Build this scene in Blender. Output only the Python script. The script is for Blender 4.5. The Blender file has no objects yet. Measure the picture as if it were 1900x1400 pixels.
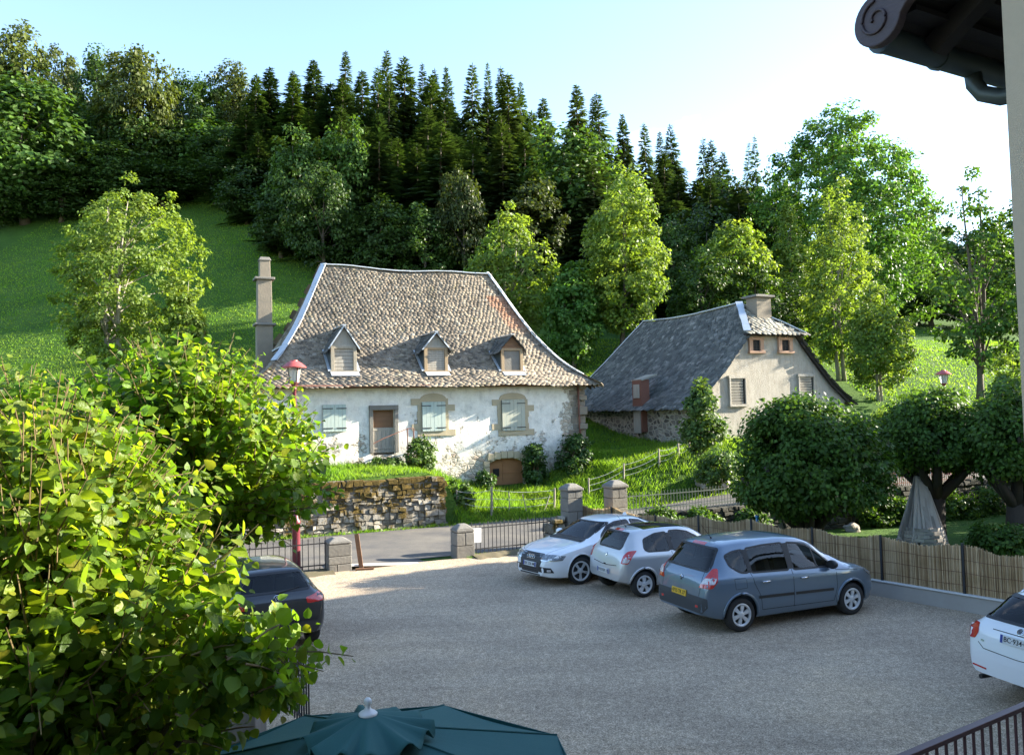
import bpy, bmesh, math, random
import numpy as np
from mathutils import Vector, Matrix, noise
from mathutils.bvhtree import BVHTree

S = bpy.context.scene
C = S.collection
rad = math.radians
# ------------------------------------------------------------------ camera
CAM_H = 4.15
PITCH, ROLL = 2.5, -1.4
cam_d = bpy.data.cameras.new("camera")
cam_d.sensor_width = 36.0
cam_d.lens = 36.0 * 1500 / 1900
cam_d.clip_start = 0.1
cam_d.clip_end = 3000
cam = bpy.data.objects.new("camera", cam_d)
C.objects.link(cam)
cam.matrix_world = Matrix.Translation((0, 0, CAM_H)) @ Matrix.Rotation(rad(90 + PITCH), 4, 'X') @ Matrix.Rotation(rad(ROLL), 4, 'Z')
S.camera = cam
CAM_R = cam.matrix_world.to_3x3()
CAM_P = Vector((0, 0, CAM_H))
# ------------------------------------------------------------------ light
SUN_AZ, SUN_EL = 14.0, 20.0          # azimuth measured from +X towards +Y
sun_dir = Vector((math.cos(rad(SUN_AZ)) * math.cos(rad(SUN_EL)), math.sin(rad(SUN_AZ)) * math.cos(rad(SUN_EL)), math.sin(rad(SUN_EL))))
sun_l = bpy.data.lights.new("sun", 'SUN')
sun_l.energy = 5.0
sun_l.angle = rad(0.5)
sun_l.color = (1.0, 0.92, 0.76)
sun_o = bpy.data.objects.new("sun", sun_l)
C.objects.link(sun_o)
sun_o.rotation_euler = sun_dir.to_track_quat('Z', 'Y').to_euler()
W = bpy.data.worlds.new("World")
S.world = W
W.use_nodes = True
wn = W.node_tree
bg = wn.nodes["Background"]
sky = wn.nodes.new("ShaderNodeTexSky")
sky.sky_type = 'NISHITA'
sky.sun_disc = False
sky.sun_elevation = rad(SUN_EL)
sky.sun_rotation = rad(90 - SUN_AZ)
sky.altitude = 900
sky.air_density = 1.0
sky.dust_density = 0.9
sky.ozone_density = 1.4
bg.inputs[1].default_value = 0.122
# one soft cloud high over the wood
tc = wn.nodes.new("ShaderNodeTexCoord")
nz = wn.nodes.new("ShaderNodeTexNoise"); nz.inputs["Scale"].default_value = 2.6; nz.inputs["Detail"].default_value = 6; nz.inputs["Roughness"].default_value = .6
mp = wn.nodes.new("ShaderNodeMapping"); mp.inputs["Scale"].default_value = (1, 1, 3.0); mp.inputs["Location"].default_value = (2.7, 1.3, 0.9)
rp = wn.nodes.new("ShaderNodeValToRGB"); rp.color_ramp.elements[0].position = .64; rp.color_ramp.elements[1].position = .9
rp.color_ramp.elements[0].color = (0, 0, 0, 1); rp.color_ramp.elements[1].color = (.8, .8, .8, 1)
mx = wn.nodes.new("ShaderNodeMix"); mx.data_type = 'RGBA'
mx.inputs[7].default_value = (9.5, 9.5, 9.5, 1)
L = wn.links.new
L(tc.outputs["Generated"], mp.inputs[0]); L(mp.outputs[0], nz.inputs["Vector"]); L(nz.outputs[0], rp.inputs[0])
L(rp.outputs[0], mx.inputs[0]); L(sky.outputs[0], mx.inputs[6]); L(mx.outputs[2], bg.inputs[0])
S.view_settings.view_transform = 'Standard'
S.view_settings.look = 'None'
S.view_settings.exposure = 2.28
S.view_settings.gamma = 1.0
S.render.engine = 'CYCLES'
S.cycles.max_bounces = 6
S.cycles.diffuse_bounces = 3
S.cycles.glossy_bounces = 3
S.cycles.transmission_bounces = 4
S.cycles.transparent_max_bounces = 10
S.cycles.use_denoising = True
S.cycles.caustics_reflective = False
S.cycles.caustics_refractive = False

# ------------------------------------------------------------------ pixel helpers (photo pixels, 1900x1400)
def ray(px, py):
    return (CAM_R @ Vector(((px - 950) / 1500, (700 - py) / 1500, -1))).normalized()
def at_depth(px, py, Y):
    d = ray(px, py); return CAM_P + d * (Y / d.y)
def at_z(px, py, z=0.0):
    d = ray(px, py); return CAM_P + d * ((z - CAM_H) / d.z)
def hit_plane(px, py, P, n):
    d = ray(px, py); n = Vector(n); return CAM_P + d * ((Vector(P) - CAM_P).dot(n) / d.dot(n))
def pix(p):
    v = CAM_R.transposed() @ (Vector(p) - CAM_P)
    return (950 + 1500 * v.x / -v.z, 700 - 1500 * v.y / -v.z)
A24 = rad(24)
DS = Vector((math.cos(A24), math.sin(A24), 0)); DQ = Vector((-math.sin(A24), math.cos(A24), 0))
def sq(x, y): return x * DS.x + y * DS.y, x * DQ.x + y * DQ.y
def xy(s, q): return s * DS.x + q * DQ.x, s * DS.y + q * DQ.y
def smooth(a, b, x):
    t = np.clip((np.asarray(x, float) - a) / (b - a), 0, 1); return t * t * (3 - 2 * t)

# ------------------------------------------------------------------ object helpers
def link(o, parent=None):
    C.objects.link(o)
    if parent is not None: o.parent = parent
    return o
def tag(o, label=None, cat=None, group=None, kind=None):
    if label: o["label"] = label
    if cat: o["category"] = cat
    if group: o["group"] = group
    if kind: o["kind"] = kind
    return o
def root(name, label, cat, loc=(0, 0, 0), rotz=0.0, group=None):
    o = bpy.data.objects.new(name, None); o.empty_display_size = .2
    o.location = loc; o.rotation_euler = (0, 0, rotz)
    return tag(link(o), label, cat, group)
def new_mesh(name, verts, faces, mats, smooth_=False, midx=None):
    me = bpy.data.meshes.new(name)
    me.from_pydata([tuple(v) for v in verts], [], faces)
    for m in (mats if isinstance(mats, (list, tuple)) else [mats]): me.materials.append(m)
    if midx is not None: me.polygons.foreach_set("material_index", midx)
    if smooth_: me.polygons.foreach_set("use_smooth", [True] * len(me.polygons))
    me.update()
    return me
def np_mesh(name, V, loops, starts, totals, mat, smooth_=False):
    me = bpy.data.meshes.new(name)
    me.vertices.add(len(V)); me.vertices.foreach_set("co", np.asarray(V, np.float32).ravel())
    me.loops.add(len(loops)); me.loops.foreach_set("vertex_index", np.asarray(loops, np.int32))
    me.polygons.add(len(starts)); me.polygons.foreach_set("loop_start", np.asarray(starts, np.int32))
    me.polygons.foreach_set("loop_total", np.asarray(totals, np.int32))
    if smooth_: me.polygons.foreach_set("use_smooth", np.ones(len(starts), bool))
    me.materials.append(mat); me.update(calc_edges=True); me.validate()
    return me
def obj(name, me, parent=None, loc=None, rot=None):
    o = bpy.data.objects.new(name, me)
    if loc is not None: o.location = loc
    if rot is not None: o.rotation_euler = rot
    return link(o, parent)

class MB:
    """collects simple shapes into one mesh"""
    def __init__(s): s.v = []; s.f = []; s.mi = []; s.cur = 0
    def add(s, vs, fs):
        b = len(s.v); s.v += [tuple(p) for p in vs]; s.f += [tuple(i + b for i in f) for f in fs]; s.mi += [s.cur] * len(fs); return s
    def box(s, c, d, rz=0, M=None, taper=1.0):
        x, y, z = d[0] / 2, d[1] / 2, d[2] / 2; t = taper
        vs = [Vector(p) for p in ((-x, -y, -z), (x, -y, -z), (x, y, -z), (-x, y, -z), (-x * t, -y * t, z), (x * t, -y * t, z), (x * t, y * t, z), (-x * t, y * t, z))]
        R = M if M is not None else Matrix.Rotation(rz, 3, 'Z')
        return s.add([R @ p + Vector(c) for p in vs], [(0, 3, 2, 1), (4, 5, 6, 7), (0, 1, 5, 4), (1, 2, 6, 5), (2, 3, 7, 6), (3, 0, 4, 7)])
    def bar(s, a, b, w, h=None):
        a = Vector(a); b = Vector(b); h = h or w; d = b - a; l = d.length; d.normalize()
        up = Vector((0, 0, 1)) if abs(d.z) < .95 else Vector((0, 1, 0))
        sd = d.cross(up).normalized(); u = sd.cross(d)
        M = Matrix((d, sd, u)).transposed()
        return s.box((a + b) / 2, (l, w, h), M=M)
    def tube(s, pts, r, n=8, cap=True):
        pts = [Vector(p) for p in pts]; rs = r if isinstance(r, (list, tuple)) else [r] * len(pts)
        vs = []; fs = []; k = len(pts); ref = None
        for i, p in enumerate(pts):
            d = (pts[min(i + 1, k - 1)] - pts[max(i - 1, 0)]).normalized()
            if ref is None: ref = Vector((0, 0, 1)) if abs(d.z) < .9 else Vector((1, 0, 0))
            a = d.cross(ref)
            if a.length < 1e-4: a = d.orthogonal()
            a.normalize(); b = d.cross(a); ref = -b if False else ref
            for j in range(n):
                t = 2 * math.pi * j / n; vs.append(p + (a * math.cos(t) + b * math.sin(t)) * rs[i])
        for i in range(k - 1):
            for j in range(n):
                j2 = (j + 1) % n; fs.append((i * n + j, i * n + j2, (i + 1) * n + j2, (i + 1) * n + j))
        if cap: fs += [tuple(range(n))[::-1], tuple(range((k - 1) * n, k * n))]
        return s.add(vs, fs)
    def lathe(s, prof, n=24, c=(0, 0, 0), M=None, cap=False):
        vs = []; fs = []; k = len(prof); c = Vector(c)
        for r, z in prof:
            for j in range(n):
                t = 2 * math.pi * j / n; p = Vector((r * math.cos(t), r * math.sin(t), z)); vs.append((M @ p if M is not None else p) + c)
        for i in range(k - 1):
            for j in range(n):
                j2 = (j + 1) % n; fs.append((i * n + j, i * n + j2, (i + 1) * n + j2, (i + 1) * n + j))
        if cap: fs += [tuple(range(n))[::-1], tuple(range((k - 1) * n, k * n))]
        return s.add(vs, fs)
    def prism(s, poly, d, M=None, c=(0, 0, 0)):
        """polygon in local xy, extruded from 0 to d along local z, mapped by 3x3 M"""
        n = len(poly); c = Vector(c); M = M or Matrix.Identity(3)
        vs = [M @ Vector((x, y, 0)) + c for x, y in poly] + [M @ Vector((x, y, d)) + c for x, y in poly]
        return s.add(vs, [tuple(range(n))[::-1], tuple(range(n, 2 * n))] + [(i, (i + 1) % n, (i + 1) % n + n, i + n) for i in range(n)])
    def mesh(s, name, mats, smooth_=False, sharp=None):
        me = new_mesh(name, s.v, s.f, mats, smooth_ or sharp is not None, s.mi)
        bm = bmesh.new(); bm.from_mesh(me); bmesh.ops.recalc_face_normals(bm, faces=bm.faces); bm.to_mesh(me); bm.free()
        if sharp is not None: me.set_sharp_from_angle(angle=rad(sharp))
        return me
    def build(s, name, mats, parent=None, smooth_=False, sharp=None, bevel=0):
        o = obj(name, s.mesh(name, mats, smooth_, sharp), parent)
        if bevel:
            m = o.modifiers.new("bevel", 'BEVEL'); m.width = bevel; m.segments = 2; m.limit_method = 'ANGLE'
        return o

def template(name, P, D, N, sc, tv, tf, mat, smooth_=False):
    """copies of one small shape (leaf, slate, reed, blade) as one mesh; D along, N normal, sc (n,3)"""
    P = np.asarray(P, float); D = np.asarray(D, float); N = np.asarray(N, float); sc = np.asarray(sc, float)
    D /= np.linalg.norm(D, axis=1, keepdims=True) + 1e-9
    Sd = np.cross(N, D); Sd /= np.linalg.norm(Sd, axis=1, keepdims=True) + 1e-9
    N = np.cross(D, Sd)
    tv = np.asarray(tv, float); k = len(tv); n = len(P)
    V = P[:, None, :] + D[:, None, :] * (tv[None, :, 0:1] * sc[:, None, 0:1]) + Sd[:, None, :] * (tv[None, :, 1:2] * sc[:, None, 1:2]) + N[:, None, :] * (tv[None, :, 2:3] * sc[:, None, 2:3])
    fl = np.array([i for f in tf for i in f]); ft = np.array([len(f) for f in tf])
    loops = (np.arange(n)[:, None] * k + fl[None, :]).ravel()
    totals = np.tile(ft, n); starts = np.concatenate(([0], np.cumsum(totals)[:-1]))
    return np_mesh(name, V.reshape(-1, 3), loops, starts, totals, mat, smooth_)

# ------------------------------------------------------------------ materials
def hexc(c): return (c[0], c[1], c[2], 1)
class NT:
    def __init__(s, name):
        s.m = bpy.data.materials.new(name); s.m.use_nodes = True; s.t = s.m.node_tree; s.b = s.t.nodes["Principled BSDF"]; s.out = s.t.nodes["Material Output"]
        s._tc = None
    def n(s, k, **kw):
        x = s.t.nodes.new(k)
        for a, v in kw.items(): setattr(x, a, v)
        return x
    def l(s, a, b): s.t.links.new(a, b)
    def co(s, kind="Object", scale=(1, 1, 1)):
        if s._tc is None: s._tc = s.n("ShaderNodeTexCoord")
        if tuple(scale) == (1, 1, 1): return s._tc.outputs[kind]
        m = s.n("ShaderNodeMapping"); m.inputs["Scale"].default_value = scale; s.l(s._tc.outputs[kind], m.inputs[0]); return m.outputs[0]
    def noise(s, sc, det=4, rough=.55, scale=(1, 1, 1), dist=0):
        x = s.n("ShaderNodeTexNoise"); x.inputs["Scale"].default_value = sc; x.inputs["Detail"].default_value = det; x.inputs["Roughness"].default_value = rough; x.inputs["Distortion"].default_value = dist
        s.l(s.co(scale=scale), x.inputs["Vector"]); return x.outputs[0]
    def vor(s, sc, feature='F1', out="Distance", scale=(1, 1, 1), rnd=1):
        x = s.n("ShaderNodeTexVoronoi", feature=feature); x.inputs["Scale"].default_value = sc; x.inputs["Randomness"].default_value = rnd
        s.l(s.co(scale=scale), x.inputs["Vector"]); return x.outputs[out]
    def ramp(s, f, stops):
        r = s.n("ShaderNodeValToRGB"); e = r.color_ramp.elements
        while len(e) < len(stops): e.new(.5)
        for i, (p, c) in enumerate(stops):
            e[i].position = p; e[i].color = hexc(c) if isinstance(c, tuple) else (c, c, c, 1)
        s.l(f, r.inputs[0]); return r.outputs[0]
    def mix(s, f, a, b, mode='MIX'):
        m = s.n("ShaderNodeMix", data_type='RGBA', blend_type=mode)
        for sock, v in ((m.inputs[0], f), (m.inputs[6], a), (m.inputs[7], b)):
            if isinstance(v, (int, float)): sock.default_value = v if sock == m.inputs[0] else (v, v, v, 1)
            elif isinstance(v, tuple): sock.default_value = hexc(v)
            else: s.l(v, sock)
        return m.outputs[2]
    def math(s, op, a, b=0.5, clamp=False):
        m = s.n("ShaderNodeMath", operation=op, use_clamp=clamp)
        for i, v in enumerate((a, b)):
            if isinstance(v, (int, float)): m.inputs[i].default_value = v
            else: s.l(v, m.inputs[i])
        return m.outputs[0]
    def island(s):
        g = s.n("ShaderNodeNewGeometry"); return g.outputs["Random Per Island"]
    def bump(s, h, strength=.5, dist=.02):
        b = s.n("ShaderNodeBump"); b.inputs["Strength"].default_value = strength; b.inputs["Distance"].default_value = dist
        s.l(h, b.inputs["Height"]); s.l(b.outputs[0], s.b.inputs["Normal"]); return b
    def col(s, c):
        if isinstance(c, tuple): s.b.inputs["Base Color"].default_value = hexc(c)
        else: s.l(c, s.b.inputs["Base Color"])
    def set(s, rough=None, metal=None, spec=None, coat=None):
        if rough is not None: s.b.inputs["Roughness"].default_value = rough
        if metal is not None: s.b.inputs["Metallic"].default_value = metal
        if spec is not None: s.b.inputs["Specular IOR Level"].default_value = spec
        if coat is not None: s.b.inputs["Coat Weight"].default_value = coat; s.b.inputs["Coat Roughness"].default_value = .04
        return s
def simple(name, c, c2=None, sc=6, rough=.8, metal=0, spec=.5, bump=0, bsc=60, island=0.0, coat=0, scale=(1, 1, 1)):
    t = NT(name); c2 = c2 or tuple(x * .75 for x in c)
    base = t.mix(t.noise(sc, 5, .6, scale), c, c2)
    if island:
        v = t.math('MULTIPLY_ADD', t.island(), island * 2); t.t.nodes[-1].inputs[2].default_value = 1 - island
        base = t.mix(1.0, base, v, 'MULTIPLY')
    t.col(base); t.set(rough, metal, spec, coat)
    if bump: t.bump(t.noise(bsc, 4, .6, scale), .6, bump)
    return t.m

def leafmat(name, c, c2, tr=.45, var=.35, big=.6, spec=.35, trc=None, hues=None, ovar=0.0):
    """foliage: noise + per-leaf variation, translucent"""
    t = NT(name)
    n1 = t.ramp(t.noise(big, 3), [(.35, c), (.65, c2)])
    v = t.n("ShaderNodeMath", operation='MULTIPLY_ADD'); v.inputs[1].default_value = var * 2; v.inputs[2].default_value = 1 - var
    t.l(t.island(), v.inputs[0])
    base = t.mix(1.0, n1, v.outputs[0], 'MULTIPLY')
    if hues: base = t.mix(1.0, base, t.ramp(t.math('FRACT', t.math('MULTIPLY', t.island(), 17.3)), hues), 'MULTIPLY'); t.bump(t.noise(28, 4, .6), .5, .02)
    if ovar:
        oi = t.n("ShaderNodeObjectInfo"); base = t.mix(1.0, base, t.ramp(oi.outputs["Random"], [(0, (1 - ovar, 1 - ovar * .8, 1 - ovar * .6)), (.5, (1, 1, 1)), (1, (1 + ovar * .7, 1 + ovar * .8, 1 - ovar * .1))]), 'MULTIPLY')
    t.col(base); t.set(.5 if not hues else .42, 0, spec)
    tl = t.n("ShaderNodeBsdfTranslucent")
    tb = t.mix(1.0, base, trc or (1.5, 1.45, .5), 'MULTIPLY'); t.l(tb, tl.inputs[0])
    ms = t.n("ShaderNodeMixShader"); ms.inputs[0].default_value = tr
    t.l(t.b.outputs[0], ms.inputs[1]); t.l(tl.outputs[0], ms.inputs[2]); t.l(ms.outputs[0], t.out.inputs[0])
    return t.m

MAT = {}
def mk_materials():
    M = MAT
    # gravel
    t = NT("gravel")
    a = t.ramp(t.vor(62, out="Color"), [(.1, (.262, .21, .156)), (.5, (.435, .355, .268)), (.9, (.63, .528, .415))])
    b = t.ramp(t.noise(.28, 6, .68, dist=.6), [(.3, (.80, .78, .76)), (.5, (1.0, .98, .95)), (.7, (1.2, 1.14, 1.04))])
    tr = t.ramp(t.noise(.55, 4, .6, (.35, 2.2, 1), .8), [(.35, (.91, .90, .89)), (.62, (1.05, 1.045, 1.03))]); b = t.mix(1, b, tr, 'MULTIPLY')
    c = t.ramp(t.noise(9, 4, .6), [(.3, (.8, .8, .8)), (.7, (1.15, 1.15, 1.15))])
    d = t.ramp(t.vor(120, out="Color"), [(.15, (.6, .6, .6)), (.85, (1.35, 1.33, 1.3))])
    t.col(t.mix(1, t.mix(1, t.mix(1, a, b, 'MULTIPLY'), c, 'MULTIPLY'), d, 'MULTIPLY')); t.set(.95, 0, .2)
    t.bump(t.mix(.5, t.vor(62), t.vor(120)), .8, .014); M['gravel'] = t.m
    t = NT("asphalt")
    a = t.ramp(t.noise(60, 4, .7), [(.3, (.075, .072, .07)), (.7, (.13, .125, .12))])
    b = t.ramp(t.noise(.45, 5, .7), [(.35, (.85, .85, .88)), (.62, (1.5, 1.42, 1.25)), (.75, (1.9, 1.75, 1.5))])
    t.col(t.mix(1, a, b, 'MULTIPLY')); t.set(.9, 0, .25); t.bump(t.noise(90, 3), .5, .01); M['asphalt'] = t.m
    # terrain grass
    t = NT("meadow")
    a = t.ramp(t.noise(.22, 6, .65), [(.3, (.035, .082, .011)), (.5, (.052, .115, .015)), (.72, (.075, .135, .022))])
    b = t.ramp(t.noise(7, 5, .75), [(.25, (.55, .6, .55)), (.5, (1, 1, 1)), (.8, (1.5, 1.35, 1.3))])
    c = t.ramp(t.noise(1.3, 4, .6, (1, 1, 3)), [(.3, (.8, .85, .8)), (.7, (1.2, 1.15, 1.1))])
    t.col(t.mix(1, t.mix(1, a, b, 'MULTIPLY'), c, 'MULTIPLY')); t.set(.9, 0, .15); t.bump(t.noise(9, 6, .75), 1.0, .12); M['meadow'] = t.m
    M['grass'] = leafmat("grass_blades", (.12, .24, .022), (.19, .29, .045), .58, .4, .5, .2)
    M['soil'] = simple("verge_soil", (.16, .12, .075), (.08, .075, .03), 3, .95, bump=.02, bsc=25)
    # cottage plaster: white lime wash peeled to rubble near the foot
    t = NT("peeling_plaster")
    nzs = t.noise(.9, 9, .72); nz2 = t.noise(4.6, 7, .75)
    sx = t.n("ShaderNodeSeparateXYZ"); t.l(t.co(), sx.inputs[0])
    hgt = t.n("ShaderNodeMapRange"); hgt.inputs[1].default_value = 1.2; hgt.inputs[2].default_value = 4.6; hgt.inputs[3].default_value = .13; hgt.inputs[4].default_value = -.05
    t.l(sx.outputs[2], hgt.inputs[0])
    edge = t.n("ShaderNodeMapRange"); edge.inputs[1].default_value = 13.2; edge.inputs[2].default_value = 14.1; edge.inputs[3].default_value = 0; edge.inputs[4].default_value = .3
    t.l(sx.outputs[0], edge.inputs[0])
    m0 = t.math('ADD', t.math('ADD', t.math('MULTIPLY', nzs, .68), t.math('MULTIPLY', nz2, .32)), hgt.outputs[0])
    m0 = t.math('ADD', m0, edge.outputs[0])
    mask = t.ramp(m0, [(.56, 0.0), (.59, 1.0)])
    white = t.ramp(t.noise(2.2, 7, .7), [(.3, (.55, .53, .48)), (.48, (.77, .74, .67)), (.7, (.87, .84, .77))])
    grey = t.ramp(t.noise(2.6, 7, .75, (1, 1, .6)), [(.33, (.50, .44, .35)), (.52, (.92, .90, .86)), (.6, (1, 1, 1))])
    low = t.n("ShaderNodeMapRange"); low.inputs[1].default_value = 1.3; low.inputs[2].default_value = 3.1; low.inputs[3].default_value = .95; low.inputs[4].default_value = .25
    t.l(sx.outputs[2], low.inputs[0])
    white = t.mix(low.outputs[0], white, t.mix(1, white, grey, 'MULTIPLY'))
    stone = t.ramp(t.vor(4.2, out="Color", scale=(1, 1, 1.5)), [(.1, (.30, .16, .09)), (.35, (.34, .29, .22)), (.6, (.22, .20, .17)), (.9, (.46, .42, .34))])
    joint = t.ramp(t.vor(4.2, 'DISTANCE_TO_EDGE', scale=(1, 1, 1.5)), [(.02, (.5, .46, .38)), (.12, (1, 1, 1))])
    stone = t.mix(.5, (.56, .51, .42), t.mix(1, stone, joint, 'MULTIPLY'))
    t.col(t.mix(mask, white, stone)); t.set(.92, 0, .2)
    hh = t.math('ADD', t.math('MULTIPLY', mask, -.5), t.math('ADD', t.math('MULTIPLY', t.noise(14, 6, .7), .5), t.math('MULTIPLY', t.noise(2.5, 4), .55)))
    hh = t.math('ADD', hh, t.math('MULTIPLY', t.math('MULTIPLY', t.ramp(t.vor(4.2, 'DISTANCE_TO_EDGE', scale=(1, 1, 1.5)), [(0, 0.0), (.2, 1.0)]), mask), .5))
    t.bump(hh, .8, .07); M['plaster'] = t.m
    # roof slates
    def slate(name, stops, moss=.3, bright=1, red=False):
        t = NT(name)
        a = t.ramp(t.island(), stops)
        b = t.ramp(t.noise(1.1, 5, .65), [(.3, (.72, .72, .72)), (.7, (1.2, 1.17, 1.12))])
        c = t.mix(1, a, b, 'MULTIPLY')
        ms = t.ramp(t.noise(2.3, 6, .7), [(.55, 0.0), (.68, 1.0)])
        c = t.mix(t.math('MULTIPLY', ms, moss), c, (.17, .155, .07))
        li = t.ramp(t.noise(16, 4, .6), [(.62, 0.0), (.72, 1.0)])
        c = t.mix(t.math('MULTIPLY', li, .55), c, (.42, .41, .35))
        if red:
            sx = t.n("ShaderNodeSeparateXYZ"); t.l(t.co(), sx.inputs[0])
            # reddish tiles along the top of the right hip
            e = t.math('SUBTRACT', sx.outputs[0], t.math('MULTIPLY_ADD', sx.outputs[2], -.52)); t.t.nodes[-2].inputs[2].default_value = 16.55
            zz = t.ramp(t.math('MULTIPLY', sx.outputs[2], .1), [(.79, 0.0), (.84, 1.0), (1.06, 1.0), (1.09, 0.0)])
            rr = t.math('MULTIPLY', t.ramp(t.math('ADD', e, t.noise(3, 3)), [(.2, 0.0), (.45, 1.0)]), zz)
            c = t.mix(t.math('MULTIPLY', rr, .5), c, (.33, .13, .065))
        t.col(c); t.set(.85, 0, .3); t.bump(t.noise(25, 5, .65), .6, .02); return t.m
    M['slate_old'] = slate("old_stone_slates", [(.0, (.11, .09, .07)), (.3, (.19, .158, .122)), (.6, (.265, .215, .16)), (.85, (.21, .175, .135)), (1, (.35, .30, .235))], .35, red=True)
    M['slate_barn'] = slate("dark_blue_slates", [(.0, (.065, .07, .068)), (.5, (.105, .110, .106)), (.9, (.15, .152, .145)), (1, (.24, .235, .22))], .12)
    M['slate_hip'] = slate("weathered_grey_slates", [(.0, (.17, .15, .12)), (.5, (.28, .26, .21)), (1, (.42, .40, .33))], .25)
    M['underlay'] = simple("roof_underlay", (.07, .06, .05))
    M['zinc'] = simple("zinc_flashing", (.60, .63, .66), (.42, .45, .48), 2.5, .45, .35, bump=.01, bsc=12)
    M['zinc_dark'] = simple("aged_zinc", (.09, .115, .12), (.05, .065, .07), 4, .5, .4)
    M['wood_grey'] = simple("grey_weathered_wood", (.42, .39, .33), (.22, .19, .15), 3, .85, bump=.01, bsc=30, scale=(6, 6, .6))
    M['wood_post'] = simple("bleached_post_wood", (.40, .35, .27), (.2, .17, .12), 4, .9, bump=.01, bsc=30, scale=(4, 4, .6))
    M['wood_brown'] = simple("brown_boards", (.25, .13, .062), (.13, .065, .032), 3, .8, bump=.01, bsc=20, scale=(.5, 3, 4))
    M['wood_cellar'] = simple("orange_brown_cellar_boards", (.36, .165, .065), (.24, .11, .045), 3, .8, bump=.01, bsc=20, scale=(.5, 3, 4))
    M['wood_orange'] = simple("orange_wood_frame", (.36, .25, .14), (.24, .18, .11), 5, .8)
    M['wood_dark'] = simple("dark_rafter_wood", (.022, .017, .016), (.013, .010, .010), 4, .75, bump=.006, bsc=30)
    M['verge_wood'] = simple("purple_brown_bargeboard", (.075, .05, .055), (.05, .034, .038), 3, .6, bump=.006, bsc=20, scale=(1, 1, 4))
    M['shutter'] = simple("blue_green_shutter", (.36, .46, .44), (.44, .47, .40), 2.5, .8, bump=.006, bsc=25, scale=(5, 5, .5))
    M['shutter_worn'] = simple("worn_bare_shutter", (.44, .41, .31), (.34, .39, .35), 2.5, .85, bump=.006, bsc=25, scale=(5, 5, .5))
    M['stone_tan'] = simple("tan_dressed_stone", (.46, .38, .25), (.36, .30, .2), 3, .9, bump=.015, bsc=18)
    M['stone_grey'] = simple("grey_dressed_stone", (.22, .205, .175), (.13, .12, .105), 4, .9, bump=.02, bsc=16, island=.15)
    M['chimney'] = simple("chimney_render", (.27, .225, .165), (.14, .12, .095), 2.6, .92, bump=.02, bsc=14)
    t = NT("mossy_wall_stone")
    a = t.ramp(t.island(), [(0, (.16, .145, .12)), (.4, (.28, .255, .215)), (.75, (.42, .385, .33)), (1, (.22, .195, .165))])
    a = t.mix(1, a, t.ramp(t.noise(6, 5, .7), [(.3, (.6, .6, .6)), (.7, (1.3, 1.28, 1.2))]), 'MULTIPLY')
    sx = t.n("ShaderNodeSeparateXYZ"); t.l(t.co(), sx.inputs[0])
    mr = t.n("ShaderNodeMapRange"); mr.inputs[1].default_value = .2; mr.inputs[2].default_value = 1.9; mr.inputs[3].default_value = -.08; mr.inputs[4].default_value = .09
    t.l(sx.outputs[2], mr.inputs[0])
    ms = t.ramp(t.math('ADD', t.noise(1.7, 6, .68), mr.outputs[0]), [(.43, 0.0), (.52, 1.0)])
    t.col(t.mix(ms, a, t.ramp(t.noise(22, 3), [(.3, (.05, .04, .012)), (.55, (.11, .075, .02)), (.75, (.18, .12, .03))]))); t.set(.95, 0, .2); t.bump(t.noise(18, 5, .7), .8, .03); M['wall_stone'] = t.m
    M['wall_mossy'] = simple("moss_covered_stone", (.028, .028, .014), (.055, .05, .036), 2.2, .95, bump=.03, bsc=16, island=.35)
    M['bark_dark'] = simple("dark_lime_bark", (.055, .045, .035), (.03, .025, .02), 3, .95, bump=.03, bsc=9, scale=(3, 3, .6))
    M['mortar'] = simple("dark_mortar", (.19, .17, .14), (.10, .09, .07), 5, .95)
    t = NT("rubble_masonry")
    a = t.ramp(t.vor(3.1, out="Color", scale=(1, 1, 1.5)), [(.1, (.09, .08, .07)), (.5, (.20, .175, .15)), (.9, (.31, .28, .24))])
    j = t.ramp(t.vor(3.1, 'DISTANCE_TO_EDGE', scale=(1, 1, 1.5)), [(.05, 1.0), (.16, 0.0)])
    t.col(t.mix(j, a, (.40, .36, .29))); t.set(.95, 0, .2); t.bump(t.math('MULTIPLY', j, -1.0), .8, .05); M['rubble'] = t.m
    t = NT("beige_roughcast")
    a = t.ramp(t.noise(1.2, 6, .65), [(.3, (.34, .31, .26)), (.7, (.43, .395, .335))])
    s1 = t.ramp(t.noise(5, 5, .7, (1, 1, .25)), [(.36, (.72, .70, .66)), (.55, (1, 1, 1))])
    t.col(t.mix(.6, a, t.mix(1, a, s1, 'MULTIPLY'))); t.set(.95, 0, .15); t.bump(t.noise(20, 6, .75), .8, .05); M['roughcast'] = t.m
    M['brick'] = simple("brick_surround", (.36, .19, .11), (.46, .31, .22), 9, .9, bump=.01, bsc=20, scale=(1, 1, 3))
    M['dark'] = simple("dark_opening", (.012, .011, .01), rough=.9)
    M['hotel_wall'] = simple("beige_hotel_render", (.56, .45, .32), (.50, .40, .285), 30, .9, bump=.004, bsc=160)
    M['concrete'] = simple("pale_concrete", (.42, .40, .365), (.27, .255, .23), 1.6, .9, bump=.005, bsc=30)
    M['concrete_white'] = simple("white_threshold_concrete", (.62, .62, .60), (.5, .5, .48), 3, .85)
    t = NT("reed_screen")
    a = t.ramp(t.island(), [(0, (.28, .18, .09)), (.35, (.54, .385, .215)), (.7, (.64, .475, .285)), (1, (.70, .55, .36))])
    t.col(t.mix(1, a, t.ramp(t.noise(2.0, 4), [(.3, (.75, .72, .65)), (.7, (1.1, 1.1, 1.1))]), 'MULTIPLY')); t.set(.8, 0, .3); M['reed'] = t.m
    M['black_metal'] = simple("black_painted_iron", (.02, .02, .022), rough=.55)
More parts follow.
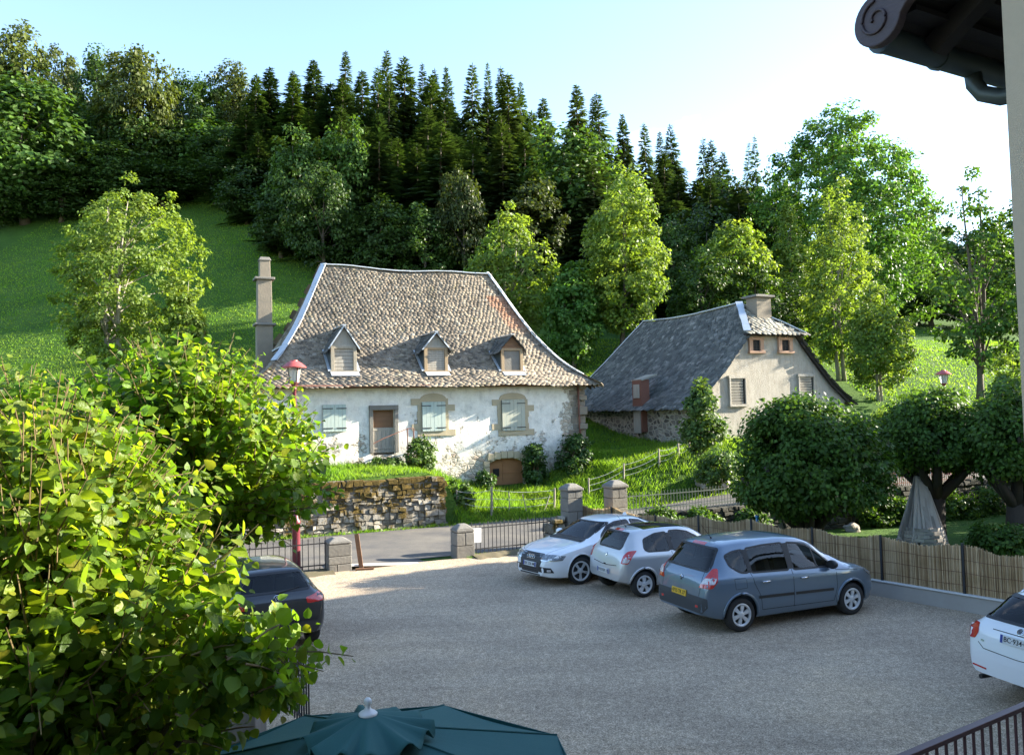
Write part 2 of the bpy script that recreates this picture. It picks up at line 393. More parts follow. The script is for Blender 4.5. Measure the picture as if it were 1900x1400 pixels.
    M['green_metal'] = simple("grey_green_iron", (.10, .125, .10), (.07, .085, .07), rough=.6)
    M['maroon'] = simple("maroon_post_paint", (.16, .022, .035), (.12, .02, .03), rough=.45)
    M['lamp_red'] = simple("faded_red_lamp_cap", (.42, .085, .075), (.34, .07, .065), 3, .45)
    M['rust'] = simple("rust_brown_pipe", (.20, .075, .045), (.13, .06, .04), 5, .8)
    M['wire'] = simple("galvanised_wire", (.45, .46, .44), rough=.5, metal=.3)
    M['rail_red'] = simple("dark_red_railing", (.085, .030, .036), (.07, .025, .03), rough=.5)
    t = NT("lamp_glass"); t.col((.80, .82, .75)); t.set(.15, 0, .5); t.b.inputs["Transmission Weight"].default_value = .55; M['lamp_glass'] = t.m
    # trees
    M['bark'] = simple("bark", (.14, .115, .085), (.06, .048, .036), 3, .95, bump=.03, bsc=9, scale=(3, 3, .6))
    M['bark_pale'] = simple("pale_bark", (.36, .33, .27), (.17, .145, .11), 2.5, .9, bump=.02, bsc=9, scale=(3, 3, .6))
    M['twig'] = simple("lime_twig", (.20, .15, .06), (.12, .08, .035), 5, .8)
    M['lime_near'] = leafmat("lime_leaves", (.12, .21, .018), (.20, .26, .03), .6, .3, .55, .45, hues=[(0, (.55, .72, .8)), (.35, (.9, 1, .9)), (.6, (1.15, 1.1, .9)), (.86, (1.3, 1.2, 1.1)), (.96, (1.5, 1.2, 1.5)), (1, (1.4, .9, .8))])
    M['lime_mid'] = leafmat("lime_leaves_back", (.11, .21, .018), (.17, .25, .028), .6, .3, .6, .4, hues=[(0, (.55, .72, .8)), (.35, (.9, 1, .9)), (.6, (1.15, 1.1, .9)), (.86, (1.3, 1.2, 1.1)), (.96, (1.5, 1.2, 1.5)), (1, (1.4, .9, .8))])
    M['ash'] = leafmat("ash_leaves", (.12, .19, .03), (.16, .22, .045), .5, .35, .5, .3)
    M['yellow'] = leafmat("yellow_green_leaves", (.12, .20, .032), (.17, .235, .05), .5, .35, .35, .3)
    M['bright'] = leafmat("bright_green_leaves", (.06, .15, .025), (.10, .19, .035), .45, .35, .3, .3)
    M['dome'] = leafmat("dark_lime_leaves", (.045, .10, .016), (.075, .14, .022), .42, .45, .8, .22)
    M['wood1'] = leafmat("wood_leaves", (.030, .064, .013), (.044, .082, .017), .35, .4, .25, .25, ovar=.35)
    M['wood2'] = leafmat("wood_leaves_olive", (.055, .076, .015), (.075, .095, .021), .35, .4, .25, .25, ovar=.35)
    M['wood3'] = leafmat("wood_leaves_fresh", (.048, .105, .02), (.068, .125, .026), .38, .4, .25, .25, ovar=.35)
    M['spruce'] = leafmat("spruce_needles", (.036, .070, .024), (.058, .092, .031), .3, .4, .3, .2, ovar=.4)
    M['spruce2'] = leafmat("spruce_needles_olive", (.046, .080, .024), (.066, .100, .031), .3, .4, .3, .2, ovar=.35)
    M['shrub'] = leafmat("shrub_leaves", (.06, .12, .024), (.10, .155, .035), .4, .4, 1.2, .3)
    M['ivy'] = leafmat("ivy_leaves", (.035, .085, .018), (.06, .115, .025), .35, .4, 1.5, .35)
    # cars
    def paint(name, c, metal=0, rough=.32):
        t = NT(name); t.col(t.mix(t.noise(1.5, 3), c, tuple(x * .93 for x in c))); t.set(rough, metal, .5, 1.0); return t.m
    M['white_paint'] = paint("white_car_paint", (.80, .81, .82))
    M['silver_paint'] = paint("silver_car_paint", (.56, .57, .58), .45, .36)
    M['blue_paint'] = paint("blue_grey_car_paint", (.135, .19, .255), .45, .34)
    M['black_paint'] = paint("black_car_paint", (.012, .012, .014))
    M['red_paint'] = paint("red_mirror_paint", (.55, .03, .02))
    t = NT("car_glass"); t.col((.010, .014, .015)); t.set(.03, 0, .5); M['glass'] = t.m
    t = NT("car_window_glass"); tp = t.n("ShaderNodeBsdfTransparent"); tp.inputs[0].default_value = (.72, .80, .77, 1); gl = t.n("ShaderNodeBsdfGlossy"); gl.inputs[1].default_value = .015
    fr_ = t.n("ShaderNodeFresnel"); fr_.inputs[0].default_value = 1.5; ms = t.n("ShaderNodeMixShader"); t.l(fr_.outputs[0], ms.inputs[0]); t.l(tp.outputs[0], ms.inputs[1]); t.l(gl.outputs[0], ms.inputs[2]); t.l(ms.outputs[0], t.out.inputs[0]); M['car_window'] = t.m
    M['seat'] = simple("seat_fabric", (.07, .07, .075), (.05, .05, .055), 8, .9)
    M['trim'] = simple("black_plastic_trim", (.022, .022, .024), rough=.5)
    M['gap'] = simple("panel_gap", (.008, .008, .009), rough=.9)
    M['bumper'] = simple("dark_grey_bumper", (.045, .05, .057), rough=.55)
    M['tyre'] = simple("tyre_rubber", (.018, .018, .018), (.028, .026, .024), 8, .85, bump=.004, bsc=60)
    M['rim'] = simple("wheel_silver", (.66, .67, .68), (.58, .59, .6), 5, .35, .25)
    M['chrome'] = simple("chrome", (.75, .76, .78), rough=.12, metal=1)
    t = NT("tail_lamp_red"); t.col(t.mix(t.vor(26, scale=(1, 1, 2.5)), (.42, .012, .012), (.62, .03, .025))); t.set(.12, 0, .6, 1.0); M['lamp_tail'] = t.m
    t = NT("tail_lamp_clear"); t.col(t.mix(t.vor(24), (.75, .72, .70), (.42, .36, .36))); t.set(.12, 0, .6, 1.0); M['lamp_clear'] = t.m
    t = NT("headlamp"); t.col(t.mix(t.vor(14), (.32, .35, .38), (.06, .07, .08))); t.set(.08, 0, .7, 1.0); M['lamp_head'] = t.m
    M['plate_white'] = simple("white_plate", (.72, .73, .72), rough=.4)
    M['plate_yellow'] = simple("yellow_plate", (.78, .47, .03), (.70, .42, .03), rough=.4)
    M['plate_black'] = simple("plate_lettering", (.012, .012, .014), rough=.5)
    M['plate_blue'] = simple("plate_blue_band", (.02, .06, .35), rough=.4)
    M['umbrella'] = simple("dark_teal_canvas", (.016, .088, .088), (.021, .102, .10), 3, .85, bump=.002, bsc=200)
    M['white_plastic'] = simple("white_plastic", (.80, .80, .80), rough=.35)
    M['paper'] = simple("white_paper", (.82, .83, .84), rough=.7)
    M['blue_plastic'] = simple("blue_plastic", (.02, .25, .55), rough=.4)
    M['slab'] = simple("split_wood_slabs", (.50, .46, .42), (.20, .18, .165), 3, .9, bump=.02, bsc=18, island=.35, scale=(3, 3, .4))
    M['rock'] = simple("field_rock", (.34, .30, .25), (.18, .16, .13), 3, .95, bump=.03, bsc=10)
mk_materials()
# ================================================================== ground
def pchip(xs, ys, x):
    xs = np.asarray(xs, float); ys = np.asarray(ys, float); h = np.diff(xs); d = np.diff(ys) / h
    m = np.zeros(len(xs)); m[0] = d[0]; m[-1] = d[-1]
    for i in range(1, len(xs) - 1):
        if d[i - 1] * d[i] > 0:
            w1 = 2 * h[i] + h[i - 1]; w2 = h[i] + 2 * h[i - 1]; m[i] = (w1 + w2) / (w1 / d[i - 1] + w2 / d[i])
    x = np.asarray(x, float); i = np.clip(np.searchsorted(xs, x) - 1, 0, len(xs) - 2); t = (x - xs[i]) / h[i]
    t = np.clip(t, 0, 1)
    return ys[i] * (1 + 2 * t) * (1 - t) ** 2 + m[i] * h[i] * t * (1 - t) ** 2 + ys[i + 1] * t * t * (3 - 2 * t) + m[i + 1] * h[i] * t * t * (t - 1)

# reed fence line (photo pixels -> ground)
RF0 = Vector(at_z(1078, 1006, 0)); RF1 = Vector((10.6, 13.9, 0))
rfd = (RF1 - RF0).normalized(); rfn = Vector((-rfd.y, rfd.x, 0))     # rfn points to the garden side
def road_z(s): return .85 * smooth(15, 32, s)
ctl = np.array([(-40, 29.6, 1.8), (-20, 29.6, 1.8), (-6, 29.6, 1.8), (2, 29.6, 1.8), (6, 29.6, 1.8), (10, 29.6, 1.75), (-20, 33, 2.2), (-6, 33, 2.2), (3.8, 33, 2.15), (8, 33, 2.15), (10.3, 33, 2.05),
    (11.2, 29.6, .25), (13, 29.6, .2), (15, 29.6, .22), (17, 29.8, .5), (11.4, 33, 1.5), (12.6, 33.1, 1.02), (14.3, 33.1, .86), (15.6, 33.1, .95), (17, 33.1, 1.6), (18.4, 33.2, 2.25),
    (18.7, 30, 1.1), (20.4, 30, 1.6), (22.1, 30, 2.2), (26, 30, 2.5), (35, 30, 2.6), (20, 34, 2.2), (20, 36, 2.4), (22, 38, 2.7), (24, 33, 2.5), (28, 34, 2.7), (36, 36, 3.0),
    (20, 42, 2.9), (10, 44, 3.1), (0, 42, 2.8), (-10, 40, 2.8), (-25, 40, 2.8), (-40, 40, 2.9), (25, 46, 3.2), (40, 46, 3.4), (55, 32, 3.0), (55, 46, 3.6), (-60, 35, 2.8), (-60, 46, 3.0), (10, 50, 3.3), (-20, 50, 3.0), (70, 40, 3.4)], float)
_d = np.sqrt(((ctl[:, None, :2] - ctl[None, :, :2]) ** 2).sum(-1) + .15)
_A = np.block([[_d, np.ones((len(ctl), 1))], [np.ones((1, len(ctl))), np.zeros((1, 1))]])
_w = np.linalg.solve(_A, np.concatenate((ctl[:, 2], [0])))
def terrain(x, y):
    x = np.asarray(x, float); y = np.asarray(y, float); shp = x.shape; x = x.ravel(); y = y.ravel()
    s = x * DS.x + y * DS.y; q = x * DQ.x + y * DQ.y
    sc_, qc = np.clip(s, -60, 70), np.clip(q, 28, 50)
    dd = np.sqrt((sc_[:, None] - ctl[None, :, 0]) ** 2 + (qc[:, None] - ctl[None, :, 1]) ** 2 + .15)
    bank = dd @ _w[:-1] + _w[-1]
    zr = road_z(s) - .03
    # sharp step behind the retaining wall, soft bank to its right
    wd = np.where(s < 10.55, .05, .7)
    f = np.clip((q - (29.45 - wd)) / (2 * wd), 0, 1); f = f * f * (3 - 2 * f)
    z = zr * (1 - f) + bank * f
    low = np.full_like(x, -.06)
    side = (x - RF0.x) * rfn.x + (y - RF0.y) * rfn.y
    low = np.where(side > .25, -.28, low)
    g = np.clip((q - 22.25) / .25, 0, 1)
    z = low * (1 - g) + z * g
    # hillside
    k = .455 - .25 * smooth(4, 40, x) + .095 * (1 - smooth(-26, -8, x))
    d = np.clip(y - 41, 0, None); t = np.where(d < 10, d * d / 20, d - 5)
    t = np.where(t > 80, 80 + .25 * (t - 80), t)
    und = .5 * np.sin(x * .11 + y * .05) + .35 * np.sin(y * .17 - x * .06)
    z = z + k * t + und * np.clip((y - 50) / 15, 0, 1)
    return z.reshape(shp)
def ter(x, y): return float(terrain(np.array([x]), np.array([y]))[0])
def axis(segs):
    out = []
    for a, b, st in segs: out += list(np.arange(a, b, st))
    return np.array(out + [segs[-1][1]])
sa = axis([(-150, -40, 6), (-40, -14, 1.5), (-14, 36, .4), (36, 60, 1.2), (60, 190, 6)])
qa = axis([(-60, -10, 6), (-10, 18, 1.5), (18, 22, .5), (22, 23, .125), (23, 28.4, .6), (28.4, 30.4, .1), (30.4, 40, .4), (40, 70, 1.2), (70, 200, 5)])
SS, QQ = np.meshgrid(sa, qa, indexing='ij')
GX = SS * DS.x + QQ * DQ.x; GY = SS * DS.y + QQ * DQ.y; GZ = terrain(GX, GY)
na, nb = SS.shape
idx = np.arange(na * nb).reshape(na, nb)
loops = np.stack([idx[:-1, :-1], idx[1:, :-1], idx[1:, 1:], idx[:-1, 1:]], -1).reshape(-1)
nf = (na - 1) * (nb - 1)
tag(obj("ground", np_mesh("ground", np.stack([GX, GY, GZ], -1).reshape(-1, 3), loops, np.arange(nf) * 4, np.full(nf, 4), MAT['meadow'], True)), kind="structure")
# car park sheet and road
def sheet(name, poly, z, mat):
    me = new_mesh(name, [(x, y, z) for x, y in poly], [tuple(range(len(poly)))], mat); return tag(obj(name, me), kind="structure")
gL = xy(-30, 22.22); gR0 = (RF0.x + .0, RF0.y - .1)
pp = [xy(-30, 22.2), xy(-30, -20), xy(40, -20), (RF1.x + 6, RF1.y - 9.3), (RF1.x, RF1.y), (RF0.x, RF0.y), xy(sq(RF0.x, RF0.y)[0], 22.2)]
sheet("car_park", pp, 0.0, MAT['gravel'])
ss_ = np.arange(-45, 60.1, 1.0); qs_ = np.linspace(22.75, 29.0, 7)
v = []; f = []
for s in ss_:
    for q in qs_:
        x, y = xy(s, q); v.append((x, y, float(road_z(s)) + .012 - .02 * abs(q - 25.9) / 3))
for i in range(len(ss_) - 1):
    for j in range(len(qs_) - 1):
        a = i * len(qs_) + j; f.append((a, a + len(qs_), a + len(qs_) + 1, a + 1))
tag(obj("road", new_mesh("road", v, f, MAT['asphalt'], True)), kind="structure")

# ================================================================== slate roofs
SL_V = [(0, -.5, 0), (0, .5, 0), (.82, .5, .8), (.95, .36, .96), (1, .04, 1), (.965, -.34, .96), (.80, -.5, .8),
        (.82, .5, .15), (.95, .36, .3), (1, .04, .35), (.965, -.34, .3), (.80, -.5, .15)]
SL_F = [(0, 6, 5, 4, 3, 2, 1), (2, 3, 8, 7), (3, 4, 9, 8), (4, 5, 10, 9), (5, 6, 11, 10)]
def slate_face(Lf, Rf, length, expo, wid, rng, lift=.03, sag=None, skip=None):
    """rows of slates between two side curves Lf(v), Rf(v), v=0 eave .. 1 ridge"""
    n = int(length / expo); P = []; D = []; N = []; sc = []
    for i in range(n + 1):
        v = min((i + .9) / n, 1.0); v0 = max(v - .03, 0); v1 = min(v + .03, 1)
        l, r = Vector(Lf(v)), Vector(Rf(v)); w = (r - l).length
        e = expo * (1.25 - .45 * v); ww = wid * (1.2 - .35 * v)
        cnt = max(1, int(w / ww))
        for j in range(cnt + 1):
            u = (j + (.5 if i % 2 else 0) + rng.uniform(-.12, .12)) / cnt
            if u < -.005 or u > 1.005: continue
            p = l.lerp(r, u)
            a = Vector(Lf(v0)).lerp(Vector(Rf(v0)), u); b = Vector(Lf(v1)).lerp(Vector(Rf(v1)), u)
            if sag: p.z += sag(u, v)
            d = (a - b).normalized(); nn = d.cross((r - l).normalized() if w > .01 else Vector((1, 0, 0)))
            if nn.z < 0: nn = -nn
            if skip and skip(p): continue
            d2 = (d + (r - l).normalized() * rng.uniform(-.11, .11) + nn * rng.uniform(-.015, .02)).normalized()
            P.append(p); D.append(d2); N.append(nn); sc.append((e * 2.05 * rng.uniform(.86, 1.16), ww * rng.uniform(.78, 1.1), lift * rng.uniform(.5, 1.5)))
    return P, D, N, sc
def under(mb, Lf, Rf, drop=.05, nv=16, nu=10, sag=None):
    g = []
    for i in range(nv + 1):
        l, r = Vector(Lf(i / nv)), Vector(Rf(i / nv))
        for j in range(nu + 1):
            p = l.lerp(r, j / nu)
            if sag: p.z += sag(j / nu, i / nv)
            g.append(p - Vector((0, 0, drop)))
    mb.add(g, [(i * (nu + 1) + j, i * (nu + 1) + j + 1, (i + 1) * (nu + 1) + j + 1, (i + 1) * (nu + 1) + j) for i in range(nv) for j in range(nu)])
def cap_strip(mb, pts, w=.30, h=.05, rng=random):
    for a, b in zip(pts[:-1], pts[1:]):
        a = Vector(a); b = Vector(b); e = (b - a).normalized() * .03
        o = Vector((0, 0, rng.uniform(0, .02))); mb.bar(a - e + o, b + e + o, w * rng.uniform(.9, 1.08), h)

# ================================================================== old white cottage
def cottage():
    CX, CQ = 3.85, 33.2
    ox, oy = xy(CX, CQ)
    R = root("cottage", "old white stone cottage with peeling plaster and steep grey slate roof", "house", (ox, oy, 0), A24)
    def lp(p): s, q = sq(p.x, p.y); return Vector((s - CX, q - CQ, p.z))
    O0 = Vector((ox, oy, 0))
    def fr(px, py, dy=0): return lp(hit_plane(px, py, O0 + DQ * dy, DQ))
    LN = 14.6; DP = 9.0
    # wall block with an undulating front
    nx, nz = 98, 34
    v = []; f = []
    for i in range(nx + 1):
        for k in range(nz + 1):
            x = LN * i / nx; z = .3 + 5.25 * k / nz
            e = .022 * noise.noise(Vector((x * .7, 3, z * .8))) + .014 * noise.noise(Vector((x * 2.4, 9, z * 2.4)))
            if i in (0, nx) or k in (0, nz): e = 0
            v.append((x, e, z))
    for i in range(nx):
        for k in range(nz): a = i * (nz + 1) + k; f.append((a, a + nz + 1, a + nz + 2, a + 1))
    b = len(v); v += [(0, DP, .3), (LN, DP, .3), (LN, DP, 5.55), (0, DP, 5.55)]
    bot = [i * (nz + 1) for i in range(nx + 1)]; top = [i * (nz + 1) + nz for i in range(nx + 1)]
    f.append(tuple(bot[::-1]) + (b, b + 1)); f.append(tuple(top) + (b + 2, b + 3))
    f.append(tuple(range(nz, -1, -1)) + (b, b + 3)[::1]); f.append(tuple(range(nx * (nz + 1), nx * (nz + 1) + nz + 1)) + (b + 2, b + 1))
    f.append((b + 1, b, b + 3, b + 2))
    me = new_mesh("wall", v, f, MAT['plaster'], True)
    bm = bmesh.new(); bm.from_mesh(me); bmesh.ops.recalc_face_normals(bm, faces=bm.faces); bm.to_mesh(me); bm.free()
    wall = obj("wall", me, R)
    # openings
    d0, d1 = fr(693, 840), fr(731, 760); c0, c1 = fr(909, 905), fr(972, 851)
    cm = MB(); cm.box(((d0.x + d1.x) / 2, .05, (d0.z + d1.z) / 2 - .05), (d1.x - d0.x, .5, d1.z - d0.z + .1))
    arc = [(c0.x, .3), (c1.x, .3), (c1.x, c1.z - .12)] + [(c0.x + (c1.x - c0.x) * (1 - t), c1.z - .12 + .24 * math.sin(math.pi * t)) for t in (.2, .4, .6, .8)] + [(c0.x, c1.z - .12)]
    cm.prism(arc, .6, Matrix(((1, 0, 0), (0, 0, 1), (0, 1, 0))), (0, -.3, 0))
    co = cm.build("cut", MAT['plaster'], R)
    md = wall.modifiers.new("b", 'BOOLEAN'); md.operation = 'DIFFERENCE'; md.object = co; md.solver = 'EXACT'
    bpy.context.view_layer.update()
    dg = bpy.context.evaluated_depsgraph_get()
    me2 = bpy.data.meshes.new_from_object(wall.evaluated_get(dg)); wall.modifiers.clear(); wall.data = me2; me2.set_sharp_from_angle(angle=rad(40))
    bpy.data.objects.remove(co)
    # roof
    H0, H1 = 5.45, 11.2
    hp, zp = [0, .27, .54, 1], [0, .155, .40, 1]
    def hz(v):
        h = float(np.interp(v, np.linspace(0, 1, 60), np.linspace(0, 1, 60) ** 1)); return h, float(pchip(hp, zp, h))
    x0, x1, y0, y1 = -.45, 15.0, -.5, DP + .5; ra, rb, ry = 3.45, 11.75, 4.5
    def cor(cx, cy, rx):
        def fn(v):
            h, z = hz(v); return (cx + (rx - cx) * h, cy + (ry - cy) * h, H0 + (H1 - H0) * z)
        return fn
    FL, FR, BL, BR = cor(x0, y0, ra), cor(x1, y0, rb), cor(x0, y1, ra), cor(x1, y1, rb)
    rng = random.Random(4)
    def sag(u, v): return v * (-.10 * math.sin(math.pi * u) + .05 * math.sin(u * 11)) + .035 * math.sin(u * 17 + 2) * (1 - v)
    mb = MB(); P = []; D = []; N = []; sc = []
    for L_, R_, sg, ex, wd in ((FL, FR, sag, .118, .20), (BR, BL, None, .28, .45), (BL, FL, None, .2, .32), (FR, BR, None, .2, .32)):
        under(mb, L_, R_, .06, sag=sg)
        a, b_, c, d = slate_face(L_, R_, 7.9, ex, wd, rng, .030, sg); P += a; D += b_; N += c; sc += d
    o = obj("roof", template("roof", P, D, N, sc, SL_V, SL_F, MAT['slate_old']), R)
    mb.build("roof_boards", MAT['underlay'], o)
    def fpt(u, v): 
        p = Vector(FL(v)).lerp(Vector(FR(v)), u); p.z += sag(u, v); return p
    cp = MB()
    cap_strip(cp, [fpt(i / 12, 1) + Vector((0, 0, .06)) for i in range(13)], .26, .04, rng)
    cap_strip(cp, [Vector(FL(v)) + Vector((0, 0, .09)) for v in np.linspace(.30, 1, 11)], .29, .03, rng)
    cap_strip(cp, [Vector(FR(v)) + Vector((0, 0, .08)) for v in np.linspace(.12, 1, 14)], .20, .04, rng)
    cp.build("ridge_flashing", MAT['zinc'], o)
    ev = MB(); ev.box((7.3, -.30, 5.36), (15.0, .12, .10)); ev.box((7.3, -.15, 5.43), (15.0, .4, .03)); ev.build("eaves_board", MAT['wood_brown'], o)
    g = MB(); g.tube([(.0, -.55, 5.40), (6.9, -.55, 5.37)], .055, 8); g.build("gutter", MAT['rust'], R)
    def roof_y(z):   # y of the front slope at height z
        lo, hi = 0., 1.
        for _ in range(30):
            m = (lo + hi) / 2
            if H0 + (H1 - H0) * hz(m)[1] < z: lo = m
            else: hi = m
        return y0 + (ry - y0) * lo
    def roof_z(y): return H0 + (H1 - H0) * hz((y - y0) / (ry - y0))[1]
    # dormers
    for k, (pxc, pyb, ap, gable) in enumerate(((638, 687, .86, 'wood_grey'), (809, 687, .66, 'wood_grey'), (950, 687, .60, 'wood_brown'))):
        yf = .42
        p = fr(pxc, pyb, yf); cx = p.x; zb = roof_z(yf) - .02; w = .54; ze = zb + 1.08; za = ze + ap
        lab = ("steep gabled dormer closed with grey boards", "dormer with orange frame and slatted brown shutter", "dormer with blank pale panel and dark wooden gable")[k]
        m = MB()
        for sx in (-1, 1):     # cheeks
            yb = roof_y(ze)
            tri = [(yf + .04, zb - .1), (yf + .04, ze), (yb + .2, ze)]
            Mx = Matrix(((0, 0, 1), (1, 0, 0), (0, 1, 0)))
            m.prism(tri, .05, Mx, (cx + sx * w - .025, 0, 0))
        dm = m.build("dormer", MAT['zinc_dark'], R); dm["label"] = lab
        gm = MB(); My = Matrix(((1, 0, 0), (0, 0, 1), (0, 1, 0)))
        gm.prism([(-w, ze - .02), (w, ze - .02), (0, za - .03)], .05, My, (cx, yf, 0)); gm.box((cx, yf - .015, ze + .02), (2 * w, .05, .10))
        gm.build("gable_boards", MAT[gable], dm)
        fm = MB()
        for sx in (-1, 1): fm.box((cx + sx * (w - .07), yf, (zb + ze) / 2), (.14, .12, ze - zb))
        fm.box((cx, yf, ze - .05), (2 * w - .28, .11, .1)); fm.box((cx, yf - .05, zb + .03), (2 * w + .12, .2, .07))
        fm.build("window_frame", MAT['wood_orange' if k else 'wood_post'], dm, bevel=.008)
        sb = MB()
        if k == 2: sb.box((cx, yf + .03, (zb + ze) / 2), (2 * w - .28, .03, ze - zb - .1))
        else:
            nb_ = 6 if k == 0 else 9
            for i in range(nb_):
                hh = (ze - zb - .16) / nb_
                sb.box((cx, yf + .03 + rng.uniform(-.01, .01), zb + .08 + hh * (i + .5)), (2 * w - .28, .03, hh * .9))
        sb.build("shutter_board", MAT[('wood_grey', 'wood_grey', 'stone_grey')[k]], dm)
        # small slated roof running back into the slope
        yb = roof_y(za) + .25; rP = []; rD = []; rN = []; rs = []; um = MB()
        for sx in (-1, 1):
            e0 = (cx + sx * (w + .09), yf - .14, ze - .10); e1 = (cx + sx * (w + .09), roof_y(ze - .10) + .3, ze - .10)
            r0 = (cx, yf - .16, za); r1 = (cx, yb, za)
            Lf = lambda v, a=e0, b=r0: tuple(a[i] + (b[i] - a[i]) * v for i in range(3)); Rf = lambda v, a=e1, b=r1: tuple(a[i] + (b[i] - a[i]) * v for i in range(3))
            a, b_, c, d = slate_face(Lf, Rf, 1.0, .14, .2, rng, .02); rP += a; rD += b_; rN += c; rs += d
            under(um, Lf, Rf, .02, 4, 4)
        dr = obj("dormer_roof", template("dormer_roof", rP, rD, rN, rs, SL_V, SL_F, MAT['slate_barn']), dm)
        um.build("roof_boards", MAT['underlay'], dm)
        zc = MB(); zc.bar((cx, yf - .2, za + .03), (cx, yb + .05, za + .03), .16, .03)
        if k < 2:
            for sx in (-1, 1): zc.bar((cx, yf - .18, za + .0), (cx + sx * (w + .11), yf - .16, ze - .11), .03, .05)
        zc.build("roof_edging", MAT['zinc'], dm)
        fl = MB(); a_ = Vector((cx, yf - .06, roof_z(yf - .06) + .07)); b_ = Vector((cx, yf - .42, roof_z(yf - .42) + .075))
        fl.bar(a_, b_, 2 * w + (.0 if k else .1), .03)
        for sx in (-1, 1): fl.bar((cx + sx * (w + .07), yf - .1, roof_z(yf - .1) + .08), (cx + sx * (w + .07), roof_y(ze) - .1, ze - .05), .12, .03)
        fl.build("lead_flashing", MAT['zinc'], dm)
    # chimney
    cpos = lp(hit_plane(490, 600, O0 + DQ * 3.8, DQ)); cx, cy = cpos.x, 3.8
    m = MB(); m.box((cx, cy, 6.4), (.70, .66, 3.8), taper=.97); m.box((cx + .01, cy, 9.3), (.62, .60, 2.1), taper=.96); m.box((cx + .04, cy, 10.72), (.47, .46, .95), taper=.94)
    ch = m.build("chimney", MAT['chimney'], R, bevel=.02)
    for zz, w_, h_, tp in ((8.30, .92, .1, 1), (10.33, .86, .11, 1)):
        m = MB(); m.box((cx + .01, cy, zz), (w_, w_ * .95, h_)); m.build("chimney_collar", MAT['stone_grey'], ch, bevel=.025)
    m = MB(); m.box((cx + .04, cy, 11.22), (.55, .54, .16), taper=.72); m.build("chimney_cap", MAT['stone_grey'], ch, bevel=.025)
    m = MB(); m.bar((cx + .3, cy - .3, 7.1), (cx + 1.2, cy - .5, 7.6), .5, .05); m.build("chimney_flashing", MAT['zinc'], ch)
    # shutters
    def shutters(pxa, pya, pxb, pyb, lab, worn):
        a, b_ = fr(pxa, pyb), fr(pxb, pya); w = (b_.x - a.x) / 2
        for i in range(2):
            m = MB(); n = 3
            for j in range(n): m.box((a.x + w * i + w * (j + .5) / n, -.085 + rng.uniform(-.004, .004), (a.z + b_.z) / 2), (w / n - .008, .035, b_.z - a.z))
            sh = m.build("shutter", MAT['shutter_worn' if worn else 'shutter'], R); sh["label"] = lab
            xo = a.x - .02 if i == 0 else a.x + w * 2 + .02 - .42
            for zz in (a.z + .14, b_.z - .16): hm = MB(); hm.box((xo + .21, -.112, zz), (.42, .02, .035)); hm.build("strap_hinge", MAT['black_metal'], sh)
        # dark jamb behind
        m = MB(); m.box(((a.x + b_.x) / 2, -.04, (a.z + b_.z) / 2), (b_.x - a.x - .02, .05, b_.z - a.z - .02)); m.build("window_frame", MAT['wood_dark'], R)
        return a, b_
    shutters(599, 750, 641, 801, "pale blue-green shutter on the left window", False)
    def surround(a, b_, head, mat, name="window_surround"):
        m = MB(); xm = (a.x + b_.x) / 2; hw = (b_.x - a.x) / 2
        zz = a.z - .22; i = 0
        while zz < b_.z - .02:
            hgt = .27; 
            for sx in (-1, 1):
                ww = .17 + (.26 if (i + (sx > 0)) % 4 == 1 else 0) + rng.uniform(-.03, .05)
                m.box((xm + sx * (hw + ww / 2 + .005), .005 + rng.uniform(-.004, .004), zz + hgt / 2), (ww, .09, hgt - .002))
            zz += hgt; i += 1
        m.box((xm, -.0, a.z - .11), (2 * hw + .1, .10, .2))
        m.build(name, MAT['stone_tan'], R, bevel=.004)
        pl = [(-hw - .1, 0), (hw + .1, 0)] + [((hw + .1) * math.cos(t), head * math.sin(t) ** .8) for t in np.linspace(.15, math.pi - .15, 9)]
        m = MB(); m.prism([(x + xm, z + b_.z + .015) for x, z in pl], .1, Matrix(((1, 0, 0), (0, 0, 1), (0, 1, 0))), (0, -.05, 0)); m.build("window_lintel", MAT['stone_tan'], R, bevel=.004)
    a, b_ = shutters(783, 745, 825, 800, "blue-green shutter on the middle window", False); surround(a, b_, .36, 0)
    a, b_ = shutters(931, 741, 972, 799, "bare weathered shutter on the right window", True); surround(a, b_, .30, 0)
    # door
    xm = (d0.x + d1.x) / 2; w = d1.x - d0.x; zs = fr(712, 793).z
    m = MB()
    for i in range(5): m.box((d0.x + w * (i + .5) / 5, .10, (d0.z + zs) / 2), (w / 5 - .008, .05, zs - d0.z))
    for zz in (d0.z + .18, zs - .08): m.box((xm, .065, zz), (w - .06, .03, .06))
    dd = m.build("door", MAT['wood_grey'], R); dd["label"] = "grey plank lower half of the cottage door"
    m = MB(); m.box((xm, .16, (zs + d1.z) / 2), (w, .05, d1.z - zs)); 
    for sx in (-1, 1): m.box((xm + sx * (w / 2 - .05), .12, (zs + d1.z) / 2), (.08, .05, d1.z - zs))
    m.build("upper_door_panel", MAT['wood_brown'], R)
    m = MB(); m.box((xm, -.03, d1.z + .1), (w + .34, .16, .2))
    for sx in (-1, 1): m.box((xm + sx * (w / 2 + .085), -.02, (d0.z + d1.z) / 2), (.16, .12, d1.z - d0.z))
    m.build("door_surround", MAT['stone_grey'], R, bevel=.012)
    m = MB(); hp0 = Vector((d1.x + .35, -.75, d0.z)); hp1 = Vector((d1.x + .62, -.72, d0.z))
    for h in (hp0, hp1): m.tube([h - Vector((0, 0, .4)), h + Vector((0, 0, .98))], .025, 6)
    m.tube([hp1 + Vector((0, 0, .98)), hp0 + Vector((0, 0, .98)), hp0 + Vector((-1.1, -.15, .6)), hp0 + Vector((-1.5, -.2, .42))], .02, 6)
    m.build("door_handrail", MAT['rust'], R)
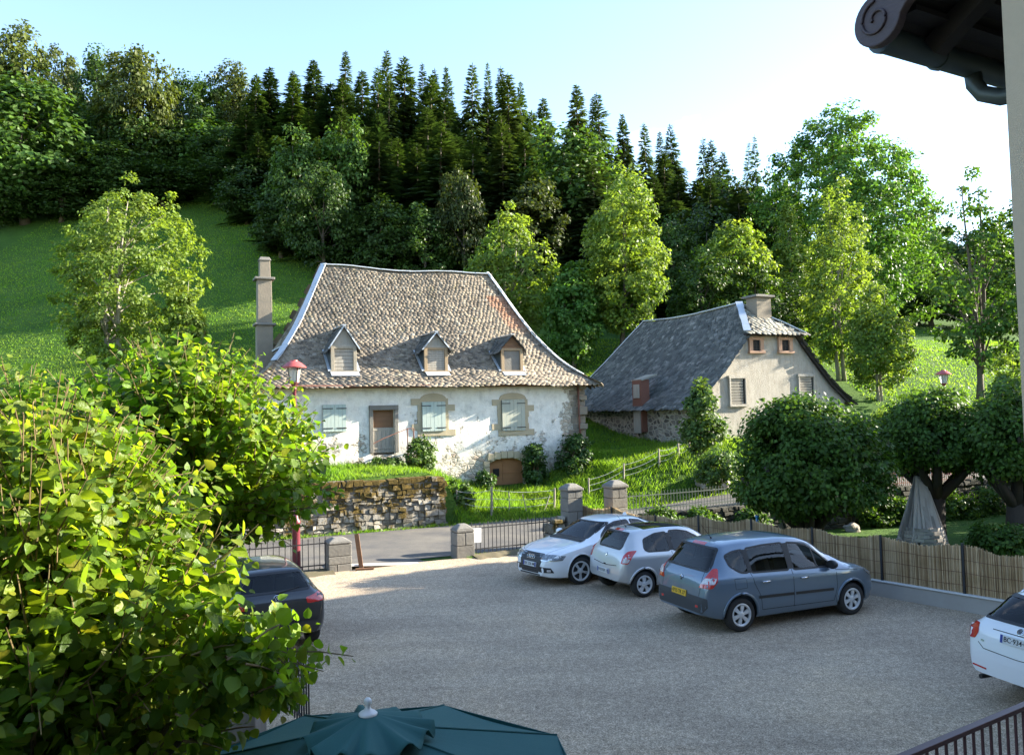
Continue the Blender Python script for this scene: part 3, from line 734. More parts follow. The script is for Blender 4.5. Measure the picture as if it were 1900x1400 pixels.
    # cellar door under its arch
    m = MB(); xm = (c0.x + c1.x) / 2; w = c1.x - c0.x
    m.prism([(x, z) for x, z in arc], .06, Matrix(((1, 0, 0), (0, 0, 1), (0, 1, 0))), (0, .18, 0)); m.box((c0.x + w * .42, .17, (c0.z + c1.z) / 2 + .1), (.03, .03, c1.z - c0.z - .3))
    m.box((xm, .17, c0.z + .62), (w, .03, .05)); cd = m.build("cellar_door", MAT['wood_cellar'], R)
    m = MB(); m.box((c0.x + .38, .15, c1.z - .55), (.28, .05, .34)); m.build("air_hatch", MAT['dark'], cd)
    m = MB()
    seg = 6
    for i in range(seg):
        t = (i + .5) / seg; x = c0.x - .1 + (w + .2) * t; z = c1.z - .02 + .13 * math.sin(math.pi * t)
        m.box((x, -.03, z + .13), ((w + .2) / seg - .012, .14, .32), M=Matrix.Rotation(-(.5 - t) * -.35, 3, 'Y'))
    for sx, xx in ((-1, c0.x), (1, c1.x)):
        for i in range(4): m.box((xx + sx * .15, -.025, c0.z + .15 + i * .3), (.28, .12, .28))
    m.build("cellar_arch", MAT['stone_tan'], R, bevel=.02)
    # right corner quoins and pipe
    m = MB(); zz = 2.0; i = 0
    while zz < 5.3:
        h = rng.uniform(.22, .40); ww = (.85 if i % 2 else .65) * rng.uniform(.85, 1.1)
        m.box((LN - ww / 2 + .02, .2 - .022, zz + h / 2), (ww, .4, h - .02)); m.box((LN - .2 + .045, .3, zz + h / 2), (.4, (1.0 if i % 2 == 0 else .6), h - .02)); zz += h; i += 1
    m.build("corner_stones", MAT['chimney'], R, bevel=.02)
    pt, pb = fr(1073, 718, -.14), fr(1079, 840, -.14)
    m = MB(); m.tube([(pt.x, -.12, pt.z), (pt.x + .02, -.13, (pt.z + pb.z) / 2), (pb.x, -.14, pb.z)], .05, 8); m.build("downpipe", MAT['rust'], R, smooth_=True)
cottage()

# ================================================================== barn
def barn():
    B = rad(26); bx = Vector((math.cos(B), math.sin(B), 0)); by = Vector((-math.sin(B), math.cos(B), 0)); O = Vector((8.6, 38, 0))
    R = root("barn", "beige gabled barn with dark blue slate roof behind the round lime", "barn", O, B)
    def lp(p): d = p - O; return Vector((d.dot(bx), d.dot(by), p.z))
    def gw(px, py, dy=0): return lp(hit_plane(px, py, O + by * dy, by))
    WD, LN, E, HC, H1 = 9.7, 13.2, 4.55, 7.9, 9.55; hw = WD / 2
    tw = hw * (1 - (HC - E) / (H1 - E))
    ov = .4; zE = E - .28
    lft = []
    for v in np.linspace(ov / (hw + ov), 1, 14):
        z = zE + (H1 - zE) * float(pchip([0, .25, 1], [0, .19, 1], v)) - .14
        if z < HC: lft.append((-ov + (hw + ov) * v, z))
    gp = [(0, 2.2), (WD, 2.2)] + [(WD - x, z) for x, z in lft] + [(x, z) for x, z in lft[::-1]]
    My = Matrix(((1, 0, 0), (0, 0, 1), (0, 1, 0)))
    m = MB(); m.prism(gp, .5, My, (0, 0, 0)); m.build("gable_wall", MAT['roughcast'], R)
    m = MB(); m.box((.25, LN / 2 + .25, 3.3), (.5, LN - .5, 2.5)); m.box((WD - .25, LN / 2 + .25, 3.3), (.5, LN - .5, 2.5)); m.box((hw, LN - .25, 3.3), (WD - 1, .5, 2.5)); m.build("wall", MAT['rubble'], R)
    ov = .4; yh = 2.2; yr = 10.8
    def slope(side):
        xe = -ov if side < 0 else WD + ov
        ze = E - .28
        def bend(v): return v, float(pchip([0, .25, 1], [0, .19, 1], v))
        hcut = (HC - ze) / (H1 - ze)
        def front(v):
            h, z = bend(v); zz = ze + (H1 - ze) * z; y = -.25 if zz < HC else -.25 + (yh + .25) * (zz - HC) / (H1 - HC); return (xe + (hw - xe) * h, y, zz)
        def back(v):
            h, z = bend(v); return (xe + (hw - xe) * h, LN + .3 + (yr - LN - .3) * h, ze + (H1 - ze) * z)
        return (front, back)
    rng = random.Random(8)
    F, Bk = slope(-1); F2, Bk2 = slope(1)
    P = []; D = []; N = []; sc = []; um = MB()
    sg = lambda u, v: -.16 * v * math.sin(math.pi * u)
    for L_, R_ in ((Bk, F), (F2, Bk2)):
        a, b, c, d = slate_face(L_, R_, 7.2, .17, .24, rng, .018, sg); P += a; D += b; N += c; sc += d; under(um, L_, R_, .05, 20, 12, sg)
    eh = lambda v: Bk(v); 
    a, b, c, d = slate_face(Bk2, Bk, 6, .3, .4, rng, .02); P += a; D += b; N += c; sc += d; under(um, Bk2, Bk, .05)
    rf = obj("roof", template("roof", P, D, N, sc, SL_V, SL_F, MAT['slate_barn']), R); um.build("roof_boards", MAT['underlay'], rf)
    e0 = (hw - tw - .3, -.42, HC - .12); e1 = (hw + tw + .3, -.42, HC - .12); ap = (hw, yh, H1 + .02)
    La = lambda v: tuple(e0[i] + (ap[i] - e0[i]) * v for i in range(3)); Ra = lambda v: tuple(e1[i] + (ap[i] - e1[i]) * v for i in range(3))
    a, b, c, d = slate_face(La, Ra, 3.1, .16, .24, rng, .02); hm = MB(); under(hm, La, Ra, .05)
    hr = obj("half_hip_roof", template("half_hip_roof", a, b, c, d, SL_V, SL_F, MAT['slate_hip']), R); hm.build("roof_boards", MAT['underlay'], hr)
    m = MB(); cap_strip(m, [Vector(La(v)) + Vector((-.03, 0, .06)) for v in np.linspace(0, 1, 6)], .34, .05, rng); cap_strip(m, [Vector(Ra(v)) + Vector((0, 0, .05)) for v in np.linspace(0, 1, 6)], .12, .04, rng)
    cap_strip(m, [(hw, yh + (yr - yh) * t, H1 + .06 - .16 * math.sin(math.pi * t)) for t in np.linspace(0, 1, 9)], .24, .05, rng)
    cap_strip(m, [Vector(Bk(v)) + Vector((0, 0, .07)) for v in np.linspace(0, 1, 10)], .14, .04, rng)
    m.build("ridge_flashing", MAT['zinc'], rf)
    m = MB()
    for sx in (1,):
        for t0, t1 in ((0, .25), (.25, .66)):
            Fx = F if sx < 0 else F2
            m.bar(Vector(Fx(t0)) + Vector((0, .1, -.14)), Vector(Fx(t1)) + Vector((0, .1, -.14)), .12, .16)
    m.box((hw, -.22, HC - .2), (2 * tw + .5, .3, .1)); m.build("verge_boards", MAT['wood_dark'], R)
    # chimney
    c = gw(1415, 597, 1.0); m = MB(); m.box((c.x, 1.25, 8.75), (1.0, .8, 1.95), taper=.96); ch = m.build("chimney", MAT['chimney'], R, bevel=.015)
    m = MB(); m.box((c.x, 1.25, 9.78), (1.3, 1.05, .12)); m.box((c.x + .1, 1.25, 9.87), (.7, .5, .07)); m.build("chimney_cap", MAT['stone_grey'], ch, bevel=.03)
    m = MB(); m.bar((c.x, .93, 8.12), (c.x, .45, 8.2), 1.3, .05); m.build("chimney_flashing", MAT['zinc'], ch)
    # windows
    for (xa, ya, xb, yb, big, lab) in ((1395, 631, 1408, 651, 0, "small brick-framed attic window"), (1449, 631, 1462, 651, 0, "small brick-framed attic window"), (1355, 702, 1380, 750, 1, "tall louvred window beside the sapling"), (1483, 699, 1507, 742, 1, "louvred window rising above the round lime")):
        a, b = gw(xa, yb), gw(xb, ya); xm, zm = (a.x + b.x) / 2, (a.z + b.z) / 2; w, h = b.x - a.x, b.z - a.z
        m = MB(); m.box((xm, .0, zm), (w, .06, h)); wd = m.build("window", MAT['dark'], R); wd["label"] = lab
        m = MB(); fw = .09 if big else .22
        for sx in (-1, 1): m.box((xm + sx * (w / 2 + fw / 2), -.04, zm), (fw, .14, h))
        m.box((xm, -.045, zm + h / 2 + .07), (w + 2 * fw + .06, .15, .14)); m.box((xm, -.07, zm - h / 2 - .06), (w + 2 * fw + .1, .2, .12))
        m.build("window_surround", MAT['roughcast' if big else 'brick'], wd, bevel=.01)
        m = MB(); n = 9 if big else 0
        for i in range(n): m.box((xm - .04, -.035, zm - h / 2 + h * (i + .5) / n), (w - .14, .025, h / n * .75), M=Matrix.Rotation(.3, 3, 'X'))
        if not big: m.box((xm, -.035, zm), (.04, .02, h)); m.box((xm, -.035, zm), (w, .02, .035))
        m.build("louvre" if big else "glazing_bar", MAT['wood_grey' if big else 'wood_dark'], wd)
    # hoist door through the eaves of the long side
    yd = 4.3
    m = MB(); m.box((-.08, yd, 4.35), (.5, .8, 2.7)); hd = m.build("hoist_door", MAT['rust'], R)
    m = MB(); m.box((-.35, yd, 3.6), (.06, .6, 1.3)); m.box((-.35, yd, 5.1), (.06, .5, .7)); m.build("door_leaf", MAT['wood_grey'], hd)
    m = MB(); m.box((.15, yd, 5.80), (1.0, 1.0, .06), M=Matrix.Rotation(-.3, 3, 'Y')); m.build("hoist_roof", MAT['slate_hip'], hd)
barn()

# ================================================================== hotel wing at the right edge
HF = Vector((.88, .47, 0)).normalized(); HB = Vector((HF.y, -HF.x, 0)); HO = -HB      # along the facade, back into the house, out to the road
def hotel():
    K = at_depth(1861, 60, 4.0); K.z = 0
    R = root("hotel_wing", "beige rendered hotel wing with scrolled bargeboard and green gutter at the right edge", "building", K, 0)
    def P(t, o, z): return HF * t + HO * o + Vector((0, 0, z))
    Mf = Matrix((HF, HO, Vector((0, 0, 1)))).transposed()
    m = MB(); m.box(P(8, -4, 3.05), (16, 8, 6.3), M=Mf)
    gab = [P(0, -.0, 6.2), P(0, -8, 6.2), P(0, -4, 8.6)]; m.add(gab + [p + HF * 16 for p in gab], [(0, 2, 1), (3, 4, 5), (0, 3, 5, 2), (1, 2, 5, 4)])
    m.build("wall", MAT['hotel_wall'], R)
    mm = MB(); mm.box(P(-10, -6.8, 4.2), (20, 7, 8.6), M=Mf); mm.build("main_wall", MAT['hotel_wall'], R)
    for t in (-18, -15, -12, -9, -6, -3.6, -1.2):
        for z in (1.3, 4.4, 7.0):
            mm = MB(); mm.box(P(t, -3.3, z), (1.0, .12, 1.5), M=Mf); mm.build("window", MAT['glass'], R)
    mm = MB(); mm.box(P(-10, -6.8, 8.6), (21.4, 8.4, .3), M=Mf); mm.box(P(-10, -6.8, 9.7), (21, 8.2, 2.0), M=Mf, taper=.35); mm.build("main_roof", MAT['slate_barn'], R)
    ez = 6.26; so = .58; sl = .62; vo = .15
    def rp(o, dz=0): return ez + (so - o) * sl + dz       # roof height at outward offset o
    # roof slabs (soffit boards + slates), two pitches
    m = MB()
    for a, b in ((so, -4), (-8 - so, -4)):
        za = ez; zb = rp(-4)
        q = [P(-vo, a, za), P(16.4, a, za), P(16.4, b, zb), P(-vo, b, zb)]
        m.add(q + [p + Vector((0, 0, .16)) for p in q], [(0, 3, 2, 1), (4, 5, 6, 7), (0, 1, 5, 4), (1, 2, 6, 5), (2, 3, 7, 6), (3, 0, 4, 7)])
    rf = m.build("roof", MAT['wood_dark'], R)
    m = MB()
    for i in range(14):
        o = so - .12 - i * .13
        m.bar(P(-vo + .06, o, rp(o, -.03)), P(2.5, o, rp(o, -.03)), .115, .03)
    for t in (.25, 1.1, 1.95): m.bar(P(t, so - .05, rp(so - .05, -.10)), P(t, -1, rp(-1, -.10)), .10, .12)
    m.build("soffit_boards", MAT['wood_dark'], rf)
    # scrolled bargeboard
    m = MB()
    c = P(-vo - .03, so - .02, ez + .02)
    axis_u = (HB + Vector((0, 0, sl))).normalized(); axis_v = HF.cross(axis_u)
    if axis_v.z < 0: axis_v = -axis_v
    Mb = Matrix((axis_u, axis_v, HF)).transposed()
    r = .148
    prof = [(4.0, .17), (.12, .17)] + [(r * math.cos(t), r * math.sin(t)) for t in np.linspace(rad(62), rad(318), 22)] + [(.16, -.085), (4.0, -.085)]
    m.prism(prof, .06, Mb, c - HF * .03)
    bb = m.build("bargeboard", MAT['verge_wood'], R, bevel=.008)
    m = MB(); sp = []
    for i in range(60):
        t = i / 59; a = rad(60) - t * 2.6 * math.pi * -1; rr = .105 * (1 - .78 * t)
        sp.append(c - HF * .036 + axis_u * (rr * math.cos(a)) + axis_v * (rr * math.sin(a)))
    m.tube(sp, .009, 6)
    for k, vv in enumerate((.12, .05, -.02)):
        m.tube([c - HF * .036 + axis_u * (.12 + .04 * k) + axis_v * vv, c - HF * .036 + axis_u * 4 + axis_v * vv], .008, 6)
    m.build("scroll_moulding", MAT['verge_wood'], bb, smooth_=True)
    # verge tiles above
    m = MB(); m.bar(c + axis_v * .2 + axis_u * .05 + HF * .24, c + axis_v * .2 + axis_u * 4 + HF * .24, .35, .05); m.build("verge_tiles", MAT['slate_barn'], rf)
    # gutter and elbow
    m = MB(); g0 = P(-vo + .06, so + .05, ez - .035)
    m.tube([g0, P(1.6, so + .05, ez - .045)], .075, 14); m.tube([g0, g0 + HF * .03], .082, 14)
    for t in (.42, 1.2): m.tube([P(t, so + .05, ez - .04), P(t + .035, so + .05, ez - .04)], .083, 14)
    ge = m.build("gutter", MAT['zinc_dark'], R, smooth_=True, )
    ge.data.set_sharp_from_angle(angle=rad(50))
    m = MB(); tt = .76
    m.tube([P(tt, so + .05, ez - .06), P(tt, so + .04, ez - .16), P(tt + .01, so + .0, ez - .23), P(tt + .03, so - .1, ez - .285), P(tt + .05, so - .25, ez - .30), P(tt + .08, .16, ez - .36), P(tt + .09, .09, ez - .45), P(tt + .09, .08, ez - .7), P(tt + .09, .08, .3)], [.05] * 9, 14)
    m.build("downpipe", MAT['zinc_dark'], R, smooth_=True)
    # terrace railing in front of the wing
hotel()
def terrace_rail():
    RD = Vector((.845, .535, 0)).normalized()
    p1 = at_depth(1900, 1309, 6.2); p0 = p1 - RD * 2.6; p1 = p1 + RD * 3.2; L_ = (p1 - p0).length; zt = p1.z
    R = root("terrace_railing", "dark red iron railing with thin bars at the lower right corner", "railing", (p0.x, p0.y, 0), math.atan2(RD.y, RD.x))
    m = MB(); m.box((L_ / 2, 0, zt), (L_, .06, .035)); m.build("top_rail", MAT['rail_red'], R, bevel=.006)
    m = MB(); m.box((L_ / 2, 0, zt - .95), (L_, .04, .03)); m.build("bottom_rail", MAT['rail_red'], R)
    m = MB(); n = int(L_ / .115)
    for i in range(n): m.box((.05 + i * .115, 0, zt - .48), (.016, .016, .94))
    m.build("bars", MAT['rail_red'], R)
    for x in (.02, L_ - .05):
        m = MB(); m.box((x, 0, (zt - .02) / 2), (.05, .05, zt - .02)); m.build("post", MAT['rail_red'], R)
    sl = MB(); sl.box((0, 0, 0), (L_ + 2, 4.5, .25)); 
    o = sl.build("terrace_slab", MAT['concrete'], None); c = (p0 + p1) / 2 + Vector((RD.y, -RD.x, 0)) * 2.3
    o.location = (c.x, c.y, zt - 1.15); o.rotation_euler = (0, 0, math.atan2(RD.y, RD.x)); tag(o, kind="structure")
terrace_rail()

# unseen house added right of the frame; its roof shades the car park
def shade_caster():
    c = Vector((31, 19.5, 0)); R = root("shade_caster_house", "tall rendered house added unseen beyond the right edge to shade the car park", "house", c, rad(SUN_AZ))
    Lx, Ly, H, Hr = 9, 15.5, 10.5, 14.5
    m = MB(); m.box((0, 0, H / 2), (Lx, Ly, H)); m.build("wall", MAT['hotel_wall'], R)
    m = MB(); m.prism([(-Ly / 2 - .4, H - .2), (Ly / 2 + .4, H - .2), (Ly / 2 - 3, Hr), (-Ly / 2 + 3, Hr)], Lx + .8, Matrix(((0, 0, 1), (1, 0, 0), (0, 1, 0))), (-Lx / 2 - .4, 0, 0)); m.build("roof", MAT['slate_barn'], R)
    for z in (1.8, 4.8, 7.8):
        for y in (-5, 0, 5):
            m = MB(); m.box((-Lx / 2, y, z), (.1, 1.0, 1.6)); m.build("window", MAT['glass'], R)
shade_caster()
# ================================================================== stone walls, pillars, fences
def stones(mb, x0, x1, z0, z1f, rng, y=0., depth=.35, hrange=(.2, .32), wrange=(.25, .6)):
    """irregular courses of faced stones on the local plane y (front towards -y)"""
    z = z0
    while z < max(z1f(x0), z1f(x1)) - .05:
        h = rng.uniform(*hrange); x = x0 - rng.uniform(0, .2)
        while x < x1:
            w = rng.uniform(*wrange); xa, xb = max(x, x0), min(x + w, x1); x += w
            if xb - xa < .08: continue
            top = z1f((xa + xb) / 2)
            if z > top - .06: continue
            h2 = min(h, top - z + .03)
            j = lambda a: rng.uniform(-a, a) * 1.6
            g = .014; f = y + j(.04)
            vs = [(xa + g + j(.02), f + j(.02), z + g + j(.02)), (xb - g + j(.02), f + j(.02), z + g + j(.02)), (xb - g + j(.02), y + depth, z + g), (xa + g + j(.02), y + depth, z + g),
                  (xa + g + j(.02), f + .02 + j(.02), z + h2 - g + j(.02)), (xb - g + j(.02), f + .02 + j(.02), z + h2 - g + j(.02)), (xb - g, y + depth, z + h2 - g), (xa + g, y + depth, z + h2 - g)]
            mb.add(vs, [(0, 3, 2, 1), (4, 5, 6, 7), (0, 1, 5, 4), (1, 2, 6, 5), (2, 3, 7, 6), (3, 0, 4, 7)])
        z += h
def stone_wall(name, label, s0, s1, q, z0, ztop, seed, ret=0, hr=(.12, .25), wr=(.14, .36), depth=.5, mat='wall_stone'):
    ox, oy = xy(s0, q); R = root(name, label, "wall", (ox, oy, 0), A24); rng = random.Random(seed)
    L_ = s1 - s0
    m = MB(); stones(m, 0, L_, z0, lambda x: ztop(s0 + x), rng, 0, depth, hr, wr)
    if ret:
        mm = MB(); stones(mm, 0, ret, z0, lambda x: ztop(s1) , rng, 0, .3, hr, wr)
        m.add([(L_ + .02 - p[1], p[0], p[2]) for p in mm.v], mm.f)
    m.build("stone_courses", MAT[mat], R, bevel=.03)
    m = MB(); n = 24
    for i in range(n):
        xa = L_ * i / n + .02; xb = L_ * (i + 1) / n; zt = min(ztop(s0 + xa), ztop(s0 + xb)) - .07
        m.add([(xa, .07, z0), (xb, .07, z0), (xb, depth - .02, z0), (xa, depth - .02, z0), (xa, .07, zt), (xb, .07, zt), (xb, depth - .02, zt), (xa, depth - .02, zt)], [(4, 5, 6, 7), (0, 1, 5, 4), (1, 2, 6, 5), (2, 3, 7, 6), (3, 0, 4, 7)])
    m.build("mortar_core", MAT['mortar'], R); return R
sR = sq(*hit_plane(828, 968, (*xy(0, 29.05), 0), DQ).xy)[0]
stone_wall("retaining_wall", "mossy brown dry stone wall holding up the lawn below the cottage", -9, sR, 29.05, -.1, lambda s: 1.82 + .04 * math.sin(s * 2.3), 3, ret=1.6)
p2 = hit_plane(1143, 960, (*xy(0, 22.1), 0), DQ); s2 = sq(p2.x, p2.y)[0]
stone_wall("garden_wall", "dark mossy stone wall along the far side of the garden lawn", s2 + .25, 46, 21.95, -.45, lambda s: .80 + .22 * float(smooth(14, 30, s)) + .04 * math.sin(s * 3), 5, hr=(.13, .24), wr=(.16, .42), mat='wall_mossy')

def pillar(name, label, px, q, w, ztop, blocks, cap, z0=-.05, capw=1.15):
    p = hit_plane(px, 960, (*xy(0, q), 0), DQ); R = root(name, label, "gate pillar", (p.x, p.y, 0), A24)
    m = MB(); rng = random.Random(int(px)); z = z0; body = ztop - cap
    while z < body - .05:
        h = min(rng.uniform(*blocks), body - z)
        if body - z - h < .1: h = body - z
        if rng.random() < .5 and w > .5:
            k = rng.uniform(.35, .65) * w; m.box((-w / 2 + k / 2, 0, z + h / 2), (k - .01, w, h - .012)); m.box((k / 2, 0.002, z + h / 2), (w - k - .01, w + .01, h - .012))
        else: m.box((0, 0, z + h / 2), (w, w * rng.uniform(.97, 1.02), h - .012))
        z += h
    m.build("shaft", MAT['stone_grey'], R, bevel=.015)
    m = MB(); m.box((0, 0, body + cap * .22), (w * capw, w * capw, cap * .44)); m.box((0, 0, body + cap * .44 + cap * .28), (w * capw * .95, w * capw * .95, cap * .56), taper=.42)
    m.build("cap", MAT['stone_grey'], R, bevel=.035); return R, p
PL, pL = pillar("gate_pillar", "low grey block pillar left of the gateway with brown board leaning on it", 626, 22.3, .62, .88, (.2, .3), .16, capw=1.03)
PR, pR = pillar("gate_pillar", "low pale stone pillar right of the gateway joined to the black railing", 857, 22.4, .55, .95, (.25, .4), .24, capw=1.02)
P1, p1 = pillar("gate_pillar", "tall grey stone pillar with domed cap at the left end of the reed fence", 1061, 22.5, .52, 1.90, (.3, .5), .22)
P2, p2_ = pillar("gate_pillar", "tall grey stone pillar with domed cap beside the green iron fence", 1143, 22.25, .55, 1.94, (.3, .5), .24)
P3, p3 = pillar("gate_pillar", "dark squat stone pillar on the garden wall between the round lime and the spreading lime", 1632, 22.15, .72, 2.0, (.35, .5), .22, z0=.7)

def railing(name, label, a, b, z0f, h, mat, sp=.13, cat="fence", spear=True, bw=.018):
    a = Vector(a); b = Vector(b); L_ = (b - a).length; ang = math.atan2(b.y - a.y, b.x - a.x)
    R = root(name, label, cat, (a.x, a.y, 0), ang)
    for hh in (.12, h - .12):
        n = 6; m = MB()
        for i in range(n):
            xa, xb = L_ * i / n, L_ * (i + 1) / n; m.bar((xa, 0, z0f(xa) + hh), (xb, 0, z0f(xb) + hh), .03, .03)
        m.build("rail", MAT[mat], R)
    m = MB(); n = int(L_ / sp)
    for i in range(n + 1):
        x = L_ * i / n; z = z0f(x); hh = h if i % 2 == 0 or not spear else h * .96
        m.box((x, 0, z + hh / 2), (bw, bw, hh))
        if spear: m.box((x, 0, z + hh + .04), (bw * 1.7, bw * 1.7, .08), taper=.1)
    m.build("bars", MAT[mat], R)
    return R, L_
def mid(p, q): return xy(sq(p.x, p.y)[0], q)
a = pR + DS * .3; b = p1 - DS * .75
railing("black_railing", "black spear-topped iron railing between the gateway and the tall pillar", a, b, lambda x: .05, .85, 'black_metal')
a = pL - DS * 6.4; b = pL - DS * .34
railing("black_railing", "black spear-topped iron railing left of the gateway behind the black car", a, b, lambda x: .05, .82, 'black_metal', .15)
a = p2_ + DS * .32 + DQ * .05; b = p3 - DS * .4 + DQ * .05
s_a = sq(a.x, a.y)[0]
railing("green_fence", "grey-green iron fence on top of the mossy garden wall", a, b, lambda x: .82 + .2 * float(smooth(14, 30, s_a + x)), .68, 'green_metal', .12, spear=False, bw=.016)
a = p3 + DS * .4; b = a + DS * 5
railing("brown_fence", "thin brown paling fence right of the dark squat pillar", a, b, lambda x: 1.02, .62, 'rust', .1, spear=False, bw=.02)
# verge strips under the black railings
def verge(name, a, b, w, seed):
    a = Vector(a); b = Vector(b); d = (b - a).normalized(); n = Vector((-d.y, d.x, 0)); rng = random.Random(seed); v = []; f = []; k = 40; m_ = 6
    for i in range(k + 1):
        for j in range(m_ + 1):
            t = j / m_ - .5; e = 1 - abs(2 * t) ** 2
            p = a.lerp(b, i / k) + n * (t * w * (1 + .35 * noise.noise(Vector((i * .35, seed, 0))))); v.append((p.x, p.y, -.01 + e * (.07 + .05 * noise.noise(Vector((i * .4, j * .7, seed))))))
    for i in range(k):
        for j in range(m_): q = i * (m_ + 1) + j; f.append((q, q + m_ + 1, q + m_ + 2, q + 1))
    tag(obj(name, new_mesh(name, v, f, MAT['soil'], True)), kind="structure")
verge("verge", pR + DS * .2 - DQ * .25, p1 - DS * .3 - DQ * .25, 1.0, 1)
verge("verge", pL - DS * 6.4 - DQ * .2, pL - DS * .2 - DQ * .2, 1.0, 2)
# stub wall by the tall pillar
m = MB(); rng = random.Random(12); stones(m, 0, .62, -.05, lambda x: .75 + .25 * x, rng, 0, .5, (.2, .3), (.25, .45))
o = m.build("wall_stub", MAT['wall_stone'], None, bevel=.03); c = p1 - DS * .92 - DQ * .25; o.location = c.xy.to_3d(); o.rotation_euler = (0, 0, A24); tag(o, "short stub of old rough stone wall beside the tall left pillar", "wall")
# threshold strip between the gate pillars
m = MB(); d_ = (pR - pL).normalized(); n_ = Vector((-d_.y, d_.x, 0)); Mx = Matrix((d_, n_, Vector((0, 0, 1)))).transposed(); cc = (pL + pR) / 2; gl = (pR - pL).length
m.box((cc.x - n_.x * .22, cc.y - n_.y * .22, .005), (gl - .55, .17, .05), M=Mx); tag(m.build("threshold", MAT['concrete_white'], bevel=.01), kind="structure")
m = MB(); c2 = cc + n_ * .33; m.box((c2.x, c2.y, -.01), (gl - .3, .95, .06), M=Mx); tag(m.build("threshold_apron", MAT['asphalt']), kind="structure")
# leaning board
m = MB(); q0 = pL + DS * .42 - DQ * .26; m.bar((q0.x + .16, q0.y, .0), (q0.x + .02, q0.y + .1, .95), .12, .03); m.bar((q0.x + .02, q0.y - .12, .03), (q0.x + .5, q0.y - .02, .03), .1, .04)
tag(m.build("leaning_board", MAT['wood_brown']), "brown wooden board leaning against the left gate pillar", "board")
# notice on the black railing
nt = hit_plane(884, 988, pR - DQ * .05, DQ); m = MB(); m.box((0, 0, 0), (.30, .012, .42)); o = m.build("notice", MAT['paper'], bevel=.004); o.location = (nt.x, nt.y, .58); o.rotation_euler = (0, .03, A24); tag(o, "white paper notice hanging on the black railing right of the gateway", "notice")
# ------------------------------------------------------------------ reed fence
def reed_fence():
    tops = [(1076, 935), (1136, 940), (1217, 955), (1297, 956), (1395, 963), (1508, 979), (1635, 993), (1787, 1009), (1955, 1032)]
    ang = math.atan2(rfd.y, rfd.x); R = root("reed_fence", "tan reed screen fence with black posts behind the parked cars", "fence", (RF0.x, RF0.y, 0), ang)
    T = []
    for px, py in tops:
        p = hit_plane(px, py, RF0, rfn); T.append(((p - RF0).dot(rfd), p.z))
    L_ = T[-1][0]; rng = random.Random(5)
    def top(x):
        for (a, za), (b, zb) in zip(T[:-1], T[1:]):
            if x <= b:
                t = (x - a) / (b - a); return za + (zb - za) * t - .10 * math.sin(math.pi * max(0, t)) ** 1.5 + .012 * math.sin(x * 9)
        return T[-1][1]
    P = []; D = []; N = []; sc = []; x = 0.04
    while x < L_:
        w = rng.uniform(.010, .022); tp = top(x) + rng.uniform(-.03, .015); lean = rng.uniform(-.008, .008)
        P.append((x, rng.uniform(-.008, .008), .30)); D.append((lean, 0, 1)); N.append((0, -1, 0)); sc.append((tp - .30, w, w * .7)); x += w * rng.uniform(.95, 1.15)
    tv = [(0, -.5, 0), (1, -.5, 0), (1, .5, 0), (0, .5, 0), (0, 0, .8), (1, 0, .8)]; tf = [(0, 4, 5, 1), (4, 3, 2, 5), (0, 1, 2, 3)]
    bk = MB(); nb = 160
    for i in range(nb):
        xa, xb = L_ * i / nb, L_ * (i + 1) / nb; za, zb = top(xa) - .03, top(xb) - .03
        bk.add([(xa, .014, .3), (xb, .014, .3), (xb, .014, zb), (xa, .014, za), (xa, .026, .3), (xb, .026, .3), (xb, .026, zb), (xa, .026, za)], [(0, 1, 2, 3), (7, 6, 5, 4), (3, 2, 6, 7)])
    bk.build("reed_backing", MAT['reed'], R)
    rs = obj("reed_screen", template("reed_screen", P, D, N, sc, tv, tf, MAT['reed']), R)
    m = MB()
    for zz in (.5, .75, 1.0): m.tube([(xx, -.022, zz + .012 * math.sin(xx * 5)) for xx in np.linspace(0, L_, 40)], .004, 4)
    m.build("binding_wire", MAT['rust'], rs)
    for (x, z) in T[:-1]:
        m = MB(); m.box((x, -.035, (z + .02) / 2 + .15), (.045, .03, z - .28)); m.build("post", MAT['black_metal'], R)
    m = MB(); m.box((L_ / 2, .03, .14), (L_ + .2, .2, .36)); k = m.build("kerb_wall", MAT['concrete'], R, bevel=.02)
    m = MB(); m.box((L_ / 2, .02, .335), (L_ + .2, .25, .03)); m.build("kerb_coping", MAT['concrete_white'], k, bevel=.006)
    m = MB(); m.tube([(.5, .02, 1.0), (1.2, -.9 * 0 - .25, .05)], .02, 6); m.build("brace", MAT['rust'], R)
reed_fence()
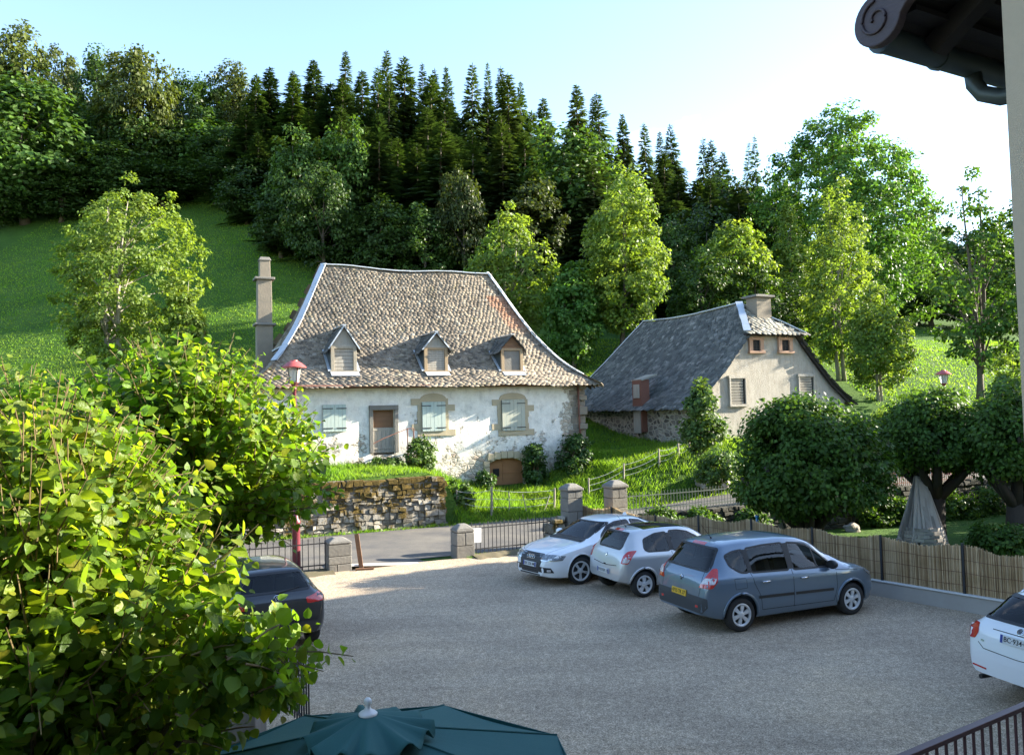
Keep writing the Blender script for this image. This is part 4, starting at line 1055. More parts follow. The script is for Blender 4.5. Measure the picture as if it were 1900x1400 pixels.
# ------------------------------------------------------------------ wire fences in the grass
def wire_fence(label, posts, q, pairs=2):
    R0 = hit_plane(posts[0][0], posts[0][2], (*xy(0, q), 0), DQ); R = root("wire_fence", label, "fence", (R0.x, R0.y, 0), 0)
    o = Vector((R0.x, R0.y, 0)); tp = []
    for (px, yt, yb, lean, r) in posts:
        b = hit_plane(px, yb, (*xy(0, q), 0), DQ); t = hit_plane(px + lean, yt, (*xy(0, q), 0), DQ); z = ter(b.x, b.y) - .12
        zt = max(t.z, z + .7)
        m = MB(); m.tube([(b.x - o.x, b.y - o.y, z), ((b.x + t.x) / 2 - o.x + .01, (b.y + t.y) / 2 - o.y, (z + zt) / 2), (t.x - o.x, t.y - o.y, zt)], [r, r * .95, r * .85], 7); m.build("post", MAT['wood_post'], R)
        if r > .03: tp.append(((b.x - o.x, b.y - o.y, z + .12), (t.x - o.x, t.y - o.y, zt)))
    m = MB()
    for (b0, t0), (b1, t1) in zip(tp[:-1], tp[1:]):
        for f in (.9, .6, .3)[:pairs + 1]:
            a = Vector(b0).lerp(Vector(t0), f); b = Vector(b1).lerp(Vector(t1), f); m.tube([a.lerp(b, k / 6) - Vector((0, 0, .09 * math.sin(math.pi * k / 6))) for k in range(7)], .009, 5)
    m.build("wire", MAT['wire'], R)
wire_fence("wire fence with leaning bleached posts in the tall grass by the road", [(847, 908, 946, 0, .035), (912, 903, 957, 0, .05), (945, 911, 955, -1, .025), (978, 916, 950, -9, .025), (1008, 918, 952, 12, .025), (1028, 905, 957, 1, .045)], 29.75)
wire_fence("wire fence with white strands climbing the grassy bank towards the barn", [(1092, 886, 921, 0, .04), (1157, 859, 892, 0, .04), (1223, 832, 868, -1, .045), (1259, 822, 858, -1, .05), (1279, 808, 835, -1, .045)], 30.1)
# ------------------------------------------------------------------ street lamps
def lamp(label, base, ztop):
    R = root("street_lamp", label, "street lamp", base); H = ztop - base[2]
    m = MB(); m.lathe([(0, 0), (.16, 0), (.16, .06), (.115, .1), (.105, 1.25), (.12, 1.28), (.12, 1.34), (.06, 1.42), (.05, H - .85), (.075, H - .8), (.05, H - .74), (.09, H - .66), (.14, H - .63), (.14, H - .61), (0, H - .61)], 18)
    m.build("pole", MAT['maroon'], R, sharp=40)
    m = MB(); m.lathe([(.0, H - .60), (.125, H - .60), (.19, H - .2), (.0, H - .2)], 16); m.build("lantern_glass", MAT['lamp_glass'], R, sharp=40)
    m = MB()
    for k in range(4):
        a = math.pi / 4 + k * math.pi / 2; m.bar((.13 * math.cos(a), .13 * math.sin(a), H - .61), (.197 * math.cos(a), .197 * math.sin(a), H - .19), .014)
    m.build("lantern_frame", MAT['maroon'], R)
    m = MB(); m.lathe([(.0, H - .21), (.33, H - .215), (.335, H - .19), (.22, H - .09), (.13, H - .035), (.11, H - .03), (.10, H), (.0, H + .005)], 24); m.build("lantern_cap", MAT['lamp_red'], R, sharp=35)
lb = hit_plane(550, 1037, (*xy(0, 22.75), 0), DQ); lb.z = 0
lamp("maroon street lamp with red cap standing behind the black car", lb, at_depth(547, 668, lb.y).z)
l2 = at_depth(1750, 686, 37); lamp("street lamp with red cap rising behind the spreading lime by the sunny meadow", (l2.x, l2.y, ter(l2.x, l2.y)), l2.z)
# ------------------------------------------------------------------ wooden cone hut in the garden
def cone_hut():
    c = at_depth(1709, 960, 24.8); R = root("wooden_hut", "conical hut of grey split wood slabs on the garden lawn", "hut", (c.x, c.y, -.28)); rng = random.Random(2)
    top = 2.1; r0 = .70
    m = MB(); n = 30
    for i in range(n):
        a = 2 * math.pi * i / n + rng.uniform(-.05, .05); ca, sa_ = math.cos(a), math.sin(a); k = rng.uniform(.42, .6)
        p0 = Vector((ca * r0 * (1 - k * .38), sa_ * r0 * (1 - k * .38), k * .75)); e = rng.uniform(.93, 1.06); p1_ = Vector((ca * .07, sa_ * .07, top * e))
        m.bar(p0 + Vector((ca, sa_, 0)) * rng.uniform(0, .05), p1_, rng.uniform(.12, .2), .035)
    m.build("upright_slabs", MAT['slab'], R)
    m = MB()
    for j in range(7):
        z = .04 + j * .1; rr = r0 * (1 - z / top * .92) + .03; k = 13
        for i in range(k):
            a = 2 * math.pi * (i + rng.uniform(-.2, .2) + .5 * (j % 2)) / k; t = Vector((-math.sin(a), math.cos(a), 0)); p = Vector((math.cos(a) * rr, math.sin(a) * rr, z)); m.bar(p - t * rr * .27, p + t * rr * .27, .07, .09)
    m.build("stacked_boards", MAT['slab'], R)
    m = MB()
    for k in range(5):
        a = k * 1.26; m.tube([(math.cos(a) * .12, math.sin(a) * .12, top * .86), (-math.cos(a) * .05, -math.sin(a) * .05, top + rng.uniform(.12, .3))], .025, 6)
    m.build("pole_tips", MAT['wood_dark'], R)
cone_hut()
def rock(label, px, py, z, r, seed):
    p = at_z(px, py, z); bm = bmesh.new(); bmesh.ops.create_icosphere(bm, subdivisions=3, radius=r)
    for v in bm.verts: v.co *= 1 + .35 * noise.noise(v.co * (1.6 / r) + Vector((seed, 0, 0))); v.co.z *= .75
    me = bpy.data.meshes.new("rock"); bm.to_mesh(me); bm.free(); me.materials.append(MAT['rock']); o = obj("rock", me, None, (p.x, p.y, p.z + r * .25)); tag(o, label, "rock")
rock("pale rounded boulder on the lawn at the foot of the garden wall", 1581, 985, -.28, .28, 3)
for i, (px, py, r, lab) in enumerate(((1312, 886, .55, "brown rock outcrop in the grassy bank left of the round lime"), (1340, 893, .35, "smaller brown rock low in the bank touching the round lime's edge"))):
    p = hit_plane(px, py, (*xy(0, 29.0), 0), DQ); bm = bmesh.new(); bmesh.ops.create_icosphere(bm, subdivisions=3, radius=r)
    for v in bm.verts: v.co *= 1 + .4 * noise.noise(v.co * (1.8 / r) + Vector((i, 7, 0))); v.co.z *= .7
    me = bpy.data.meshes.new("rock"); bm.to_mesh(me); bm.free(); me.materials.append(MAT['rock']); tag(obj("rock", me, None, (p.x, p.y, p.z - .1)), lab, "rock")
# small blue thing over the reed fence
p = at_depth(1405, 968, 24.0); m = MB(); m.lathe([(0, 0), (.10, .02), (.11, .2), (.05, .27), (.04, .38), (.07, .40), (.06, .44), (0, .45)], 12); o = m.build("blue_canister", MAT['blue_plastic'], sharp=40); o.location = (p.x, p.y, p.z - .25)
tag(o, "small bright blue canister on a post just above the reed fence", "canister"); m = MB(); m.tube([(0, 0, -(p.z - .25) - .3), (0, 0, .02)], .03, 6); m.build("stake", MAT['wood_dark'], o)
# terrace fence below the big lime
fa = at_z(574, 1378, 0); fb = Vector((fa.x - 2.6, fa.y + 4.6, 0))
railing("terrace_fence", "black iron fence half hidden under the near lime beside the parasol", fb, fa, lambda x: .1, .85, 'black_metal', .12)
R_, _p = None, None
m = MB(); c = at_z(452, 1400, 0); m.box((c.x, c.y, .45), (.45, .45, 1.0)); m.box((c.x, c.y, 1.0), (.55, .55, .12), taper=.7); tag(m.build("fence_pier", MAT['stone_grey'], bevel=.02), "grey stone pier under the near lime at the end of the black fence", "pier")
# ------------------------------------------------------------------ parasol
def parasol():
    c = at_depth(683, 1336, 5.2); R = root("parasol", "dark teal garden parasol with white finial at the bottom edge", "parasol", (c.x, c.y, 0), rad(8)); za = c.z; Rr = 1.42; zr = za - .40
    ph = [rad(22.5 + 45 * k) for k in range(8)]
    def rim(k): return Vector((Rr * math.cos(ph[k % 8]), Rr * math.sin(ph[k % 8]), zr))
    ap = Vector((0, 0, za - .02)); v = []; f = []; n = 8
    for k in range(8):
        a, b = rim(k), rim(k + 1); base = len(v)
        for i in range(n + 1):
            for j in range(n + 1):
                t = i / n; u = j / n; p = ap.lerp(a.lerp(b, u), t); p.z -= .045 * math.sin(math.pi * u) * t * (1 - .4 * t); p += (a + b).normalized() * 0; v.append(p)
        for i in range(n):
            for j in range(n): q = base + i * (n + 1) + j; f.append((q, q + n + 1, q + n + 2, q + 1))
        # valance
        base = len(v)
        for j in range(n + 1):
            p = a.lerp(b, j / n); p2 = p + Vector((0, 0, -.14 - .02 * math.sin(j * 2.0))); v += [p, p2]
        for j in range(n): q = base + 2 * j; f.append((q, q + 1, q + 3, q + 2))
    o = obj("canopy", new_mesh("canopy", v, f, MAT['umbrella']), R); sm = o.modifiers.new("t", 'SOLIDIFY'); sm.thickness = .006
    sm_ = MB()
    for k in range(8): sm_.tube([ap.lerp(rim(k), t) + Vector((0, 0, .004)) for t in (.1, .55, 1.0)], .006, 5)
    sm_.build("canopy_seam", MAT['umbrella'], o)
    v = []; f = []; nr, na_ = 10, 96
    for i in range(nr + 1):
        t = i / nr
        for j in range(na_):
            a = 2 * math.pi * j / na_; r = .04 + (.36 + .02 * math.cos(8 * a)) * t; z = za + .035 - .115 * t ** 1.1 + t * t * (.032 * math.sin(12 * a + .7 * math.sin(3 * a)) + .014 * math.sin(19 * a)); v.append((r * math.cos(a), r * math.sin(a), z))
    for i in range(nr):
        for j in range(na_): f.append((i * na_ + j, i * na_ + (j + 1) % na_, (i + 1) * na_ + (j + 1) % na_, (i + 1) * na_ + j))
    o = obj("vent_flap", new_mesh("vent_flap", v, f, MAT['umbrella'], True), R); sm = o.modifiers.new("t", 'SOLIDIFY'); sm.thickness = .006
    m = MB(); m.lathe([(0, .0), (.058, 0), (.06, .012), (.05, .022), (.026, .034), (.017, .05), (.016, .062), (.0235, .074), (.025, .085), (.0235, .096), (.014, .107), (0, .11)], 24, (0, 0, za + .034)); m.build("finial", MAT['white_plastic'], R, sharp=60)
    m = MB(); m.tube([(0, 0, 0), (0, 0, za)], .022, 10); m.build("pole", MAT['wood_brown'], R)
    for k in range(8):
        m = MB(); m.bar((0, 0, za - .05), rim(k) - Vector((0, 0, .02)), .02); m.build("rib", MAT['wood_brown'], R)
parasol()
# ================================================================== cars
def rnd_poly(poly, r=.04, k=4):
    out = []; n = len(poly)
    for i in range(n):
        p = Vector(poly[i]); a = Vector(poly[i - 1]) - p; b = Vector(poly[(i + 1) % n]) - p; rr = min(r, a.length * .45, b.length * .45)
        a = p + a.normalized() * rr; b = p + b.normalized() * rr
        for j in range(k + 1):
            t = j / k; out.append(tuple(a * (1 - t) ** 2 + p * 2 * t * (1 - t) + b * t * t))
    return out
def scale_poly(poly, d):
    c = sum((Vector(p) for p in poly), Vector((0, 0))) / len(poly); out = []
    for p in poly:
        v = Vector(p) - c; out.append(tuple(c + v * (1 + d / max(v.length, .05))))
    return out
class Car:
    def __init__(s, name, label, spec, paint, group=None):
        s.sp = spec; s.paint = paint; s.R = root(name, label, "car", (0, 0, 0), 0, group); s.L = spec['L']
        s.body()
    def place(s, x, y, ang): s.R.location = (x, y, 0); s.R.rotation_euler = (0, 0, ang)
    def body(s):
        sp = s.sp; L = sp['L']; hw = sp['W'] / 2
        n = 90; t = np.linspace(0, 1, n); xs = L * (t - .035 * np.sin(4 * np.pi * t) * 0) 
        xs = np.unique(np.concatenate([np.linspace(0, .35, 18), np.linspace(.35, L - .35, 64), np.linspace(L - .35, L, 18)]))
        rings = s.rings(xs)
        k = len(rings[0]); v = [q for r in rings for q in r]; f = []
        for i in range(len(rings) - 1):
            for j in range(k): f.append((i * k + j, i * k + (j + 1) % k, (i + 1) * k + (j + 1) % k, (i + 1) * k + j))
        f.append(tuple(range(k))[::-1]); f.append(tuple(range((len(rings) - 1) * k, len(rings) * k)))
        me = new_mesh("body", v, f, [MAT[s.paint], MAT['gap']], True)
        bm = bmesh.new(); bm.from_mesh(me); bmesh.ops.recalc_face_normals(bm, faces=bm.faces); s.bvh = BVHTree.FromBMesh(bm); bm.to_mesh(me); bm.free()
        o = obj("body", me, s.R)
        m = MB(); m.cur = 1; r = sp['tyre'] + sp.get('gap', .055)
        for xa in sp['axle']:
            for sy in (-1, 1): m.lathe([(r, -.02), (r, .34)], 32, (xa, sy * (hw - .14), sp['tyre'] + .01), Matrix.Rotation(-sy * rad(90), 3, 'X') @ Matrix.Translation((0, 0, -.14)).to_3x3(), cap=True)
        # shift cutters so that they span from inside the sill to outside the flank
        ct = m.build("cut", [MAT[s.paint], MAT['gap']])
        s.bo = o; s.arch = ct; s.cuts = []
        for xa in sp['axle']:
            for sy in (-1, 1): s.wheel(xa, sy)
        # arch lips
        for xa in sp['axle']:
            for sy in (-1, 1):
                pts = []
                for a in np.linspace(-.12, math.pi + .12, 26):
                    x = xa + (r + .012) * math.cos(a); z = sp['tyre'] + .01 + (r + .012) * math.sin(a)
                    h = s.bvh.ray_cast(Vector((x, sy * 3, z)), Vector((0, -sy, 0)))[0]
                    if h: pts.append(h + Vector((0, -sy * .004, 0)))
                if len(pts) > 4:
                    mm = MB(); mm.tube(pts, [.012 if i in (0, len(pts) - 1) else sp.get('lip', .018) for i in range(len(pts))], 6); mm.build("wheel_arch", MAT[s.paint], s.R, smooth_=True)
    def rings(s, xs, dt=0., dw=0., zmin=None):
        sp = s.sp
        T = pchip(*zip(*sp['top']), xs); Bt = pchip(*zip(*sp['belt']), xs); Wd = pchip(*zip(*sp['plan']), xs); Rw = pchip(*zip(*sp['roof']), xs); Zb = pchip(*zip(*sp['bot']), xs)
        rings = []
        for x, zt, bz, w, rw, zb in zip(xs, T - dt, Bt, Wd - dw, Rw - dw, Zb if zmin is None else np.full(len(xs), zmin)):
            f = min(1, (zt - zb) / .6); belt = min(bz, zt - .075 * f); g = zt - bz; e = float(smooth(-.02, .34, g)); rwe = (w - .075) * (1 - e) + rw * e
            wb = w - .022 - .02 * e; hh = zt - belt
            crown_ = .03 * e + .022 * (1 - e)
            p = [(0, zt), (.35 * rwe, zt - .12 * crown_), (.65 * rwe, zt - .45 * crown_), (.85 * rwe, zt - crown_), (.95 * rwe, zt - crown_ - .022 * f), (rwe * 1.0, zt - crown_ - .05 * f)]
            za = p[-1][1]
            if za - belt < .03: za = belt + .015; p[-1] = (rwe, za); p[-2] = (.955 * rwe, max(p[-2][1], za + .01))
            for q in (.25, .5, .75): p.append((rwe + (wb - rwe) * (q ** .9), za + (belt - za) * q))
            p += [(wb, belt), (w - .006, belt - .05 * f), (w, belt - .13 * f)]
            zs = zb + .13 * f; zm = belt - .13 * f
            p += [(w + .004, zm + (zs - zm) * .35), (w, zm + (zs - zm) * .7), (w - .02, zs), (w - .06, zb + .03 * f), (w - .16, zb), (w * .5, zb - .0), (0, zb)]
            rings.append([(x, y, z) for y, z in p] + [(x, -y, z) for y, z in p[-2:0:-1]])
        return rings
    def wheel(s, xa, sy):
        sp = s.sp; r = sp['tyre']; y = sy * (sp['W'] / 2 - .115); rr = sp['rim']; steer = sp.get('steer', 0) if xa > s.L / 2 else 0
        M = Matrix.Rotation(steer, 3, 'Z') @ Matrix.Rotation(-sy * rad(90), 3, 'X'); c = (0, 0, 0)
        m = MB(); h = .1
        m.lathe([(rr - .01, -h * .9), (rr + .01, -h), (r - .03, -h), (r - .008, -h * .8), (r, -h * .5), (r, h * .5), (r - .008, h * .8), (r - .03, h), (rr + .012, h), (rr - .004, h * .92), (rr - .02, h * .5), (.02, h * .35), (0, h * .35)], 40, c, M)
        w = m.build("wheel", MAT['tyre'], s.R, sharp=45); w.location = (xa, y, r - .004)
        m = MB(); k = sp['spokes']; d = h * .86
        m.lathe([(rr + .008, d), (rr + .008, d + .012), (rr - .012, d + .016), (rr - .03, d + .004), (rr - .03, d - .02)], 40, c, M)
        m.lathe([(0, d + .012), (.045, d + .012), (.065, d + .0), (.07, d - .04)], 24, c, M)
        for i in range(k):
            a = 2 * math.pi * i / k + .3; u = Vector((math.cos(a), math.sin(a), 0)); v_ = Vector((-u.y, u.x, 0)); w0, w1 = sp['spw']
            offs = (0,) if not sp.get('twin') else (-.022, .022)
            for of in offs:
                q = [u * .04 + v_ * (of * .3 - w0), u * .04 + v_ * (of * .3 + w0), u * (rr - .015) + v_ * (of + w1), u * (rr - .015) + v_ * (of - w1)]
                lo = [M @ (p + Vector((0, 0, d - .03))) for p in q]; hi = [M @ (p * .98 + Vector((0, 0, d + .004 - .008 * (j > 1)))) for j, p in enumerate(q)]
                m.add(lo + hi, [(4, 5, 6, 7), (0, 1, 5, 4), (1, 2, 6, 5), (2, 3, 7, 6), (3, 0, 4, 7)])
        m.build("rim", MAT['rim'], w, sharp=40)
    def frame(s, kind):
        L = s.L; V = Vector
        return {'R': (V((0, -3, 0)), V((1, 0, 0)), V((0, 0, 1)), V((0, 1, 0))), 'L': (V((0, 3, 0)), V((1, 0, 0)), V((0, 0, 1)), V((0, -1, 0))),
                'B': (V((-3, 0, 0)), V((0, 1, 0)), V((0, 0, 1)), V((1, 0, 0))), 'F': (V((L + 3, 0, 0)), V((0, 1, 0)), V((0, 0, 1)), V((-1, 0, 0))), 'T': (V((0, 0, 4)), V((1, 0, 0)), V((0, 1, 0)), V((0, 0, -1))),
                # corners: u runs along the car's surface diagonal, 0 at the corner
                'BR': (V((0, -s.sp['W'] / 2, 0)) - 3 * V((.75, .66, 0)), V((.66, -.75, 0)), V((0, 0, 1)), V((.75, .66, 0))), 'BL': (V((0, s.sp['W'] / 2, 0)) - 3 * V((.75, -.66, 0)), V((.66, .75, 0)), V((0, 0, 1)), V((.75, -.66, 0))),
                'FL': (V((L, s.sp['W'] / 2, 0)) + 3 * V((.75, .66, 0)), V((-.66, .75, 0)), V((0, 0, 1)), V((-.75, -.66, 0))), 'FR': (V((L, -s.sp['W'] / 2, 0)) + 3 * V((.75, -.66, 0)), V((-.66, -.75, 0)), V((0, 0, 1)), V((-.75, .66, 0)))}[kind]
    def patch(s, kind, poly, mat, name, parent=None, off=.004, r=.04, step=.07, label=None):
        O, U, V_, D = s.frame(kind); poly = rnd_poly(poly, r) if r else poly
        bm = bmesh.new(); vs = [bm.verts.new((a, b, 0)) for a, b in poly]; bm.faces.new(vs)
        for ax in (0, 1):
            lo = min(p[ax] for p in poly); hi = max(p[ax] for p in poly); k = max(1, int((hi - lo) / step))
            for i in range(1, k):
                c = [0, 0, 0]; c[ax] = lo + (hi - lo) * i / k; nn = [0, 0, 0]; nn[ax] = 1
                bmesh.ops.bisect_plane(bm, geom=bm.verts[:] + bm.edges[:] + bm.faces[:], plane_co=c, plane_no=nn, dist=1e-6)
        nrm = {}
        for v in bm.verts:
            o = O + U * v.co.x + V_ * v.co.y; h, n, _, _ = s.bvh.ray_cast(o, D)
            if h is None: h, n, _, _ = s.bvh.find_nearest(o + D * 3)
            if n.dot(D) > 0: n = -n
            v.co = h + n * off; nrm[v] = n.copy()
        be = [e for e in bm.edges if len(e.link_faces) == 1]
        ex = bmesh.ops.extrude_edge_only(bm, edges=be)['geom']
        for v in [g for g in ex if isinstance(g, bmesh.types.BMVert)]:
            src = min((e.other_vert(v) for e in v.link_edges if e.other_vert(v) in nrm), key=lambda q: (q.co - v.co).length); v.co = v.co - nrm[src] * (off + .006)
        bmesh.ops.recalc_face_normals(bm, faces=bm.faces)
        me = bpy.data.meshes.new(name); bm.to_mesh(me); bm.free(); me.materials.append(MAT[mat]); me.polygons.foreach_set("use_smooth", [True] * len(me.polygons)); me.set_sharp_from_angle(angle=rad(40))
        # orient outwards
        o = obj(name, me, parent or s.R)
        if label: o["label"] = label
        return o
    def line(s, kind, pts, w=.009, mat='gap', name="panel_gap", off=.0015, parent=None):
        O, U, V_, D = s.frame(kind); P = [Vector(p) for p in pts]; dense = []
        for a, b in zip(P[:-1], P[1:]):
            k = max(1, int((b - a).length / .05)); dense += [a.lerp(b, i / k) for i in range(k)]
        dense.append(P[-1]); v = []; f = []
        for i, p in enumerate(dense):
            d = (dense[min(i + 1, len(dense) - 1)] - dense[max(i - 1, 0)]).normalized(); n2 = Vector((-d.y, d.x))
            for sg, oo in ((-.5, -.003), (-.5, off), (.5, off), (.5, -.003)):
                q = p + n2 * sg * w; h, n, _, _ = s.bvh.ray_cast(O + U * q.x + V_ * q.y, D)
                if h is None: h, n, _, _ = s.bvh.find_nearest(O + U * q.x + V_ * q.y + D * 3)
                if n.dot(D) > 0: n = -n
                v.append(h + n * oo)
        for i in range(len(dense) - 1):
            for j in range(3): a = i * 4 + j; f.append((a, a + 1, a + 5, a + 4))
        return obj(name, new_mesh(name, v, f, MAT[mat]), parent or s.R)
    def hit(s, kind, u, v):
        O, U, V_, D = s.frame(kind); h, n, _, _ = s.bvh.ray_cast(O + U * u + V_ * v, D)
        if n.dot(D) > 0: n = -n
        return h, n, U
    def window(s, kind, poly, name="side_window", label=None, border=.022):
        pl = rnd_poly(poly, .05); s.cuts.append((kind, rnd_poly(scale_poly(poly, -.012), .05)))
        g = s.patch(kind, poly, 'car_window', name, off=.002, r=.05, label=label)
        s.line(kind, [Vector(q) for q in pl] + [Vector(pl[0])], .02 if kind == 'F' else .034, 'trim', "window_surround", .005, g)
        return g
    def finish(s):
        """hollow the cabin, open windows and wheel arches, add seats"""
        L = s.L; o = s.bo; sp = s.sp
        xs = np.linspace(.17, L - sp.get('nose', .95), 40); R_ = s.rings(xs, .04, .045, .45); k = len(R_[0]); m = MB(); m.cur = 1
        m.add([q for r in R_ for q in r], [(i * k + j, i * k + (j + 1) % k, (i + 1) * k + (j + 1) % k, (i + 1) * k + j) for i in range(len(R_) - 1) for j in range(k)] + [tuple(range(k))[::-1], tuple(range((len(R_) - 1) * k, len(R_) * k))])
        cab = m.build("cut", [MAT[s.paint], MAT['gap']])
        m = MB(); m.cur = 1
        for kind, poly in s.cuts:
            O, U, V_, D = s.frame(kind); dep = {'R': 2.55, 'L': 2.55, 'B': 4.0, 'F': 3 + L * .42}[kind]; n = len(poly); pts = [O + U * a + V_ * b for a, b in poly]
            m.add(pts + [q + D * dep for q in pts], [tuple(range(n))[::-1], tuple(range(n, 2 * n))] + [(i, (i + 1) % n, (i + 1) % n + n, i + n) for i in range(n)])
        wn_ = m.build("cut", [MAT[s.paint], MAT['gap']])
        for c in (cab, wn_, s.arch):
            md = o.modifiers.new("b", 'BOOLEAN'); md.operation = 'DIFFERENCE'; md.solver = 'EXACT'; md.object = c; md.use_self = c is wn_
        bpy.context.view_layer.update(); dg = bpy.context.evaluated_depsgraph_get(); me2 = bpy.data.meshes.new_from_object(o.evaluated_get(dg)); o.modifiers.clear(); o.data = me2; me2.set_sharp_from_angle(angle=rad(38))
        for c in (cab, wn_, s.arch): bpy.data.objects.remove(c)
        zb = sp['belt'][1][1]; xf = sp.get('seat', L * .52); xr = xf - .88
        for x, ys, wd in ((xf, (-.36, .36), .46), (xr, (-.40, .0, .40), .38)):
            for y in ys:
                m = MB(); Mx = Matrix.Rotation(rad(-14), 3, 'Y'); m.box((x, y, zb - .12), (.13, wd, .62), M=Mx, taper=.86); m.box((x - .09, y, zb + .29), (.10, .26, .18), M=Mx, taper=.85)
                m.tube([(x - .055, y - .06, zb + .16), (x - .085, y - .06, zb + .26)], .012, 5)
                m.build("seat", MAT['seat'], s.R, bevel=.03)
        m = MB(); m.box((xf + 1.0, 0, zb - .06), (.35, 1.25, .2)); m.build("dashboard", MAT['trim'], s.R, bevel=.04)
    def handle(s, kind, u, z, mat=None, w=.17):
        h, n, U = s.hit(kind, u, z); m = MB(); m.tube([h - U * w / 2 - n * .002, h - U * w * .42 + n * .035, h + U * w * .42 + n * .035, h + U * w / 2 - n * .002], [.012, .016, .016, .012], 8); m.build("door_handle", MAT[mat or s.paint], s.R, smooth_=True)
    def mirror(s, sy, x, z, mat=None):
        h = s.bvh.ray_cast(Vector((x, sy * 3, z)), Vector((0, -sy, 0)))[0]; bm = bmesh.new(); bmesh.ops.create_uvsphere(bm, u_segments=16, v_segments=10, radius=1)
        c = h + Vector((-.02, sy * .14, .03))
        for v in bm.verts: v.co = Vector((max(v.co.x, -.35) * .10, v.co.y * .125, v.co.z * .085)) + c
        me = bpy.data.meshes.new("mirror"); bm.to_mesh(me); bm.free(); me.materials.append(MAT[mat or s.paint]); me.polygons.foreach_set("use_smooth", [True] * len(me.polygons)); o = obj("door_mirror", me, s.R)
        m = MB(); m.bar(h - Vector((0, sy * .03, .01)), c, .05, .03); m.build("mirror_arm", MAT['trim'], o)
    def antenna(s, x, y=0, l=.42):
        h = s.hit('T', x, y)[0]; m = MB(); m.tube([h, h + Vector((-.02, 0, .03))], [.022, .012], 8); m.tube([h + Vector((-.02, 0, .03)), h + Vector((-l * .62, 0, l * .78))], [.006, .003], 5); m.build("antenna", MAT['trim'], s.R)
    def plate(s, kind, u, z, txt, w=.52, h=.11, mat='plate_white', band=True):
        p, n, U = s.hit(kind, u, z); n = Vector((n.x, n.y, n.z * .5)).normalized(); Ur = {'B': Vector((0, -1, 0)), 'F': Vector((0, 1, 0))}[kind]; up = n.cross(Ur); up.normalize(); M = Matrix((Ur, up, n)).transposed()
        m = MB(); m.box(p + n * .016, (w, h, .022), M=M); pl = m.build("number_plate", MAT[mat], s.R, bevel=.004)
        tx = text(txt, h * .82, MAT['plate_black'], "lettering", pl, p + n * .0285, M, w * (.84 if band else .9), Ur * (w * .03 if band else 0))
        if band:
            m = MB()
            for sx in (-1, 1): m.box(p + n * .0275 + Ur * sx * (w / 2 - .022), (.04, h * .94, .002), M=M)
            m.build("blue_band", MAT['plate_blue'], pl)
        return pl
    def badge_frame(s, kind, u, z):
        p, n, U = s.hit(kind, u, z); Ur = {'B': Vector((0, -1, 0)), 'F': Vector((0, 1, 0))}[kind]; up = n.cross(Ur).normalized(); Ur = up.cross(n); return p + n * .006, Matrix((Ur, up, n)).transposed()
def text(txt, size, mat, name, parent, loc, M, maxw=None, shift=Vector((0, 0, 0))):
    cu = bpy.data.curves.new("t", 'FONT'); cu.body = txt; cu.size = size; cu.align_x = 'CENTER'; cu.align_y = 'CENTER'; cu.extrude = .001; cu.offset = size * .012
    o = bpy.data.objects.new("t", cu); C.objects.link(o); bpy.context.view_layer.update(); dg = bpy.context.evaluated_depsgraph_get(); me = bpy.data.meshes.new_from_object(o.evaluated_get(dg)); bpy.data.objects.remove(o)
    w = max(v.co.x for v in me.vertices) - min(v.co.x for v in me.vertices); k = min(1.25, maxw / w) if maxw else 1
    for v in me.vertices: v.co = M @ Vector((v.co.x * k, v.co.y, v.co.z)) + loc + shift
    me.materials.clear(); me.materials.append(mat); return obj(name, me, parent)
def diamond_badge(car, kind, u, z, h=.11):
    p, M = car.badge_frame(kind, u, z); m = MB(); o = [(0, h / 2), (h * .38, 0), (0, -h / 2), (-h * .38, 0)]; i = [(a * .5, b * .5) for a, b in o]
    v = [M @ Vector((a, b, .008)) + p for a, b in o] + [M @ Vector((a, b, .014)) + p for a, b in i] + [M @ Vector((a, b, -.006)) + p for a, b in o] + [M @ Vector((a, b, .002)) + p for a, b in i]
    m.add(v, [(k, (k + 1) % 4, (k + 1) % 4 + 4, k + 4) for k in range(4)] + [(k + 8, (k + 1) % 4 + 8, (k + 1) % 4, k) for k in range(4)] + [(k + 4, (k + 1) % 4 + 4, (k + 1) % 4 + 12, k + 12) for k in range(4)]); m.build("badge", MAT['chrome'], car.R)
def ring_badge(car, kind, u, z, r=.055):
    p, M = car.badge_frame(kind, u, z); m = MB(); m.lathe([(r, -.01), (r, .01), (r * .86, .012), (r * .84, .004)], 28, p, M)
    for pts in (((-.3, .72), (0, .12), (.3, .72)), ((-.66, .4), (-.3, -.66), (0, -.02), (.3, -.66), (.66, .4))): m.tube([M @ Vector((a * r, b * r, .006)) + p for a, b in pts], r * .07, 5)
    b = m.build("badge", MAT['chrome'], car.R); m = MB(); m.lathe([(0, -.006), (r * .86, -.006), (r * .86, .002), (0, .002)], 24, p, M); m.build("badge_disc", MAT['trim'], b)
def four_rings(car, kind, u, z, r=.047):
    p, M = car.badge_frame(kind, u, z); m = MB()
    for k in range(4):
        c = M @ Vector(((k - 1.5) * r * 1.5, 0, .012)) + p; m.tube([c + M @ Vector((r * math.cos(a), r * math.sin(a), .002 * (k % 2))) for a in np.linspace(0, 2 * math.pi, 25)], r * .13, 6, cap=False)
    m.build("badge", MAT['chrome'], car.R)

